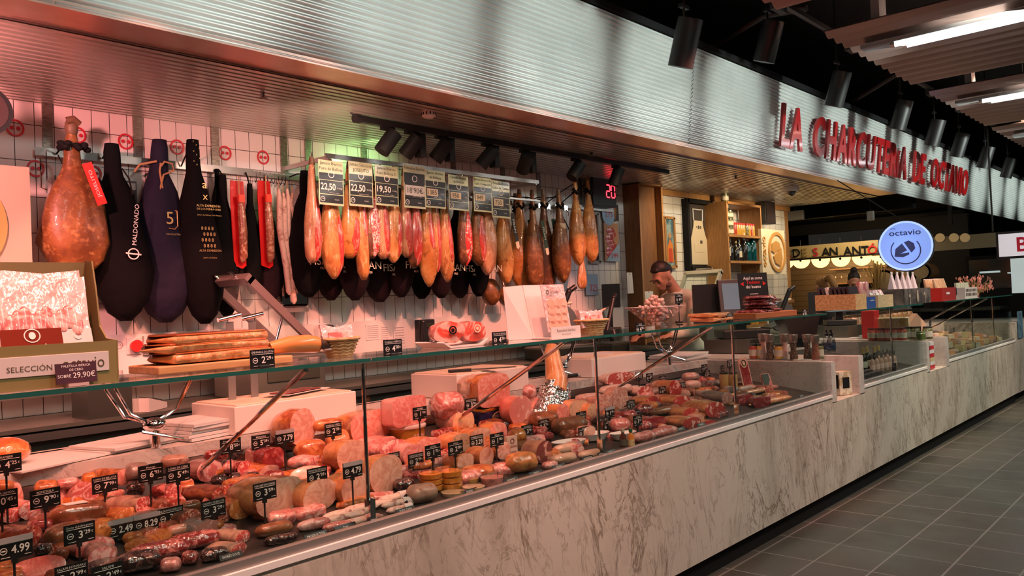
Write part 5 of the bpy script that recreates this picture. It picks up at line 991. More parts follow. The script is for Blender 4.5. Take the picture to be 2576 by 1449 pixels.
for i in range(3):
    tt = thing('meat_pack', 'clear pack of sliced meat leaning in the olive box, %s of three' % ('frontmost, with brown label', 'middle', 'rearmost')[i], 'meat pack', (.605 + .004 * i, 2.29 + .045 * i, ST + .045 + .02 * i), math.radians(-3), rx=math.radians(-22), group='packs in the olive box')
    B().prism([(-.0, 0), (.27, 0), (.265, .13), (.272, .26), (.18, .25), (.09, .26), (.0, .255), (.008, .12)], .012, Matrix.Translation((.005, 0, 0))).done('film_pack', M('pack_film', (.72, .50, .48), .22, var=(12, (.85, .70, .70), .4, .6), coat=1, bump=(30, 1, .01)), tt, False)
    b = B()
    for q in range(12): b.ell((.05 + .017 * q, -.006, .13 + .012 * math.sin(q * 2.1)), (.016, .005, .034), 8)
    b.done('meat_slices', K['coppa'][1], tt)
    B().box((.14, -.004, .055), (.26, .004, .10)).done('white_sleeve', PAPER, tt, False)
    if i == 0:
        B().box((.125, -.012, .055), (.14, .003, .105)).done('brown_label', M('brown_label', (.16, .022, .01), .8, spec=.15), tt, False)
        B().text('octavio', .125, .038, .030, -.015, w=.10).ring((.125, -.015, .088), .019, .0165).disc((.125, -.0155, .088), .010, .001, sx=.8).text('1970', .125, .015, .009, -.015).box((.125, -.0145, .028), (.1, .001, .0012)).ring((.235, -.008, .085), .010, .009).ring((.235, -.008, .055), .010, .009).ring((.235, -.008, .025), .010, .009).done('label_lettering', LETTER, tt, False)
t = thing('price_card', 'purple handwritten price card on the glass before the olive box', 'price card', (.80, 2.205, ST), math.radians(4), rx=math.radians(-8)); B().box((0, 0, .034), (.10, .003, .052)).done('card', M('purple_card', (.06, .02, .035), .4), t, False)
B().text('PALETILLA IBÉRICA', 0, .050, .006, -.002).text('DE CEBO', 0, .040, .006, -.002).text('SOBRE', -.03, .024, .008, -.002).text('29,90€', .018, .022, .014, -.002).done('lettering', LETTER, t, False); B().box((0, .006, .004), (.05, .03, .008)).done('foot', M('clear_foot', (.5, .4, .38), .1, coat=1), t, False)
# bacon slabs on boards
P = top(520, 945); PX = P.x
tag(B().box((1.27, 2.40, ST + .013), (.44, .2, .024), bev=.004).done('cutting_board', M('board_wood', (.62, .36, .16), .5, var=(5, (.5, .26, .1), .4, .6), aniso=(1, 8, 8)), smooth=False), 'wooden board under the bacon slabs on the glass shelf', 'board')
BAC = M('bacon_slab', (.55, .20, .06), .35, var=(9, (.80, .42, .18), .42, .6), coat=.9, bump=(28, .8), aniso=(1, 3, 3)); BTOP = M('smoked_red', (.42, .09, .02), .3, var=(10, (.62, .24, .08), .4, .65), coat=.9, bump=(30, .8))
for i, (x0, z0, L, h, lab) in enumerate(((1.06, .027, .40, .030, 'bottom bacon slab on the wooden board'), (1.04, .057, .42, .026, 'middle bacon slab of the stack on the wooden board'), (1.06, .083, .40, .026, 'top bacon slab, darkest and smokiest of the stack'))):
    t = thing('bacon_slab', lab, 'bacon', (x0, 2.39, ST + z0), math.radians(-90 + 2 * i), group=None); b, f = loft(L, .17, h, 6, False, .05, back=.06, front=.05); b.done('slab', BAC, t, ang=60, loc=(0, 0, 0)); bb, f = loft(L * .97, .16, .008, 5, False, .04, back=.08, front=.06); bb.done('smoked_top', BTOP, t, loc=(0, .004, h - .003))
t = thing('pork_trotter', 'smoked pork foot with a dark hoof right of the bacon slabs', 'trotter', (1.46, 2.36, ST + .03)); B().tube([(-.02, .0, .02), (.06, 0, .028), (.13, 0, .026), (.17, 0, .02)], [.02, .028, .03, .026], 12).done('leg', M('trotter_skin', (.62, .26, .07), .35, coat=.6), t); B().tube([(.165, -.012, .022), (.22, -.014, .012)], [.02, .012], 10).tube([(.165, .014, .022), (.215, .016, .014)], [.02, .012], 10).done('hoof', M('dark_hoof', (.05, .025, .015), .4), t)
def tcard(px, py, h, ti, p, c, lab, Y=2.25, surf=ST): card(px, py, h, ti, p, 0, True, surf=surf, Y=Y, cents=c, lab=lab)
tcard(660, 902, 46, 'EMPANADA DE ATÚN', '2', '29', 'black price card reading 2,29 standing before the bacon slabs', 2.24)
tcard(988, 874, 38, 'PICADILLO IBÉRICO', '4', '00', 'black price card reading 4,00 beside the wicker basket'); tcard(1256, 852, 34, 'TACOS DE JAMÓN', '4', '50', 'black price card reading 4,50 before the plate of wrapped ham')
tcard(1610, 826, 24, 'TACOS', '4', '95', 'small price card leaning on the second basket'); tcard(1836, 800, 15, 'SALMÓN', '12', '90', 'small black price card before the orange packs', 2.28); tcard(2024, 788, 16, 'CECINA', '3', '45', 'small black price card right of the red packs', 2.28); tcard(1708, 752, 22, 'GAMBAS', '4', '20', 'small price card sticking up at the glass bowl', 2.5)
def basket(px, py, w, lab, packlab):
    P = top(px, py); P.y = max(P.y, 2.36); r = mt(w, P) / 2; t = thing('wicker_basket', lab, 'basket', P)
    B().lathe([(r * .62, 0), (r * .75, .03), (r * .92, .058), (r * .97, .064), (r * .9, .058), (r * .6, .008), (.01, .006)], n=30, sy=.8).done('bowl', STRAW, t)
    b = B()
    for i in range(5): z = .008 + .011 * i; rr = r * (.645 + .065 * i); b.tube([(rr * math.cos(a * PI / 12), rr * .8 * math.sin(a * PI / 12), z + .004 * (a % 2)) for a in range(25)], .0035, 5, False)
    b.done('woven_bands', STRAW, t); B().tube([(r * .97 * math.cos(a * PI / 12), r * .78 * math.sin(a * PI / 12), .064) for a in range(25)], .006, 7).done('rim', STRAW, t)
    for i in range(3):
        tt = thing('meat_pack', packlab + (', the front one', ', the middle one', ', the back one')[i], 'meat pack', (P.x - .02 + .02 * i, P.y - .03 + .03 * i, ST + .03), math.radians(-8 + 8 * i), rx=math.radians(-14))
        B().prism([(-r * .75, 0), (r * .75, 0), (r * .8, .085), (r * .1, .075), (-r * .82, .09)], .01).done('film', M('pack_film', (.72, .50, .48), .22), tt, False); B().box((0, -.003, .045), (r * 1.0, .006, .03), bev=.002).done('slices', K['coppa'][1], tt, False)
basket(924, 900, 108, 'wicker basket of wrapped slices on the glass shelf beside the 4,00 card', 'wrapped pack in the left wicker basket'); basket(1556, 838, 100, 'wicker basket of bacon packs on the glass shelf beside the glass bowl', 'bacon pack in the right wicker basket')
P = top(1216, 872); t = thing('white_plate', 'white rectangular plate carrying two wrapped ham pieces', 'plate', (P.x, 2.36, ST)); B().prism([(-.13, .022), (-.09, 0), (.09, 0), (.13, .022), (.125, .026), (.085, .006), (-.085, .006), (-.125, .026)], .16, y=-.08).done('plate', WHITE, t, False)
for i, (dx, l) in enumerate(((-.075, 'left, rounder piece of wrapped red ham on the white plate'), (.06, 'right, flatter piece of wrapped red ham on the white plate'))):
    t = thing('wrapped_ham', l, 'ham', (P.x + dx, 2.30, ST + .018), math.radians(-14 + 6 * i)); b, f = loft(.10, .13 if i == 0 else .12, .085 if i == 0 else .078, 2.4, True, .1, back=.6); b.done('body', K['film'][0], t, ang=60); f.done('cut_face', M('wrapped_lean', (.72, .10, .07), .25, var=(10, (.9, .5, .42), .5, .6, 2), coat=1, bump=(20, .8)), t); B().ring((.01, -.012, .05), .017, .012, .002).disc((.01, -.012, .05), .007, .002).done('round_sticker', MBLACK if i == 0 else BAND, t, False)
t = thing('paper_roll', 'white paper roll lying on the bench behind the bacon', 'paper roll', (1.75, 4.5, 1.0)); B().box((0, 0, .08), (.22, .22, .16)).done('block_stand', DSTEEL, t, False); B().lathe([(.02, .16), (.105, .16), (.105, .235), (.022, .235)], n=30).done('roll', PAPER, t); B().lathe([(.021, .2), (.021, .237)], n=16).done('core', M('card_core', (.2, .1, .05), .8), t)
# display stand with a pack of slices
P = top(1438, 852); t = thing('display_stand', 'white card display stand reading Remedios Sanchez with a pack of round slices', 'display stand', (2.70, 2.26, ST), math.radians(0)); STW = M('stand_white', (.82, .74, .72), .5)
B().box((.165, 0, .024), (.21, .004, .05)).done('front_lip', STW, t, False); B().box((.16, .06, .002), (.22, .12, .003)).done('base', STW, t, False)
B().add_panel([(.055, .10, 0), (.265, .10, 0), (.265, .15, .24), (.055, .15, .24)]).done('back_panel', STW, t, False); B().add_panel([(.055, .10, 0), (-.04, .16, 0), (-.04, .18, .235), (.055, .15, .24)]).done('side_flap', STW, t, False)
B().text('Remedios Sánchez', .165, .027, .013, -.004, w=.13).text('Edición limitada', .165, .012, .007, -.004).done('lettering', M('brown_ink', (.1, .06, .03)), t, False)
t = thing('slice_pack', 'clear pack of twelve round pink slices standing in the white stand', 'meat pack', (2.86, 2.285, ST + .03), 0, rx=math.radians(-10))
B().box((0, .004, .105), (.165, .006, .215), bev=.003).done('film_sheet', M('pack_film', (.72, .5, .48)), t, False); B().text('octavio', .0, .170, .018, -.002, w=.06).ring((-.045, -.002, .178), .010, .007, .001).done('lettering', M('brown_ink', (.1, .06, .03)), t, False)
for i in range(12): B().disc(((i % 3 - 1) * .043 + .005 * (i // 3 - 1.5), -.0025 - .0015 * (i % 3), .022 + .034 * (i // 3)), .025, .003, 20).done('round_slice', M('slice_pink', (.80, .42, .30), .3, var=(20, (.86, .54, .42), .4, .6), coat=1, bump=(24, .5)), t, False)
# glass bowl
P = top(1660, 834); t = thing('glass_bowl', 'square flared glass bowl heaped with pink wrapped cubes', 'bowl', (3.80, 2.38, ST)); t.scale = (1.15,) * 3
def fr(s, a, za, c, zb, w=.003): 
    q = [(-1, -1), (1, -1), (1, 1), (-1, 1)]; 
    for i in range(4):
        x0, y0 = q[i]; x1, y1 = q[(i + 1) % 4]; s.add([(x0 * a, y0 * a, za), (x1 * a, y1 * a, za), (x1 * c, y1 * c, zb), (x0 * c, y0 * c, zb)], [(0, 1, 2, 3)])
    return s
B.fr = fr; B().fr(.055, .0, .035, .022).fr(.035, .022, .10, .095).fr(.034, .024, .095, .095).done('glass', glassmat('thick_glass', (.93, .88, .87), 1, .02, .05), t, False); B().tube([(-.1, -.1, .095), (.1, -.1, .095), (.1, .1, .095), (-.1, .1, .095), (-.1, -.1, .095)], .002, 6).done('rim', M('rim_glass', (.75, .62, .6), .1, coat=1), t)
b = B()
for i in range(130): a = random.random() * 6.28; z = .03 + random.random() * .07; r = random.random() * (.03 + (z - .03) * .75); b.ell((r * math.cos(a), r * math.sin(a), z), (.010, .009, .008), 6)
for i in range(50): a = random.random() * 6.28; r = random.random() * .042; b.ell((r * math.cos(a), r * math.sin(a), .1 + random.random() * .05 * (1 - r * 12)), (.010, .009, .009), 6)
o = b.done('meat_cubes', K['fat'][0], None); o.location = t.location; o.scale = t.scale; tag(o, 'heap of pink wrapped cubes filling the flared glass bowl', 'meat cubes', kind='stuff')
# packs beyond
def packs(n, px, py, dx, dz, w, d, mat_, lab, grp, cat='meat pack', rz=0, Y=2.36):
    P = top(px, py); P.y = Y
    for i in range(n):
        t = thing('meat_pack', lab, cat, (P.x + dx * (i % 3), P.y + .015 * (i % 2), ST + .004 + dz * (i // 3 if n > 4 else i)), math.radians(rz + random.uniform(-14, 14)), grp)
        b, f = loft(d, w, dz * .95, 5, False, .1, back=.12, front=.12); b.done('pack', K[mat_][0], t, ang=60, loc=(0, -d / 2, 0))
        bb, ff = loft(d * 1.12, w * 1.12, .003, 6, False, .05, back=.1, front=.1, seg=6); bb.done('film_edge', FILM, t, loc=(0, -d * .56, dz * .45))
packs(6, 1730, 806, .07, .026, .10, .2, 'salmon', 'orange vacuum pack in the heap right of the glass bowl', 'orange packs right of the glass bowl'); packs(5, 1850, 800, .09, .024, .12, .2, 'filmred', 'red vacuum pack in the heap before the till screen', 'red packs before the till screen')
tag(B().box((5.05, 2.36, ST + .018), (.62, .22, .034), bev=.003).done('serving_board', M('red_wood', (.36, .11, .03), .45), smooth=False), 'reddish wooden board on the glass shelf under the dark red packs', 'board')
P = top(1975, 800); 
for i in range(5):
    t = thing('meat_pack', 'dark red vacuum pack stacked on the reddish wooden board', 'meat pack', (5.05 + .02 * (i % 2), 2.36, ST + .037 + .021 * i), math.radians(-90 + random.uniform(-20, 20)), 'dark red packs on the wooden board'); b, f = loft(.26, .17, .02, 5, False, .1, back=.12, front=.12); b.done('pack', K['filmred'][0], t, ang=60, loc=(0, -.13, 0)); B().box((0, -.05, .02), (.1, .09, .002), rz=.3).done('red_label', REDP, t, False)
# sign "Aqui se come"
t = thing('menu_sign', 'black standing sign with white and red lettering beside the red packs', 'sign', (5.27, 2.50, ST), math.radians(-38), rx=math.radians(-6))
B().box((0, 0, .15), (.215, .006, .30)).done('board', CARD, t, False); B().text('Aquí se come', 0, .255, .022, -.005, w=.14, bold=.01).text('del bueno', 0, .195, .022, -.005, w=.11, bold=.01).text('okelan', 0, .105, .018, -.005, bold=.01).box((0, -.0045, .155), (.06, .001, .003)).done('white_lettering', LETTER, t, False)
B().text('Txuleton', 0, .225, .024, -.005, w=.10, bold=.01).text('Valor añadido', 0, .13, .016, -.005, w=.11).prism([(-.095, .225), (-.07, .24), (-.07, .21)], .001, y=-.005).prism([(.095, .225), (.07, .24), (.07, .21)], .001, y=-.005).done('red_lettering', RUBY, t, False)
# ---- crates on the second case
def crate(x0, x1, y0, y1, h, m, name, lab, z=ST):
    t = thing(name, lab, 'box', ((x0 + x1) / 2, (y0 + y1) / 2, z)); w, d = x1 - x0, y1 - y0
    B().box((0, -d / 2 + .003, h / 2), (w, .006, h)).done('front_panel', m, t, False); B().box((0, d / 2 - .003, h / 2), (w, .006, h)).done('back_panel', m, t, False)
    for s_ in (-1, 1): B().box((s_ * (w / 2 - .003), 0, h / 2), (.006, d - .012, h)).done('side_panel', m, t, False)
    B().box((0, 0, .003), (w - .012, d - .012, .006)).done('bottom', m, t, False); return t
crate(6.36, 6.60, 2.21, 2.52, .12, STRAW, 'straw_box', 'straw-sided box full of slim black packs on the second case')
for i in range(8): tag(B().box((0, 0, .075), (.20, .018, .15)).box((-.06, -.0095, .11), (.05, .001, .02)).done('slim_pack', M('slim_black', (.02, .014, .02), .25, coat=.6) if i not in (5,) else PAPER, None, False, (6.48, 2.25 + .032 * i, ST + .03)), 'slim dark packet standing in the straw-sided box', 'packet', 'slim packets in the straw-sided box').rotation_euler.x = -.2
t = thing('blue_box', 'blue printed carton holding three small decorated tins', 'box', (6.76, 2.33, ST)); B().box((0, 0, .045), (.22, .2, .09)).done('carton', M('blue_card', (.02, .07, .28), .5), t, False); B().text('Sierra Real', .03, .055, .015, -.102).done('lettering', LETTER, t, False)
for i in range(3): tt = thing('drink_can', 'slim pale pink decorated can standing in the blue carton', 'can', (6.70 + .062 * i, 2.29, ST + .09), group='cans in the blue carton'); B().lathe([(.022, 0), (.026, .006), (.026, .11), (.02, .122)], n=20).done('can_body', M('pink_can', (.68, .40, .38), .3, .2, var=(20, (.45, .16, .16), .55, .6)), tt); B().lathe([(.019, .122), (.02, .126)], n=16).done('lid', STEEL, tt)
crate(6.90, 7.28, 2.22, 2.5, .10, M('pale_wood', (.70, .50, .30), .6, var=(10, (.58, .38, .2), .4, .6), aniso=(1, 1, 12)), 'wooden_crate', 'pale slatted wooden crate of pink packets on the second case')
for i in range(8): t = thing('meat_pack', 'pink and white packet lying in the pale wooden crate', 'meat pack', (6.97 + .075 * (i % 4), 2.29 + .07 * (i // 4), ST + .085), math.radians(random.uniform(-40, 40)), 'packets in the pale wooden crate', rx=math.radians(-30)); B().box((0, 0, .03), (.09, .012, .07), bev=.003).done('packet', K['film' if i % 2 else 'filmred'][0], t, False); B().box((0, -.008, .02), (.04, .002, .03)).done('label', PAPER, t, False)
tcard(2287, 756, 14, 'CHIPS', '1', '95', 'tiny black price card at the corner of the wooden crate', 2.22)
crate(7.55, 8.35, 2.21, 2.45, .14, M('photo_card', (.05, .045, .045), .4, var=(6, (.16, .13, .12), .5, .65)), 'dark_carton', 'dark carton printed with grey photographs of lamps and a bust')
bpy.data.objects['dark_carton'].children[0]; B().ell((-.02, -.124, .06), (.028, .004, .05)).ell((-.02, -.124, .10), (.018, .004, .022)).tube([(.2, -.124, .0), (.2, -.124, .08)], .004).prism([(.175, .075), (.225, .075), (.21, .10), (.19, .10)], .003, y=-.125).tube([(-.25, -.124, .0), (-.25, -.124, .07)], .004).prism([(-.275, .065), (-.225, .065), (-.235, .09), (-.265, .09)], .003, y=-.125).done('printed_picture', M('print_grey', (.36, .30, .24), .5), bpy.data.objects['dark_carton'], False)
for i in range(5): t = thing('pyramid_bag', 'pale pink pointed bag standing in the dark carton', 'bag', (7.63 + .155 * i, 2.33, ST + .02), group='pointed bags in the dark carton'); b = B(); b.add([(-.06, -.05, 0), (.06, -.05, 0), (.06, .05, 0), (-.06, .05, 0), (-.022, 0, .26), (.022, 0, .26)], [(0, 1, 5, 4), (1, 2, 5), (2, 3, 4, 5), (3, 0, 4), (0, 3, 2, 1)]); b.done('paper_bag', M('bag_pink', (.76, .60, .66), .4), t, False); B().box((0, 0, .265), (.05, .006, .02)).done('fold', PAPER, t, False)
crate(8.74, 9.25, 2.21, 2.45, .13, M('red_card', (.36, .015, .012), .4), 'red_carton', 'dark red carton packed with breadsticks on the far case')
B().box((-.05, -.123, .075), (.12, .002, .02)).done('white_label', PAPER, bpy.data.objects['red_carton'], False)
for i in range(12): tag(B().tube([(0, 0, 0), (-.04, 0, .11), (-.07, .01, .2)], [.02, .023, .014], 10).done('breadstick_pack', M('bread', (.80, .44, .22), .35, var=(14, (.9, .62, .42), .4, .6), coat=.7), None, loc=(8.84 + .065 * (i % 6), 2.28 + .08 * (i // 6), ST + .02)), 'thick pale breadstick pack leaning in the red carton', 'breadstick pack', 'breadstick packs in the red carton')
crate(9.62, 10.15, 2.21, 2.42, .12, M('white_card', (.78, .66, .60), .5), 'white_carton', 'white carton printed with rows of small dark windows on the far case')
b = B()
for i in range(16): b.box((-.22 + .06 * (i % 8), -.107, .045 + .045 * (i // 8)), (.028, .002, .03))
b.done('printed_windows', M('window_ink', (.10, .04, .03), .5), bpy.data.objects['white_carton'], False)
for i in range(5): tag(B().box((0, 0, .06), (.16, .02, .13)).box((.0, -.011, .09), (.05, .002, .04)).done('greeting_card_pack', PAPER if i % 2 else CREAM, None, False, (9.7 + .09 * i, 2.30 + .02 * (i % 2), ST + .05)), 'cream printed packet standing in the white carton', 'packet', 'packets in the white carton')
# flowers at the right edge
t = thing('dried_flowers', 'bouquet of dried pink flowers at the right edge of the counter', 'flowers', (11.6, 2.55, ST)); b = B(); c = B()
for i in range(70):
    a = random.random() * 6.28; r = .05 + random.random() * .26; z = .03 + random.random() * .22; p = Vector((r * math.cos(a), r * math.sin(a) * .7, z)); c.tube([(0, 0, .0), p * .6 + Vector((0, 0, .02)), p], .002, 4)
    for q in range(4): b.ell(p + Vector((random.uniform(-.02, .02), random.uniform(-.02, .02), random.uniform(-.02, .02))), (.012, .004, .016), 6)
b.done('petals', M('dried_pink', (.60, .24, .20), .7), t)['kind'] = 'stuff'; c.done('stems', M('dried_stem', (.30, .24, .08), .8), t)
# ---------------------------------------------------------------- on and over the rear shelf
def papers(px, py, w, d, h, lab, rz=0, Y=3.32, m=PAPER, z=1.002):
    P = aZ(px, py, z); t = thing('paper_stack', lab, 'paper stack', (P.x, Y, z), math.radians(rz))
    n = max(2, int(h / .012))
    for i in range(n): B().box((random.uniform(-.01, .01), random.uniform(-.01, .01), h * (i + .5) / n), (w, d, h / n * .86), rz=random.uniform(-.04, .04)).done('paper_bundle', m, t, False)
papers(370, 1130, .36, .26, .025, 'flat open stack of white butcher paper on the marble shelf', 14); papers(480, 1085, .36, .28, .07, 'thick stack of white wrapping paper beside the white cutting block', 10)
papers(1720, 905, .45, .3, .05, 'folded white paper stack on the shelf behind the shoulder hams', 5); papers(1760, 880, .3, .25, .10, 'taller bundle of white paper bags on the far shelf', -10, 3.4)
papers(1285, 930, .22, .3, .13, 'fanned pile of printed paper sheets left of the foil-wrapped leg', 24, 3.38)
def block(x0, x1, y0, y1, z0, z1, lab, m=WHITE, nm='cutting_block'):
    t = thing(nm, lab, 'cutting block', ((x0 + x1) / 2, (y0 + y1) / 2, z0)); B().box((0, 0, (z1 - z0) / 2), (x1 - x0, y1 - y0, z1 - z0), bev=.004).done('block', m, t, False)
    B().box((0, 0, z1 - z0 + .003), (x1 - x0 - .03, y1 - y0 - .03, .006), bev=.002).done('board_top', M('board_cream', (.80, .66, .52), .5, var=(8, (.72, .54, .38), .5, .7)), t, False)
BLK = M('block_white', (.82, .74, .70), .45)
block(1.74, 2.36, 3.13, 3.5, 1.002, 1.12, 'white cutting block on the rear shelf behind the tall orange ham', BLK); block(3.02, 3.60, 3.13, 3.5, 1.002, 1.13, 'white cutting block with a knife behind the square ham', BLK); block(4.22, 4.85, 3.13, 3.5, 1.002, 1.12, 'white cutting block behind the rib slab', BLK)
t = thing('butcher_knife', 'knife with a black handle lying on the white cutting block', 'knife', (3.14, 3.2, 1.146), math.radians(-30)); B().box((-.02, 0, 0), (.13, .022, .016), bev=.004).done('handle', BLACK, t, False); B().prism([(.04, -.004), (.30, -.002), (.30, .002), (.04, .004)], .028, y=-.014).done('blade', STEEL, t, False)
P = Vector((2.14, 3.28, 1.136)); t = thing('carpaccio_tray', 'diamond-shaped spread of thin red slices on the left cutting block', 'sliced meat', P, math.radians(20)); B().prism([(-.16, 0), (0, .0), (.16, 0), (.16, .002), (-.16, .002)], .14, y=-.07).done('paper', PAPER, t, False)
for i in range(12): B().ell((-.11 + .04 * (i % 6), -.03 + .06 * (i // 6), .006), (.03, .034, .003), 10).done('slice', K['dark'][1], t)
for i, (x, z, l) in enumerate(((1.42, 1.0, 'left, by the first cutting block'), (3.95, 1.0, 'right, behind the foil-wrapped leg'), (5.2, 1.0, 'far, above the pepper mills'))):
    t = thing('shelf_bracket', 'chrome bracket with two curved arms and a domed foot, %s' % l, 'bracket', (x, 3.16, 1.002), group='chrome shelf brackets'); B().ell((0, 0, .09), (.045, .04, .028)).tube([(0, 0, .07), (0, 0, .0)], .02, 12).done('domed_foot', CHROME, t)
    for s_ in (-1, 1): B().tube([(.02 * s_, 0, .10), (.09 * s_, 0, .14), (.14 * s_, .0, .24), (.16 * s_, 0, .31)], .006, 8).tube([(.02 * s_, .03, .10), (.10 * s_, .03, .13), (.165 * s_, .03, .24), (.18 * s_, .03, .31)], .006, 8).done('curved_arm', CHROME, t)
    B().tube([(-.07, -.05, .075), (.07, -.09, .03)], .006, 8).done('handle_rod', CHROME, t)
t = thing('card_terminal', 'white card payment terminal lying on the bench under the glass shelf', 'card terminal', (2.02, 4.45, 1.002), math.radians(10)); B().prism([(-.09, 0), (.11, 0), (.11, .03), (-.09, .075)], .13, Matrix.Rotation(.5, 4, 'Z')).done('body', WHITE, t, False); B().box((.02, .06, .06), (.11, .08, .004), Matrix.Rotation(.22, 4, 'Y') @ Matrix.Rotation(.5, 4, 'Z')).done('screen', DSTEEL, t, False)
# ---------------------------------------------------------------- wall-side equipment
def onwall(px, py, Y=4.93): return aY(px, py, Y)
P = onwall(298, 868); t = thing('wall_socket', 'white double wall socket left of the red emergency button', 'socket', P); B().box((0, 0, 0), (.08, .012, .075), bev=.003).done('plate', WHITE, t, False); B().ring((0, -.009, 0), .022, .019, .003).disc((-.008, -.009, 0), .003).disc((.008, -.009, 0), .003).done('socket_ring', M('socket_grey', (.3, .3, .3), .5), t, False)
P = onwall(336, 870); t = thing('emergency_button', 'round red emergency button on the white splash panel', 'button', P); B().box((0, 0, 0), (.09, .03, .1), bev=.004).done('box', WHITE, t, False); B().tube([(0, -.015, 0), (0, -.05, 0)], [.03, .036], 20).done('red_knob', RUBY, t)
P = onwall(370, 870); tag(B().prism([(-.03, .06), (.05, .06), (.06, -.0), (.05, -.05), (-.03, -.05)], .05, y=-.03).done('paper_cup_holder', WHITE, None, False, P), 'small curled white holder right of the red button', 'holder')
P = onwall(1122, 824); t = thing('wall_socket', 'white socket strip between the wall telephone and ham slicer', 'socket', P); B().box((0, 0, 0), (.18, .012, .09), bev=.003).done('plate', WHITE, t, False); B().ring((-.05, -.009, 0), .024, .02).disc((-.05, -.009, 0), .004).ring((.045, -.009, 0), .024, .02).disc((.045, -.009, 0), .004).done('socket_ring', M('socket_grey', (.3, .3, .3), .5), t, False)
P = onwall(733, 718, 4.9); t = thing('towel_dispenser', 'polished steel paper towel dispenser behind the long dry sausages', 'dispenser', P); B().box((0, 0, 0), (.22, .10, .30), bev=.02).done('housing', CHROME, t, False); B().box((0, -.03, -.17), (.19, .05, .03)).done('paper_slot', M('slot_cream', (.6, .45, .38), .5), t, False)
P = onwall(816, 850, 4.9); t = thing('soap_dispenser', 'rounded polished steel soap dispenser on the white splash panel', 'dispenser', P); B().box((0, 0, 0), (.13, .09, .19), bev=.022).done('housing', CHROME, t, False); B().tube([(.02, -.05, -.05), (.02, -.06, -.075)], .012).done('spout', STEEL, t); B().disc((.02, -.048, -.03), .006).done('lock', MBLACK, t, False)
P = onwall(1069, 832, 4.9); t = thing('wall_phone', 'black wall telephone with a handset on the white splash panel', 'telephone', P); B().box((0, 0, 0), (.17, .06, .18), bev=.008).done('body', BLACK, t, False); B().box((-.055, -.045, 0), (.045, .04, .17), bev=.012).done('handset', BLACK, t, False)
b = B()
for i in range(12): b.box((.02 + .02 * (i % 3), -.033, -.03 - .016 * (i // 3)), (.012, .004, .009))
b.done('keypad', GREY, t, False); B().box((.03, -.032, .045), (.08, .004, .035)).done('screen', M('lcd', (.03, .04, .03), .2), t, False)
for px, py, w, h, l in ((938, 835, .13, .12, 'grey printed notice above the left wicker basket'), (1005, 845, .12, .17, 'tall printed notice left of the wall telephone'), (968, 840, .07, .13, 'narrow printed notice between two others on the splash panel')):
    P = onwall(px, py, 4.922); t = thing('notice', l, 'notice', P); B().box((0, 0, 0), (w, .002, h)).done('sheet', PAPER, t, False); b = B()
    for i in range(7): b.box((0, -.0015, h * (.38 - .12 * i)), (w * .8, .001, h * .03))
    b.done('printed_lines', GREY, t, False)
# vacuum sealer with raised framed lid
def sealer(loc, rz, lab, s=1.0, fm=None, tilt=40, L=.64):
    fm = fm or M('lid_frame', (.34, .28, .27), .25, .5)
    t = thing('vacuum_sealer', lab, 'vacuum sealer', loc, rz); t.scale = (s, s, s)
    B().box((-.22, 0, .12), (.50, .46, .24), bev=.01).done('body', M('sealer_body', (.20, .21, .17), .4, .5), t, False); B().box((-.2, -.235, .14), (.36, .01, .09)).done('control_panel', M('panel_dark', (.07, .08, .06), .4), t, False)
    b = B()
    for i in range(5): b.tube([(-.06 + .03 * i, -.24, .21), (-.06 + .03 * i, -.248, .21)], .011, 12)
    b.done('buttons', BLACK, t)
    T = Matrix.Translation((0, 0, .27)) @ Matrix.Rotation(math.radians(tilt), 4, 'Y')
    B().box((-.02, 0, 0), (.05, .46, .045), T).box((-L, 0, 0), (.05, .46, .045), T).box((-L / 2, -.215, 0), (L, .03, .045), T).box((-L / 2, .215, 0), (L, .03, .045), T).done('lid_frame', fm, t, False)
    B().box((-L / 2, 0, .02), (L - .04, .42, .008), T).done('lid_window', GLASS, t, False); B().tube([T @ Vector((-L - .02, -.1, .0)), T @ Vector((-L - .06, -.1, 0)), T @ Vector((-L - .06, .1, 0)), T @ Vector((-L - .02, .1, .0))], .008).done('lid_handle', CHROME, t)
    for s_ in (-1, 1): B().tube([(-.3, .16 * s_, .24), T @ Vector((-.3, .16 * s_, 0))], .008).done('gas_strut', CHROME, t)
    return t
sealer((2.98, 4.52, 1.002), 0, 'vacuum sealer with its big framed clear lid raised, behind the bacon slabs', 1.0, tilt=43)
sealer((7.85, 4.5, 1.002), PI, 'pale vacuum sealer with a raised clear lid right of the worker', 1.0, M('lid_pale', (.45, .43, .36), .4), tilt=52, L=.60)
t = thing('ham_holder', 'steel two-armed ham holder with cross bars before the raised lid', 'ham holder', (1.80, 2.95, 1.0)); 
t.location = (1.86, 3.36, 1.002); B().box((0, 0, .01), (.2, .1, .02)).done('base', STEEL, t, False)
for s_ in (0, .11): B().box((s_, 0, .24), (.035, .006, .46)).done('upright', M('holder_steel', (.30, .30, .29), .4, .6), t, False); B().tube([(s_ - .06, -.01, .48), (s_ + .05, -.01, .50)], .010).done('cross_bar', CHROME, t)
B().disc((.13, -.02, .33), .045, .004).done('round_badge', PAPER, t, False); B().disc((.13, -.024, .33), .016, .002).ring((.13, -.024, .33), .038, .034, .001).done('badge_print', M('badge_brown', (.25, .07, .03), .5), t, False)
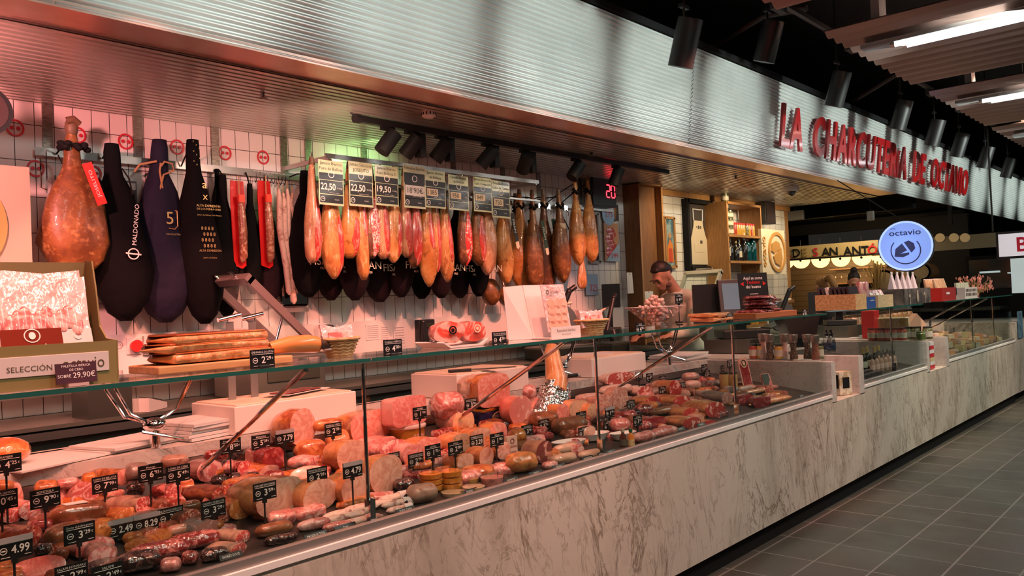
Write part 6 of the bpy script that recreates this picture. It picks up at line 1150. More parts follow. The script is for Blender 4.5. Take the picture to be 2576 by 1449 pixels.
# ham slicers
def slicer(loc, rz, lab, s=1):
    t = thing('meat_slicer', lab, 'meat slicer', loc, rz); t.scale = (s,) * 3
    B().box((0, 0, .05), (.45, .32, .10), bev=.015).done('base', M('slicer_green', (.05, .06, .045), .4, .4), t, False); B().tube([(.05, .05, .26), (.05, .09, .26)], .15, 32).done('blade', STEEL, t); B().tube([(.05, .09, .26), (.05, .13, .26)], .12, 24).done('blade_guard', BLACK, t)
    B().box((-.05, -.08, .22), (.26, .16, .02), Matrix.Rotation(-.3, 4, 'Y'), bev=.003).done('carriage', DSTEEL, t, False); B().tube([(-.1, -.05, .18), (.06, -.08, .52)], .022, 10).done('arm', BLACK, t); B().tube([(.04, -.08, .50), (.11, -.08, .54)], .02, 10).done('handle', BLACK, t)
    B().tube([(-.14, .0, .1), (-.16, 0, .28), (-.05, 0, .40), (.12, 0, .42)], .012, 8).done('guard_rail', M('guard_cream', (.5, .48, .38), .4), t)
slicer((5.55, 4.45, 1.0), math.radians(-20), 'dark meat slicer with a slanting arm behind the white display stand', 1.15); slicer((6.15, 4.40, 1.0), math.radians(15), 'second meat slicer with black handles behind the right wicker basket', 1.0)
slicer((7.62, 3.36, 1.002), math.radians(-30), 'grey-green slicer with a raised curved guard beside the black sign', 1.0)
P = aY(1533, 742, 4.8); t = thing('tablet_screen', 'black tilted tablet screen left of the oak column', 'screen', (P.x, 4.78, 1.452), math.radians(-30)); B().box((0, 0, .08), (.20, .012, .24), bev=.004).done('screen', BLACK, t, False); B().box((0, .03, -.20), (.03, .03, .36)).done('stand', BLACK, t, False); B().box((0, .03, -.42), (.16, .12, .06)).done('stand_foot', BLACK, t, False)
# number display, posters, column
P = aY(1512, 484, 4.86); t = thing('queue_display', 'black box display showing a red number 20 below the last spotlight', 'number display', P); B().box((0, 0, 0), (.40, .10, .30), bev=.006).done('housing', BLACK, t, False)
def seg7(b, x, z, h, ss, y):
    w = h * .5; S = {'a': (0, h / 2, 1), 'd': (0, -h / 2, 1), 'g': (0, 0, 1), 'f': (-w / 2, h / 4, 0), 'b': (w / 2, h / 4, 0), 'e': (-w / 2, -h / 4, 0), 'c': (w / 2, -h / 4, 0)}
    for q in ss: dx, dz, hz = S[q]; b.box((x + dx, y, z + dz), (w * .8, .002, h * .10) if hz else (h * .10, .002, h * .40))
b = B(); seg7(b, .055, .01, .125, 'abged', -.052); seg7(b, .14, .01, .125, 'abcdef', -.052); b.done('red_digits', M('red_led', (1, .03, .05), .5, em=5), t, False)
def poster(px0, py0, px1, py1, Y, name, lab, m, cat='poster', extra=None, frame=None):
    A_ = aY(px0, py0, Y); Z_ = aY(px1, py1, Y); w = abs(Z_.x - A_.x); h = abs(A_.z - Z_.z); t = thing(name, lab, cat, ((A_.x + Z_.x) / 2, Y, (A_.z + Z_.z) / 2)); B().box((0, 0, 0), (w, .006, h)).done('sheet', m, t, False)
    if frame: B().box((0, -.004, h / 2), (w + .04, .03, .03)).box((0, -.004, -h / 2), (w + .04, .03, .03)).box((-w / 2, -.004, 0), (.03, .03, h)).box((w / 2, -.004, 0), (.03, .03, h)).done('frame', frame, t, False)
    return t, w, h
t, w, h = poster(1518, 512, 1556, 556, 4.92, 'meat_poster', 'black poster with a light blue oval price, above the red meat poster', M('poster_dark', (.03, .02, .02), .4)); B().disc((-w * .22, -.005, -.03), w * .42, .002).done('blue_oval', M('poster_blue', (.30, .45, .62), .5), t, False); B().text('275', -w * .2, -.05, .05, -.0085, w=w * .5).done('price', REDP, t, False); B().ell((w * .25, -.004, .03), (.03, .004, .1)).done('picture', SKINB, t)
t, w, h = poster(1518, 560, 1558, 658, 4.92, 'meat_poster', 'poster of folded red ham slices on brown paper with a blue corner', M('poster_brown', (.50, .25, .14), .5)); b = B()
for i in range(7): b.ell((-.02 + .03 * math.sin(i * 2), -.005, .12 - .04 * i), (.075, .004, .035), 10)
b.done('ham_picture', CUTR, t); B().prism([(w / 2, -h / 2), (-w / 2, -h / 2), (w / 2, 0)], .002, y=-.009).done('blue_corner', M('poster_blue', (.30, .45, .62), .5), t, False); B().text('199', w * .16, -h * .42, .055, -.011, w=w * .45).done('price', REDP, t, False)
t, w, h = poster(1480, 536, 1506, 660, 4.93, 'framed_picture', 'dark framed picture partly behind the last golden ham shoulders', M('pic_dark', (.07, .02, .02), .4), 'picture', frame=M('pic_frame', (.3, .28, .26), .4))
t, w, h = poster(1472, 690, 1506, 742, 4.93, 'meat_poster', 'light blue poster corner with a red price, low beside the hanging ham piece', M('poster_blue', (.30, .45, .62), .5)); B().text('325', w * .1, -h * .3, .07, -.005, w=w * .6).done('price', REDP, t, False)
t = thing('oak_column', 'tall oak cabinet column with a recessed dark panel between the tiled walls', 'column', (7.61, 4.85, 1.0)); B().box((-.225, 0, .87), (.03, .2, 1.74)).box((.225, 0, .87), (.03, .2, 1.74)).box((0, 0, 1.73), (.48, .2, .03)).done('oak_frame', OAK, t, False); B().box((0, .03, .86), (.42, .1, 1.70)).done('recessed_panel', DOAK, t, False); B().box((-.242, 0, .86), (.004, .2, 1.7)).done('side_panel', DOAK, t, False)
for i, (px, py, w, h, l) in enumerate(((1584, 712, .10, .22, 'curled white note pinned to the dark oak panel'), (1606, 706, .06, .16, 'narrow receipt pinned right of the curled note'), (1632, 748, .17, .13, 'clear sleeve with a paper below the oak column'))):
    P = aY(px, py, 4.822); t = thing('pinned_note', l, 'note', P); B().add_panel([(-w / 2, 0, -h / 2), (w / 2, -.01, -h / 2), (w / 2, 0, h / 2), (-w / 2, 0, h / 2)]).done('paper', PAPER, t, False); B().disc((0, -.005, h * .42), .006).done('pin', MBLACK, t, False)
t, w, h = poster(1670, 547, 1699, 672, 4.93, 'art_print', 'narrow framed print with orange and blue shapes right of the oak column', M('print_blue', (.04, .12, .17), .5, var=(5, (.25, .36, .36), .5, .62)), 'picture', frame=OAK); B().prism([(-w * .3, -h * .4), (w * .35, -h * .4), (w * .3, -h * .05), (0, h * .08), (-w * .3, -h * .1)], .002, y=-.006).done('orange_shape', M('print_orange', (.62, .20, .03), .5), t, False); B().prism([(-w * .2, -h * .4), (w * .2, -h * .4), (w * .18, -h * .12), (-w * .18, -h * .12)], .002, y=-.009).done('red_shape', M('print_red', (.5, .06, .02), .5), t, False); B().disc((0, -.007, h * .14), w * .16).done('round_shape', M('print_tan', (.45, .25, .12), .5), t, False)
t, w, h = poster(1720, 505, 1788, 676, 4.93, 'framed_apron', 'beige apron displayed in a deep black frame on the tiled wall', M('frame_back', (.035, .028, .025), .6), 'framed apron', frame=MBLACK)
B().box((-w / 2 - .0, -.02, 0), (.05, .08, h + .04)).box((w / 2, -.02, 0), (.05, .08, h + .04)).box((0, -.02, h / 2), (w, .08, .05)).box((0, -.02, -h / 2), (w, .08, .05)).done('deep_frame', MBLACK, t, False)
AP = M('apron_linen', (.52, .45, .32), .8, bump=(80, .3)); B().prism([(-w * .36, -h * .44), (w * .36, -h * .44), (w * .36, -h * .1), (w * .28, h * .0), (w * .20, h * .14), (w * .18, h * .22), (-w * .18, h * .22), (-w * .2, h * .14), (-w * .28, 0), (-w * .36, -h * .1)], .008, y=-.018).done('apron_cloth', AP, t, False); B().tube([(-w * .18, -.014, h * .22), (-w * .20, -.014, h * .39), (0, -.014, h * .385), (w * .20, -.014, h * .39), (w * .18, -.014, h * .22)], .009, 6).done('neck_strap', PAPER, t)
B().disc((0, -.022, h * .12), .022).disc((-.05, -.022, h * .125), .008).box((.05, -.021, h * .12), (.02, .002, .035)).box((.05, -.021, -h * .10), (.05, .002, .035)).done('printed_badge', M('badge_dark', (.06, .05, .05), .6), t, False); B().box((0, -.0195, -h * .19), (w * .4, .003, .1)).done('pocket', AP, t, False)
# oak shelf unit with jars and bottles
ux0, ux1 = 9.12, 10.04; SY = 4.70
t = thing('shelf_unit', 'open oak shelf unit with jars and bottles on the tiled wall', 'shelf unit', ((ux0 + ux1) / 2, 4.78, 1.05)); w = ux1 - ux0
for s_ in (-1, 1): B().box((s_ * w / 2, 0, .80), (.03, .30, 1.55)).done('side_panel', OAK, t, False)
SH = [1.60 - 1.05 + .0, 0, 0]
zs = [aY(1850, 660, SY).z - 1.05, aY(1850, 595, SY).z - 1.05, 1.56, .03]
for z, n in zip(zs, ('shelf', 'shelf', 'top_panel', 'bottom_panel')): B().box((0, 0, z), (w, .30, .03)).done(n, OAK, t, False)
JG = M('jar_green', (.16, .16, .06), .2, coat=1, var=(40, (.42, .36, .2), .5, .6)); JY = M('jar_yellow', (.62, .36, .05), .25, coat=1); JR = M('jar_red', (.45, .06, .03), .25, coat=1); JW = M('jar_label', (.62, .58, .48), .5)
def jar(x, y, z, r, h, m, lm, lab, grp, lid=DSTEEL, cat='jar', name='jar'):
    t = thing(name, lab, cat, (x, y, z), group=grp); B().lathe([(r * .9, 0), (r, .008), (r, h * .78), (r * .85, h * .86)], n=18).done('glass_body', m, t); B().lathe([(r * .9, h * .85), (r * .9, h)], n=18).done('lid', lid, t)
    if lm: B().lathe([(r * 1.015, h * .18), (r * 1.015, h * .62)], n=18).done('label', lm, t)
def bottle(x, y, z, r, h, m, lm, lab, grp, cap=GOLD, name='bottle', foil=None):
    t = thing(name, lab, 'bottle', (x, y, z), group=grp); B().lathe([(r * .95, 0), (r, .01), (r, h * .55), (r * .7, h * .66), (r * .34, h * .74), (r * .32, h * .95)], n=18).done('glass_body', m, t); B().lathe([(r * .37, h * (.72 if foil else .9)), (r * .38, h * .97), (r * .36, h)], n=14).done('cap', foil or cap, t)
    if lm: B().lathe([(r * 1.015, h * .16), (r * 1.015, h * .42)], n=18).done('label', lm, t)
z1, z2, z3 = 1.05 + zs[0] + .016, 1.05 + zs[1] + .016, 1.05 + .046
for i in range(9): jar(ux0 + .09 + .10 * (i % 2 if i < 6 else 0), SY, z2 + .101 * (i // 2), .046, .10, JG, JW, 'short dark-lidded jar stacked on the top oak shelf', 'jars stacked on the top oak shelf')
for i in range(10): jar(ux0 + .28 + .058 * i + (.03 if i > 5 else 0), SY + .01, z2, .026, .16, (JR, JR, JY, JY, JY, JY, JG, JY, JR, JY)[i], None, 'slim colourful bottle in the row on the top oak shelf', 'slim bottles on the top oak shelf', RUBY)
DG = M('bottle_dark', (.012, .012, .010), .12, coat=1); TG = M('bottle_teal', (.0, .05, .065), .12, coat=1)
for i in range(7): bottle(ux0 + .09 + .115 * i, SY + .02 * (i % 2), z1, .040 if i < 5 else .052, (.38, .28, .25, .30, .36, .36, .40)[i], DG if i < 5 else TG, JW if i in (0, 3) else None, ('tall dark bottle with a white neck at the left of the middle oak shelf', 'short brown bottle second on the middle oak shelf', 'short brown bottle third on the middle oak shelf', 'dark bottle with a pale label fourth on the middle oak shelf', 'dark bottle with a white neck fifth on the middle oak shelf', 'teal sparkling bottle left of its twin on the middle oak shelf', 'large teal sparkling bottle right on the middle oak shelf')[i], None, foil=PAPER if i in (0, 4) else (M('copper_foil', (.7, .32, .2), .3, .7) if i > 4 else None))
for i in range(14): bottle(ux0 + .07 + .06 * i, SY + .03 * (i % 2), z3 + (.0), .028, .30 - .02 * (i % 3) if i < 10 else .2, DG if i < 10 else JY, JW if i % 3 == 0 else None, 'dark wine or oil bottle crowded on the bottom oak shelf' if i < 10 else 'yellow-labelled oil bottle on the bottom oak shelf', 'dark bottles on the bottom oak shelf' if i < 10 else 'yellow oil bottles on the bottom oak shelf', foil=JW if i % 2 else None)
P = aY(1926, 537, 4.8); t = thing('loudspeaker', 'black loudspeaker mounted high right of the oak shelf unit', 'speaker', P, math.radians(-12)); B().box((0, 0, 0), (.22, .16, .30), bev=.006).done('cabinet', BLACK, t, False); B().box((0, -.083, 0), (.19, .008, .27)).done('grille', M('grille', (.02, .008, .008), .8), t, False); B().tube([(-.1, .1, .05), (-.15, .14, .14)], .012).done('bracket', BLACK, t)
def logo_panel(px0, py0, px1, py1, Y, lab, yaw=0, side=1):
    A_ = aY(px0, py0, Y); Z_ = aY(px1, py1, Y); w = abs(Z_.x - A_.x); h = abs(A_.z - Z_.z); t = thing('logo_board', lab, 'logo board', ((A_.x + Z_.x) / 2, Y, (A_.z + Z_.z) / 2), yaw); B().box((0, .02, 0), (w, .04, h)).done('board', CREAM, t, False)
    LW = M('logo_wood', (.55, .30, .09), .5); cx = w * .12
    B().ring((cx, -.018, 0), h * .45, h * .38, .018, 40, sx=w / h * .82).done('wood_ring', LW, t, False)
    B().prism([(cx - w * .25, h * .02), (cx - w * .22, h * .18), (cx - w * .05, h * .25), (cx + w * .10, h * .2), (cx + w * .12, h * .08), (cx - w * .15, -.03 * h)], .018, y=-.018).prism([(cx - w * .18, -h * .1), (cx + w * .02, h * .0), (cx + w * .16, h * .1), (cx + w * .2, -h * .15), (cx + w * .12, -h * .32), (cx - w * .1, -h * .25)], .018, y=-.018).done('acorn_shape', LW, t, False)
    return t, w, h
t, w, h = logo_panel(1914, 575, 1978, 690, 4.62, 'cream board with a wooden ring and acorn shape beside the oak shelves'); B().text('octavio', -w * .36, 0, .11, -.012, w=h * .66, rot=PI / 2, thick=.01).done('wood_lettering', M('logo_wood', (.55, .30, .09)), t, False)
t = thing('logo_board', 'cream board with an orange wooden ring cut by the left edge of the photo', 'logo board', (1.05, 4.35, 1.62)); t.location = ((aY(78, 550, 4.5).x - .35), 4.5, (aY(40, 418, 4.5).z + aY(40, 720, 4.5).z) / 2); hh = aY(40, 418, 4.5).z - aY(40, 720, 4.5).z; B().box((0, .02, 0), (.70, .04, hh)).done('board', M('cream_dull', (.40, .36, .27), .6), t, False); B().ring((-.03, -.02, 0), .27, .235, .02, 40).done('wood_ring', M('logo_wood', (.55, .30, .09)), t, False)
P = aY(0, 281, 4.2); t = thing('loudspeaker', 'round black loudspeaker cut by the left edge below the ceiling', 'speaker', (P.x - .06, 4.2, P.z)); B().tube([(0, 0, 0), (0, .12, 0)], [.115, .10], 32).done('housing', BLACK, t); B().disc((0, -.004, 0), .095, .004, 32).done('cone', M('speaker_cone', (.03, .018, .018), .6), t, False); B().tube([(0, .06, .1), (0, .06, 2.76 - P.z)], .012).done('mount', BLACK, t)
# tills
def till(loc, rz, lab, s=1):
    t = thing('cash_register', lab, 'till', loc, rz); t.scale = (s,) * 3; B().box((0, .1, .03), (.34, .30, .06), bev=.006).done('base', BLACK, t, False); B().box((0, .12, .16), (.08, .05, .24)).done('stand', BLACK, t, False)
    T = Matrix.Translation((0, .02, .30)) @ Matrix.Rotation(math.radians(-14), 4, 'X'); B().box((0, 0, 0), (.36, .03, .28), T, bev=.006).done('monitor', BLACK, t, False); B().box((0, -.017, .008), (.30, .002, .20), T).done('screen', M('till_screen', (.10, .16, .20), .2, em=.35), t, False)
    B().box((-.25, .12, .26), (.2, .03, .3), Matrix.Rotation(.0, 4, 'Z')).done('rear_display', BLACK, t, False)
till((6.9, 3.36, 1.02), math.radians(-48), 'black touch-screen till with a tilted blue-grey screen right of the worker', 1.15)
bpy.data.objects['cash_register'].location = (6.52, 3.2, 1.12); tag(B().box((6.52, 3.26, 1.06), (.45, .42, .11)).done('till_stand', DSTEEL, smooth=False), 'dark metal stand carrying the touch-screen till', 'stand')
till((8.75, 3.2, 1.12), math.radians(-60), 'black till with an upright screen before the two staff at the back', .88); tag(B().box((8.75, 3.26, 1.06), (.45, .42, .11)).done('till_stand', DSTEEL, smooth=False), 'dark metal stand carrying the farther till', 'stand')
t = thing('hanging_till_printer', 'dark angular scale base hanging under the straw box, seen through the glass', 'scale', (6.76, 2.80, 1.12), math.radians(-40)); B().prism([(-.17, .17), (.17, .17), (.12, -.02), (-.09, -.02)], .18).done('housing', M('printer_dark', (.035, .02, .018), .35, coat=.4), t, False); B().box((0, .09, -.06), (.1, .1, .08)).done('foot', BLACK, t, False)
# ---------------------------------------------------------------- second and third case contents
def prow(n, px0, py0, px1, py1, Y, fn):
    for i in range(n):
        f_ = i / max(1, n - 1); P = aY(px0 + (px1 - px0) * f_, py0 + (py1 - py0) * f_, Y); fn(i, P)
MILLC = M('mill_steel', (.52, .44, .40), .3, .9); PEP = (M('pepper_black', (.05, .03, .025), .5, var=(120, (.35, .25, .18), .5, .6)), M('pepper_mix', (.32, .12, .08), .5, var=(110, (.10, .05, .04), .5, .6)), M('salt_pink', (.72, .52, .48), .5, var=(110, (.55, .32, .28), .5, .6)))
for i, (px, py, m) in enumerate(((1936, 902, 0), (1966, 903, 2), (1996, 905, 0), (2024, 906, 0), (2051, 906, 1), (1912, 900, 2))):
    P = aX(px, py, 5.78); P = Vector((5.79 + .05 * (i % 2), P.y, 1.004)); t = thing('pepper_mill', ('tall pepper mill with steel head, %s' % ('second from the left', 'third from the left, filled with pale salt', 'fourth from the left', 'second from the right', 'rightmost', 'leftmost')[i]), 'pepper mill', P, group='tall mills on the marble ledge')
    h = mt(62, P); r = h * .16; B().lathe([(r, 0), (r * 1.05, h * .1), (r * .7, h * .4), (r * .85, h * .68)], n=20).done('glass_body', PEP[m], t); B().lathe([(r * .9, h * .68), (r * 1.0, h * .72), (r * 1.25, h * .98), (r * 1.2, h)], n=20).done('steel_head', MILLC, t)
for i, (px, py) in enumerate(((2068, 905), (1900, 870), (1885, 880), (1952, 880))):
    P = aX(px, py, 5.9 if i == 0 else 5.76); jar(5.86 - .02 * i, P.y, 1.004, .03, .11, (JG, JY, JR, JY)[i], JW, ('herb jar right beside the mills on the marble ledge', 'amber spice jar at the back left of the mills', 'red spice jar at the back left of the mills', 'yellow oil bottle between the pepper mills')[i], None)
WB = M('pet_clear', (.62, .60, .58), .08, 0, coat=1)
for i, px in enumerate((2081, 2101, 2121, 2145)):
    P = aZ(px, 884, 1.003); P.y = max(P.y, 2.50); P.x = 6.02 + .0 * i; P = aZ(px, 884, 1.003); t = thing('spray_bottle', 'clear bottle with black spray cap on the marble niche top, %s of four' % ('leftmost', 'second', 'third', 'rightmost')[i], 'bottle', (P.x, max(2.50, P.y), 1.003), group='clear bottles on the niche top')
    B().lathe([(.030, 0), (.032, .01), (.032, .08), (.026, .105), (.012, .125), (.012, .13)], n=20).done('clear_body', glassmat('pet', (.85, .86, .86), 1, .03, .08), t); B().lathe([(.0325, .015), (.0325, .07)], n=20).done('label', M('label_navy', (.02, .03, .06), .4, var=(30, (.10, .12, .2), .5, .6)), t); B().lathe([(.014, .126), (.014, .145), (.008, .15), (.007, .172)], n=14).done('spray_cap', BLACK, t)
# niche goods
t = thing('wine_carton', 'beige and black printed carton in the first marble niche', 'carton', (6.14, 2.27, .718), math.radians(-20)); B().box((0, 0, .085), (.13, .09, .17)).done('carton', M('carton_beige', (.46, .34, .2), .5, var=(10, (.7, .62, .5), .5, .56)), t, False); B().box((0, -.046, .09), (.07, .002, .08)).box((-.066, 0, .1), (.002, .07, .1)).done('dark_print', MBLACK, t, False)
tag(B().box((0, 0, .06), (.06, .09, .12)).box((0, -.046, .07), (.05, .002, .03)).done('small_carton', M('dark_carton_m', (.05, .035, .03), .5), None, False, (6.02, 2.33, .718)), 'small dark carton tucked left in the first marble niche', 'carton')
t = thing('striped_tin', 'red and white striped tin column standing in the second marble niche', 'tin', (8.28, 2.26, .718)); 
for i, c in enumerate(('r', 'w', 'y', 'r', 'w', 'r', 'w')): B().box((0, 0, .02 + .036 * i), (.13 if i else .15, .11, .034)).done('band', {'r': REDP, 'w': PAPER, 'y': M('band_yellow', (.6, .5, .25), .5)}[c], t, False)
# jars on the second niche top, bottles in case 2
for i, px in enumerate((2195, 2217, 2238, 2253, 2270, 2286, 2304, 2334)):
    P = aX(px, 853, 8.03 if i < 5 else 8.22); jar(P.x, P.y, 1.003, .042, .115, JR if i < 5 else JG, JW, 'white-labelled jar in the row on the second marble pedestal', 'labelled jars on the second pedestal', M('lid_red', (.2, .04, .03), .4) if i < 5 else DSTEEL)
P = aX(2317, 857, 8.03); jar(P.x, P.y, 1.003, .04, .08, M('jar_olive', (.12, .17, .05), .3, coat=.6), None, 'small olive green jar with card stems on the second marble pedestal', None, M('lid_green', (.10, .14, .05), .4))
P = aX(2192, 853, 8.36); tag(B().box((P.x, P.y, 1.14), (.16, .12, .27), bev=.004).done('red_tin', RUBY, smooth=False), 'tall red box standing at the left end of the jar row', 'box')
for i in range(9): P = aX(2222 + 7.5 * i, 852, 8.46); tag(B().box((0, 0, .10), (.05, .07, .20), Matrix.Rotation(-.22, 4, 'Y')).done('snack_bag', M('bag_green', (.50, .44, .20), .4, var=(12, (.7, .66, .5), .45, .6)), None, False, (P.x, P.y, 1.003)), 'yellow-green snack bag in the slanting row behind the jars', 'snack bag', 'snack bags behind the jars')
P = aX(2304, 852, 8.52); t = thing('gift_box', 'pale house-shaped gift box right of the snack bags', 'gift box', (P.x, P.y, 1.003), math.radians(-50)); B().prism([(-.08, 0), (.08, 0), (.08, .13), (0, .23), (-.08, .13)], .10, y=-.05).done('house_box', M('house_pink', (.72, .44, .32), .5), t, False); B().box((0, -.052, .08), (.06, .004, .05)).done('window', MBLACK, t, False)
for i, (px, py) in enumerate(((2184, 930), (2202, 930), (2174, 934), (2212, 926))):
    P = deck(px, py); bottle(P.x, P.y, P.z, .030, .20, DG, JW, 'dark gold-foiled wine bottle in the middle case, %s' % ('second from the left', 'third from the left', 'leftmost', 'rightmost')[i], None, foil=GOLD)
for i in range(11): P = deck(2196 + 11 * (i % 6) + 5 * (i // 6), 938 - 2.2 * (i % 6) - 8 * (i // 6)); bottle(P.x, P.y, P.z, .021, .16, M('bottle_clear', (.46, .27, .22), .12, coat=1, spec=.8), M('lab_pink', (.75, .5, .45), .5), 'small clear bottle with a pink label in the middle case', 'small clear bottles in the middle case', foil=STEEL)
for i in range(10): tag(B().box((0, 0, .02), (.11, .05, .035), bev=.003).box((0, -.0255, .022), (.08, .001, .012)).done('dark_tin', M('tin_dark', (.045, .035, .04), .35), None, False, (6.46 + .125 * (i % 5), 2.28 + .07 * (i // 5), deckz(2.28 + .07 * (i // 5)) + .002)), 'flat dark tin lying at the front of the middle case', 'tin', 'flat dark tins in the middle case')
# cheeses in case 3
CH = [(.78, .50, .30), (.80, .66, .48), (.78, .36, .18), (.70, .44, .36), (.72, .58, .30), (.66, .40, .26)]
for i in range(54):
    x = 8.85 + .20 * (i % 14) + random.uniform(-.04, .04); y = 2.30 + .17 * (i // 14) + random.uniform(-.02, .02); c = CH[i % 6]; m = M('cheese_%d' % (i % 6), c, .45, var=(16, tuple(v * .75 for v in c), .5, .62), coat=.3)
    t = thing('cheese_wedge', ('orange-rinded', 'cream', 'deep orange', 'pink-wrapped', 'yellow', 'tan')[i % 6] + ' cheese piece in the pile of the far case', 'cheese', (x, y, deckz(y) + .002), random.uniform(-1, 1), ('orange-rinded', 'cream', 'deep orange', 'pink-wrapped', 'yellow', 'tan')[i % 6] + ' cheeses in the far case')
    h = random.uniform(.04, .08)
    if i % 3: B().prism([(-.05, 0), (.07, 0), (.06, h), (-.04, h)], .08, y=-.04).done('cheese', m, t, False)
    else: B().lathe([(.05, 0), (.055, h * .3), (.055, h * .7), (.048, h)], n=20).done('cheese', m, t)
    if i % 4 == 1: B().box((0, -.045, h * .5), (.05, .002, .03)).done('label', PAPER, t, False)
for i in range(13): jar(8.95 + .2 * i, 3.30, 1.003, .07, .20, M('pickle_jar', (.32, .17, .06), .15, coat=1, var=(22, (.55, .26, .14), .45, .6)), None, 'big glass jar of pickles in the row of the far case', 'pickle jars in the far case', glassmat('lid_clear', (.9, .8, .75), 1, .05, .1))
for i in range(5): t = thing('cheese_tower', 'orange packed cheese stacked at the left of the far case', 'cheese', (8.86 + .12 * (i % 3), 2.88 + .02 * (i // 3), deckz(2.9) + .15 * (i // 3) + .002), .1 * i, 'orange packed cheeses in the far case'); B().box((0, 0, .07), (.10, .10, .14), bev=.01).done('cheese', M('cheese_2', CH[2], .45), t, False); B().box((0, -.052, .07), (.05, .002, .06)).done('label', MBLACK, t, False)
for i in range(7): card((2400, 2425, 2447, 2463, 2480, 2500, 2340)[i], (830, 835, 812, 845, 838, 842, 812)[i], 13, '', '2', 0, surf=.9 if i < 6 else 1.0, Y=2.7, lab='tiny black price card on a stem among the cheeses, %s from the left' % ('second', 'third', 'fourth', 'fifth', 'sixth', 'seventh', 'first')[i])
# filler packs under the listed meats
FILL = [('film', 'pink'), ('filmred', 'dark red'), ('brown', 'brown'), ('filmdark', 'dark wrapped'), ('orange', 'orange'), ('chorizo', 'speckled'), ('grey', 'grey-skinned'), ('roast', 'roasted')]
for i in range(230):
    x = -.0 + 5.45 * ((i * .6180339) % 1); y = 2.34 + .66 * ((i * .7548776) % 1)
    if 1.0 < x < 3 and y < 2.5 and i % 2: continue
    kd, ds = FILL[(i * 3) % 8 if x < 1.3 or x > 2.9 else (0, 4, 7, 1)[i % 4]]; s_ = random.uniform(.045, .08)
    if P is not None:
        v = Vector((x, y, .8)) - CAM; u = 1288 + F * (v.dot(R @ Vector((1, 0, 0)))) / v.dot(FWD); 
        if u < -60: continue
    t = thing('wrapped_piece', '%s piece of cured meat filling the gaps low in the pile' % ds, 'cured meat', (x, y, deckz(y - .1) + .001), random.uniform(-1.6, 1.6), '%s filler pieces of the meat pile' % ds)
    b, f = loft(random.uniform(.10, .17), s_ * 1.3, s_ * .8, 2.3, i % 3 != 0, .1, back=.3, front=.3); b.done('body', K[kd][0], t, ang=60)
    if f: f.done('cut_face', K[kd][1] or K['film'][1], t, ang=60)
# ---------------------------------------------------------------- bar at the back
BX = 14.0
def bx_(px, py, X=BX): return aX(px, py, X)
TX = Matrix.Rotation(-PI / 2, 4, 'Z')      # local +X -> world -Y, local -Y -> world -X: fronts face the viewer along the counter
BROWN = tilemat('bar_tiles', .2, .1, (.22, .15, .085), (.06, .04, .02), .004, .4)
t = thing('bar_sign', 'cream fascia board of a bar reading DE SAN ANTON in coloured letters', 'sign', (BX, 0, 0)); A_ = bx_(1960, 650); Z_ = bx_(2225, 604); y0, y1 = A_.y + .5, Z_.y; zb = bx_(2100, 642).z; zt = bx_(2100, 612).z
B().box((.03, (y0 + y1) / 2, (zb + zt) / 2), (.06, y0 - y1, zt - zb)).done('board', M('bar_cream', (.48, .36, .16), .5), t, False); B().box((.02, (y0 + y1) / 2, zb - .03), (.1, y0 - y1, .03)).done('lower_trim', BLACK, t, False)
letters = [('R', 1984, REDP), ('D', 2005, MBLACK), ('E', 2026, GOLD), ('S', 2053, REDP), ('A', 2079, MBLACK), ('N', 2099, MBLACK), ('A', 2134, MBLACK), ('N', 2156, MBLACK), ('T', 2177, MBLACK), ('Ó', 2196, RUBY)]
for ch, px, m in letters: q = bx_(px, 638 - (px - 2000) * .04); B().text(ch, 0, -.06, (zt - zb) * .72, -.03, bold=.02, T=Matrix.Translation((BX - BX, q.y, q.z)) @ TX).done('letter', m, t, False)
for i, (px, py) in enumerate(((2014, 650), (2063, 648), (2114, 645), (2167, 642), (2216, 640), (1975, 652))):
    P = bx_(px, py + 3, BX + .02); t = thing('half_disc_lamp', 'glowing half-disc lamp under the bar sign, %s' % ('second from the left', 'third from the left', 'fourth from the left', 'fifth, left of the blue sign', 'sixth, cut by the blue sign', 'leftmost, behind the cream board')[i], 'lamp', P, group='half-disc lamps of the bar')
    b = B(); b.prism([(0.155 * math.cos(a * PI / 16 + PI), .155 * math.sin(a * PI / 16 + PI)) for a in range(17)], .04, TX); b.done('shade', M('lamp_glow', (1, .62, .20), .5, em=2.6), t, False); B().disc((0, -.012, -.02), .02, .02, T=TX).done('boss', BLACK, t, False); B().tube([(.02, 0, 0), (.02, 0, .34)], .006).done('rod', BLACK, t)
lamp('AREA', (13.2, 4.6, 2.6), (14, 5.2, 2.2), 16, (1, .75, .45), .6, .3, name='bar_sign_fill')  # unseen lamp added so that the bar board is not too dark
lamp('AREA', (14.4, 5.3, 1.95), (15.5, 5.2, 1.6), 9, (1, .6, .25), 1.2, .3, name='bar_lamp_light')
struct('wall_bar', B().box((15.3, 5.6, 1.08), (.1, 2.4, 2.16)), BROWN)
struct('wall_bar_dark', B().box((15.6, 3.95, 1.35), (.1, .95, 2.7)), DARKP)
t = thing('glass_rack', 'bar shelf with rows of hanging glasses on the brown tiled wall', 'glass rack', (15.1, 5.15, 0)); B().box((0, 0, 1.86), (.25, 1.0, .02)).done('shelf', OAK, t, False); B().box((0, 0, 1.6), (.2, 1.0, .02)).done('shelf', OAK, t, False)
for i in range(9): B().lathe([(.008, 1.85), (.008, 1.79), (.03, 1.76), (.035, 1.70)], (0, -.45 + .11 * i, 0), 10).done('glass', FILM, t)
t = thing('bar_counter', 'dark bar counter in the background behind the tills', 'counter', (13.75, 4.4, 0)); B().box((0, 0, .55), (.5, 3.4, 1.1)).done('body', MBLACK, t, False); B().box((0, 0, 1.12), (.6, 3.5, .04)).done('top', DSTEEL, t, False)
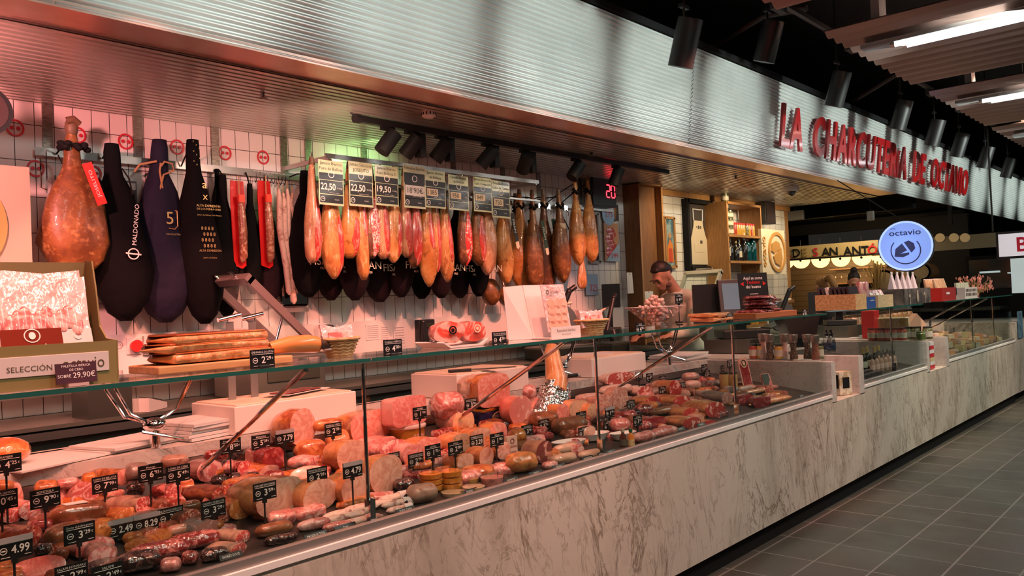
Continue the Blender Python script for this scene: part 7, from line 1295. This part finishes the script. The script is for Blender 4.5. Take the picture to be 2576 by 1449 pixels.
t = thing('vase_of_grass', 'vase of tall dried grass left of the blue round sign', 'plant', (13.7, 4.42, 1.142)); B().lathe([(.04, 0), (.07, .08), (.06, .2), (.04, .25)], n=16).done('vase', M('vase', (.10, .05, .03), .4), t); b = B()
for i in range(34): a = random.random() * 6.28; r = random.random() * .22; b.tube([(0, 0, .2), (r * .5 * math.cos(a), r * .5 * math.sin(a), .45), (r * math.cos(a), r * math.sin(a), .60 + random.random() * .2)], [.003, .004, .009], 5)
b.done('grass_stems', M('dry_grass', (.42, .26, .08), .8), t)
for i, (px, py, r, l) in enumerate(((2224, 706, .17, 'round barrel head on the bar right of the dried grass'), (2318, 684, .13, 'pale round drum end below the blue round sign'))):
    P = bx_(px, py, 13.8); t = thing('barrel', l, 'barrel', P); B().tube([(0, 0, 0), (.25, 0, 0), (.5, 0, 0)], [r, r * 1.1, r], 28).done('staves', DOAK, t); B().tube([(-.01, 0, 0), (.0, 0, 0)], r * .82, 28).done('head', M('barrel_head', (.45, .32, .16), .5), t); B().tube([(0, 0, 0), (.05, 0, 0)], r * 1.03, 28).done('hoop', BLACK, t)
    B().box((.25, 0, -r - .03), (.4, .2, .06)).done('cradle', BLACK, t, False)
    if P.z - r > 1.3: B().box((.25, 0, (-r - (P.z - 1.14)) / 2), (.1, .1, P.z - r - 1.14)).done('stand', BLACK, t, False)
t = thing('wooden_mask', 'wooden paddle and small board standing on the bar', 'ornament', bx_(2268, 715, 13.7)); t.location.z = 1.142; B().box((0, 0, .14), (.03, .22, .26)).done('board', M('mask_wood', (.30, .22, .12), .6), t, False); B().tube([(0, -.25, .05), (0, -.25, .42)], .02).ell((0, -.25, .18), (.02, .09, .12)).ell((0, -.25, .44), (.02, .045, .05)).done('paddle', M('mask_wood', (.30, .22, .12)), t)
t = thing('white_console', 'small pale angular device on the bar counter', 'device', (13.3, 3.95, 1.142)); B().prism([(-.12, 0), (.12, 0), (.06, .10), (-.08, .10)], .15, TX).done('case', WHITE, t, False)
# beige wall panel with faint discs, right of the blue sign
t = thing('bar_canopy', 'beige canopy board with three faint discs right of the blue round sign', 'canopy', (BX + .3, 0, 0)); a_, b2 = aX(2340, 627, BX + .3), aX(2512, 590, BX + .3); B().box((.03, (a_.y + b2.y) / 2, (a_.z + b2.z) / 2), (.06, abs(a_.y - b2.y) + .3, abs(b2.z - a_.z) * .8 + .10)).done('board', M('canopy_beige', (.26, .21, .12), .6), t, False)
for px in (2365, 2400, 2428): q = aX(px, 598, BX + .3); B().disc((0, 0, 0), .07, .02, T=Matrix.Translation((-.02, q.y, q.z)) @ TX).done('disc', M('disc_warm', (.75, .52, .24), .5, em=.12), t, False)
t = thing('light_box_sign', 'white lit sign box with the red letters BAR at the right edge', 'sign', aX(2545, 616, 12.5)); B().box((.05, -.44, 0), (.1, 1.2, .36)).done('housing', BLACK, t, False); B().box((-.004, -.44, 0), (.01, 1.14, .30)).done('lit_face', M('lit_white', (.75, .72, .78), .5, em=.5), t, False); B().text('BAR', .08, -.09, .19, -.012, al='l', bold=.02, T=TX).done('red_lettering', M('sign_red', (.45, .01, .03), .5, em=.25), t, False)
t.location.y += .02; B().tube([(.05, .2, .2), (.05, .2, 4.4 - t.location.z)], .012).done('rod', BLACK, t)
t = thing('lit_panel', 'pale lit panel with stacked dark letters below the BAR sign', 'sign', aX(2562, 680, 12.9)); B().box((.03, -.36, 0), (.06, .9, .62)).done('panel', M('lit_pale', (.62, .74, .74), .5, em=.45), t, False); B().text('EL', .22, .20, .12, -.004, bold=.02, T=TX).text('E', .26, .05, .12, -.004, bold=.02, T=TX).done('gold_lettering', GOLD, t, False); B().text('D', .14, .05, .12, -.004, bold=.02, T=TX).text('AN', .22, -.13, .12, -.004, bold=.02, T=TX).done('dark_lettering', MBLACK, t, False); B().box((.05, -.2, -.9), (.05, .1, 1.3)).done('post', BLACK, t, False)
t = thing('oven_window', 'dark glass oven window with pale reflections beyond the far case', 'oven', aX(2508, 688, 15.2)); B().box((.1, 0, 0), (.2, .9, .6)).done('housing', MBLACK, t, False); B().box((-.002, 0, 0), (.01, .8, .48)).done('glass_front', M('oven_glass', (.02, .03, .03), .08, coat=1), t, False); B().box((-.01, .1, .03), (.004, .3, .03)).box((-.01, -.22, .0), (.004, .14, .02)).done('painted_reflection', M('reflection_glow', (.5, .62, .62), .5, em=.6), t, False); B().box((.1, 0, -.9), (.2, .8, 1.2)).done('stand', MBLACK, t, False)  # reflections in the oven glass put in as pale glowing strips
for px, py, X, l in ((2002, 542, 11.9, 'white emergency light box on the dark beam beyond the tiled wall'), (2190, 543, 12.6, 'small white sensor box under the dark ceiling behind the blue sign')):
    P = aX(px, py, X); t = thing('wall_box', l, 'light box', P); B().box((0, 0, 0), (.06, .24 if px < 2100 else .1, .14), bev=.008).done('case', M('dull_white', (.45, .45, .42), .5), t, False); B().tube([(0, 0, .07), (0, 0, 2.85 - P.z)], .01).done('bracket', BLACK, t)
struct('trim_10', B().box((15, 5.5, 2.9), (7, 3.8, .1)), DARKP); struct('trim_11', B().box((13.0, 5.5, 2.76), (.15, 3.8, .22)).box((16, 5.5, 2.7), (.15, 3.8, .2)), DARKP)
B().box((.05, 3.45, 2.9), (.05, .05, .9)).done('post', BLACK, bpy.data.objects['bar_canopy'], False)
# blue round sign
P = (aX(2213, 620, 9.4) + aX(2348, 618, 9.4)) / 2; t = thing('round_sign', 'glowing light blue round blade sign with an acorn logo over the counter', 'sign', P)
TS = Matrix.Rotation(math.radians(-72), 4, 'Z'); t.rotation_euler.z = math.radians(-78); TI = Matrix.Rotation(math.radians(78), 4, 'Z')
r = mt(64, P); B().tube([(0, -.06, 0), (0, .06, 0)], r, 48).done('housing', BLACK, t); B().disc((0, -.068, 0), r * .965, .01, 48).done('lit_face', M('sign_blue', (.26, .40, .90), .4, em=.62), t, False); B().ring((0, -.070, 0), r * .97, r * .90, .004, 48).done('lit_rim', M('sign_rim', (.45, .62, 1.0), .4, em=.85), t, False)
b = B().text('octavio', 0, r * .42, r * .22, -.072, w=r * 1.12, bold=.01).text('1970', -r * .42, r * .66, r * .07, -.072)
n = 40
for k in range(n):
    a, c_ = math.radians(140 + 260 * k / n), math.radians(140 + 260 * (k + 1) / n); q = [(rr * math.cos(u), -.072, -r * .18 + rr * math.sin(u)) for rr, u in ((r * .54, a), (r * .54, c_), (r * .50, c_), (r * .50, a))]; b.add(q, [(0, 1, 2, 3)])
b.prism([(-r * .4, -r * .4), (-r * .36, -r * .1), (-r * .12, r * .10), (r * .05, -r * .18), (-r * .2, -r * .3), (r * .12, -r * .26), (r * .12, -r * .34), (-r * .1, -r * .44)], .002, y=-.073).prism([(-r * .05, r * .14), (r * .12, r * .2), (r * .3, r * .08), (r * .34, -r * .12), (r * .2, -r * .28)], .002, y=-.073)
b.done('dark_logo', M('logo_ink', (.05, .05, .13), .6), t, False)
B().tube([Vector((0, 0, r - .01)), TI @ Vector((0, 3.40 - P.y, 2.735 - P.z))], .006).done('hanger', BLACK, t); lamp('POINT', (P.x - .25, P.y - .02, P.z), P, 1.2, (.4, .55, 1), .15, name='round_sign_glow')
# ---------------------------------------------------------------- people
SKIN = M('skin', (.52, .27, .17), .5, ss=.15, var=(20, (.46, .22, .13), .5, .7)); HAIRK = M('hair_black', (.012, .009, .008), .55, bump=(200, .5)); HAIRB = M('hair_blond', (.46, .27, .10), .5, bump=(150, .8), var=(40, (.28, .15, .05), .4, .6), aniso=(6, 6, 1)); CLOTH = M('cream_uniform', (.66, .68, .56), .8, bump=(14, .5, .01)); TROU = M('dark_trousers', (.02, .02, .022), .8)
def blob(name, parts, mat, parent, vox=.011):
    b = B()
    for p in parts:
        if len(p) == 4: b.tube([p[0], p[1]], [p[2], p[3]], 16); b.ell(p[0], (p[2],) * 3, 12); b.ell(p[1], (p[3],) * 3, 12)
        else: b.ell(p[0], p[1], 16)
    o = b.done(name, mat, parent); m = o.modifiers.new('remesh', 'REMESH'); m.mode = 'VOXEL'; m.voxel_size = vox; m.use_smooth_shade = True; s_ = o.modifiers.new('smooth', 'SMOOTH'); s_.iterations = 3; s_.factor = .5
    return o
def V(*a): return Vector(a)
def hand(w, d, side):      # palm and five fingers as capsules, d = pointing direction
    d = d.normalized(); s_ = d.cross(Vector((0, 0, 1))).normalized(); out = [(w + d * .045, (.036, .036, .018))]
    for i, L in enumerate((.068, .078, .072, .058)):
        base = w + d * .075 + s_ * (.026 - .0175 * i); m_ = base + d * L * .55 - Vector((0, 0, .008)); out += [(base, m_, .0095, .009), (m_, m_ + d * L * .4 - Vector((0, 0, .02)), .009, .0075)]
    th = w + d * .025 + s_ * .034 * side; out += [(th, th + d * .03 + s_ * .02 * side, .012, .010), (th + d * .03 + s_ * .02 * side, th + d * .055 + s_ * .022 * side - Vector((0, 0, .008)), .010, .008)]
    return out
def person(loc, rz, lab, hair='short', lean=.12, headtilt=.5, clothes=CLOTH, height=1.76, hz=None):
    t = thing('person', lab, 'person', loc, rz); k = height / 1.76; t.scale = (k, k, k)
    H = V(0, -.10 - lean, 1.60); N = V(0, -.02 - lean * .6, 1.46); ch = V(0, -lean * .4, 1.28); pv = V(0, 0, .95)      # faces -Y
    Tm = Matrix.Translation(H) @ Matrix.Rotation(headtilt, 4, 'X')
    def h(x, y, z): return Tm @ Vector((x, y, z))
    sk = [(h(0, .012, .045), (.074, .092, .088)), (h(0, -.02, -.02), (.06, .072, .075)), (h(0, -.052, -.072), (.034, .034, .032)), (h(0, -.09, -.005), (.014, .022, .030)), (h(0, -.104, -.022), (.016, .013, .012)), (h(0, -.088, -.056), (.026, .012, .012)), (h(0, -.076, .038), (.052, .022, .016)),
          (h(.035, -.074, .012), (.017, .014, .012)), (h(-.035, -.074, .012), (.017, .014, .012)), (h(.076, .012, .0), (.012, .022, .034)), (h(-.076, .012, .0), (.012, .022, .034)), (h(0, .03, -.05), N, .055, .06), (N, ch + V(0, 0, .1), .062, .08)]
    sk += [(ch, (.17, .105, .19)), (ch + V(0, .01, -.2), (.145, .10, .18)), (pv, (.16, .11, .12))]
    for s_ in (-1, 1):
        sh = ch + V(.175 * s_, .0, .12); el = sh + V(.06 * s_, -.10, -.27); wr = el + V(-.06 * s_, -.22, -.03)
        sk += [(ch + V(.05 * s_, 0, .14), sh, .07, .062), (sh, el, .055, .042), (el, wr, .040, .028)] + hand(wr, (wr - el), -s_)
        hp = pv + V(.09 * s_, 0, -.05); kn = V(.10 * s_, -.01, .50); an = V(.10 * s_, .02, .09); sk += [(hp, kn, .088, .058), (kn, an, .055, .036), (an, V(.10 * s_, -.12, .035), .04, .032)]
    blob('body', sk, SKIN, t, .010)
    sh_ = [(ch, (.185, .12, .20)), (ch + V(0, .01, -.2), (.165, .118, .2)), (pv + V(0, 0, .02), (.175, .125, .13)), (N + V(0, .012, -.055), (.082, .078, .04)), (N + V(0, .012, -.035), ch + V(0, 0, .1), .080, .125)]
    for s_ in (-1, 1):
        sh = ch + V(.175 * s_, .0, .12); el = sh + V(.06 * s_, -.10, -.27); wr = el + V(-.06 * s_, -.22, -.03); sh_ += [(ch + V(.04 * s_, 0, .14), sh, .08, .072), (sh, el, .066, .054), (el, el.lerp(wr, .8), .052, .042)]
    blob('uniform_jacket', sh_, clothes, t, .012); blob('trousers', [x for s_ in (-1, 1) for x in ((pv + V(.085 * s_, 0, -.04), V(.10 * s_, -.01, .50), .10, .07), (V(.10 * s_, -.01, .50), V(.10 * s_, .02, .12), .068, .05))] + [(pv + V(0, 0, -.03), (.17, .12, .1))], TROU, t, .014)
    B().tube([N + V(.076 * math.cos(a * PI / 6), .012 + .076 * math.sin(a * PI / 6), .0) for a in range(13)], .013, 8, False).done('collar', clothes, t)
    for s_ in (-1, 1): blob('shoe', [(V(.10 * s_, .04, .04), V(.10 * s_, -.13, .032), .047, .036)], MBLACK, t, .01)
    hm = HAIRB if hair == 'pony' else HAIRK
    hp_ = [(h(0, .034, .066), (.084, .096, .086)), (h(0, .07, .01), (.068, .05, .07))]
    if hair == 'short': hp_ = [(h(0, .026, .078), (.079, .092, .074)), (h(0, .075, .03), (.062, .04, .06)), (h(0, -.045, .105), (.05, .03, .022))]
    if hair == 'pony': hp_ += [(h(0, .12, .08), h(0, .20, .06), .035, .045), (h(0, .20, .06), h(0, .24, -.08), .05, .045), (h(0, .24, -.08), h(0, .22, -.20), .042, .012)]
    if hair == 'bun': hp_ += [(h(0, .06, .165), (.05, .05, .045))]
    blob('hair', hp_, hm, t, .009)
    if hair == 'pony': B().tube([h(0, .115, .08), h(0, .13, .078)], .038, 14).done('hair_tie', BAND, t)
    for s_ in (-1, 1): B().ell(h(.034 * s_, -.089, .012), (.010, .006, .005), 10).done('eye', M('eye_dark', (.02, .012, .01), .2), t); B().box(h(.035 * s_, -.100, .040), (.04, .01, .008)).done('eyebrow', HAIRK if hair != 'pony' else HAIRB, t, False)
    B().ell(h(0, -.101, -.052), (.022, .005, .005), 10).done('lips', M('lips', (.36, .12, .10), .5), t)
    if hair == 'short': blob('beard', [(h(0, -.05, -.080), (.036, .034, .026)), (h(.04, -.02, -.06), (.026, .04, .026)), (h(-.04, -.02, -.06), (.026, .04, .026))], M('beard', (.15, .075, .05), .8), t, .009)
    return t
person((6.74, 3.88, 0), math.radians(-106), 'man with short dark hair and cream jacket looking down behind the packs', 'short', .16, .62, height=1.84)
q = aX(2092, 700, 10.3); person((q.x, q.y, 0), math.radians(150), 'woman with a blond ponytail seen from behind the farther till', 'pony', .1, .35, M('dark_uniform', (.03, .03, .03), .8), 1.68)
q = aX(2140, 700, 11.7); person((q.x, q.y, 0), math.radians(-60), 'person with a dark hair bun behind the farther till, face half hidden', 'bun', .1, .6, M('dark_uniform', (.03, .03, .03), .8), 1.74)
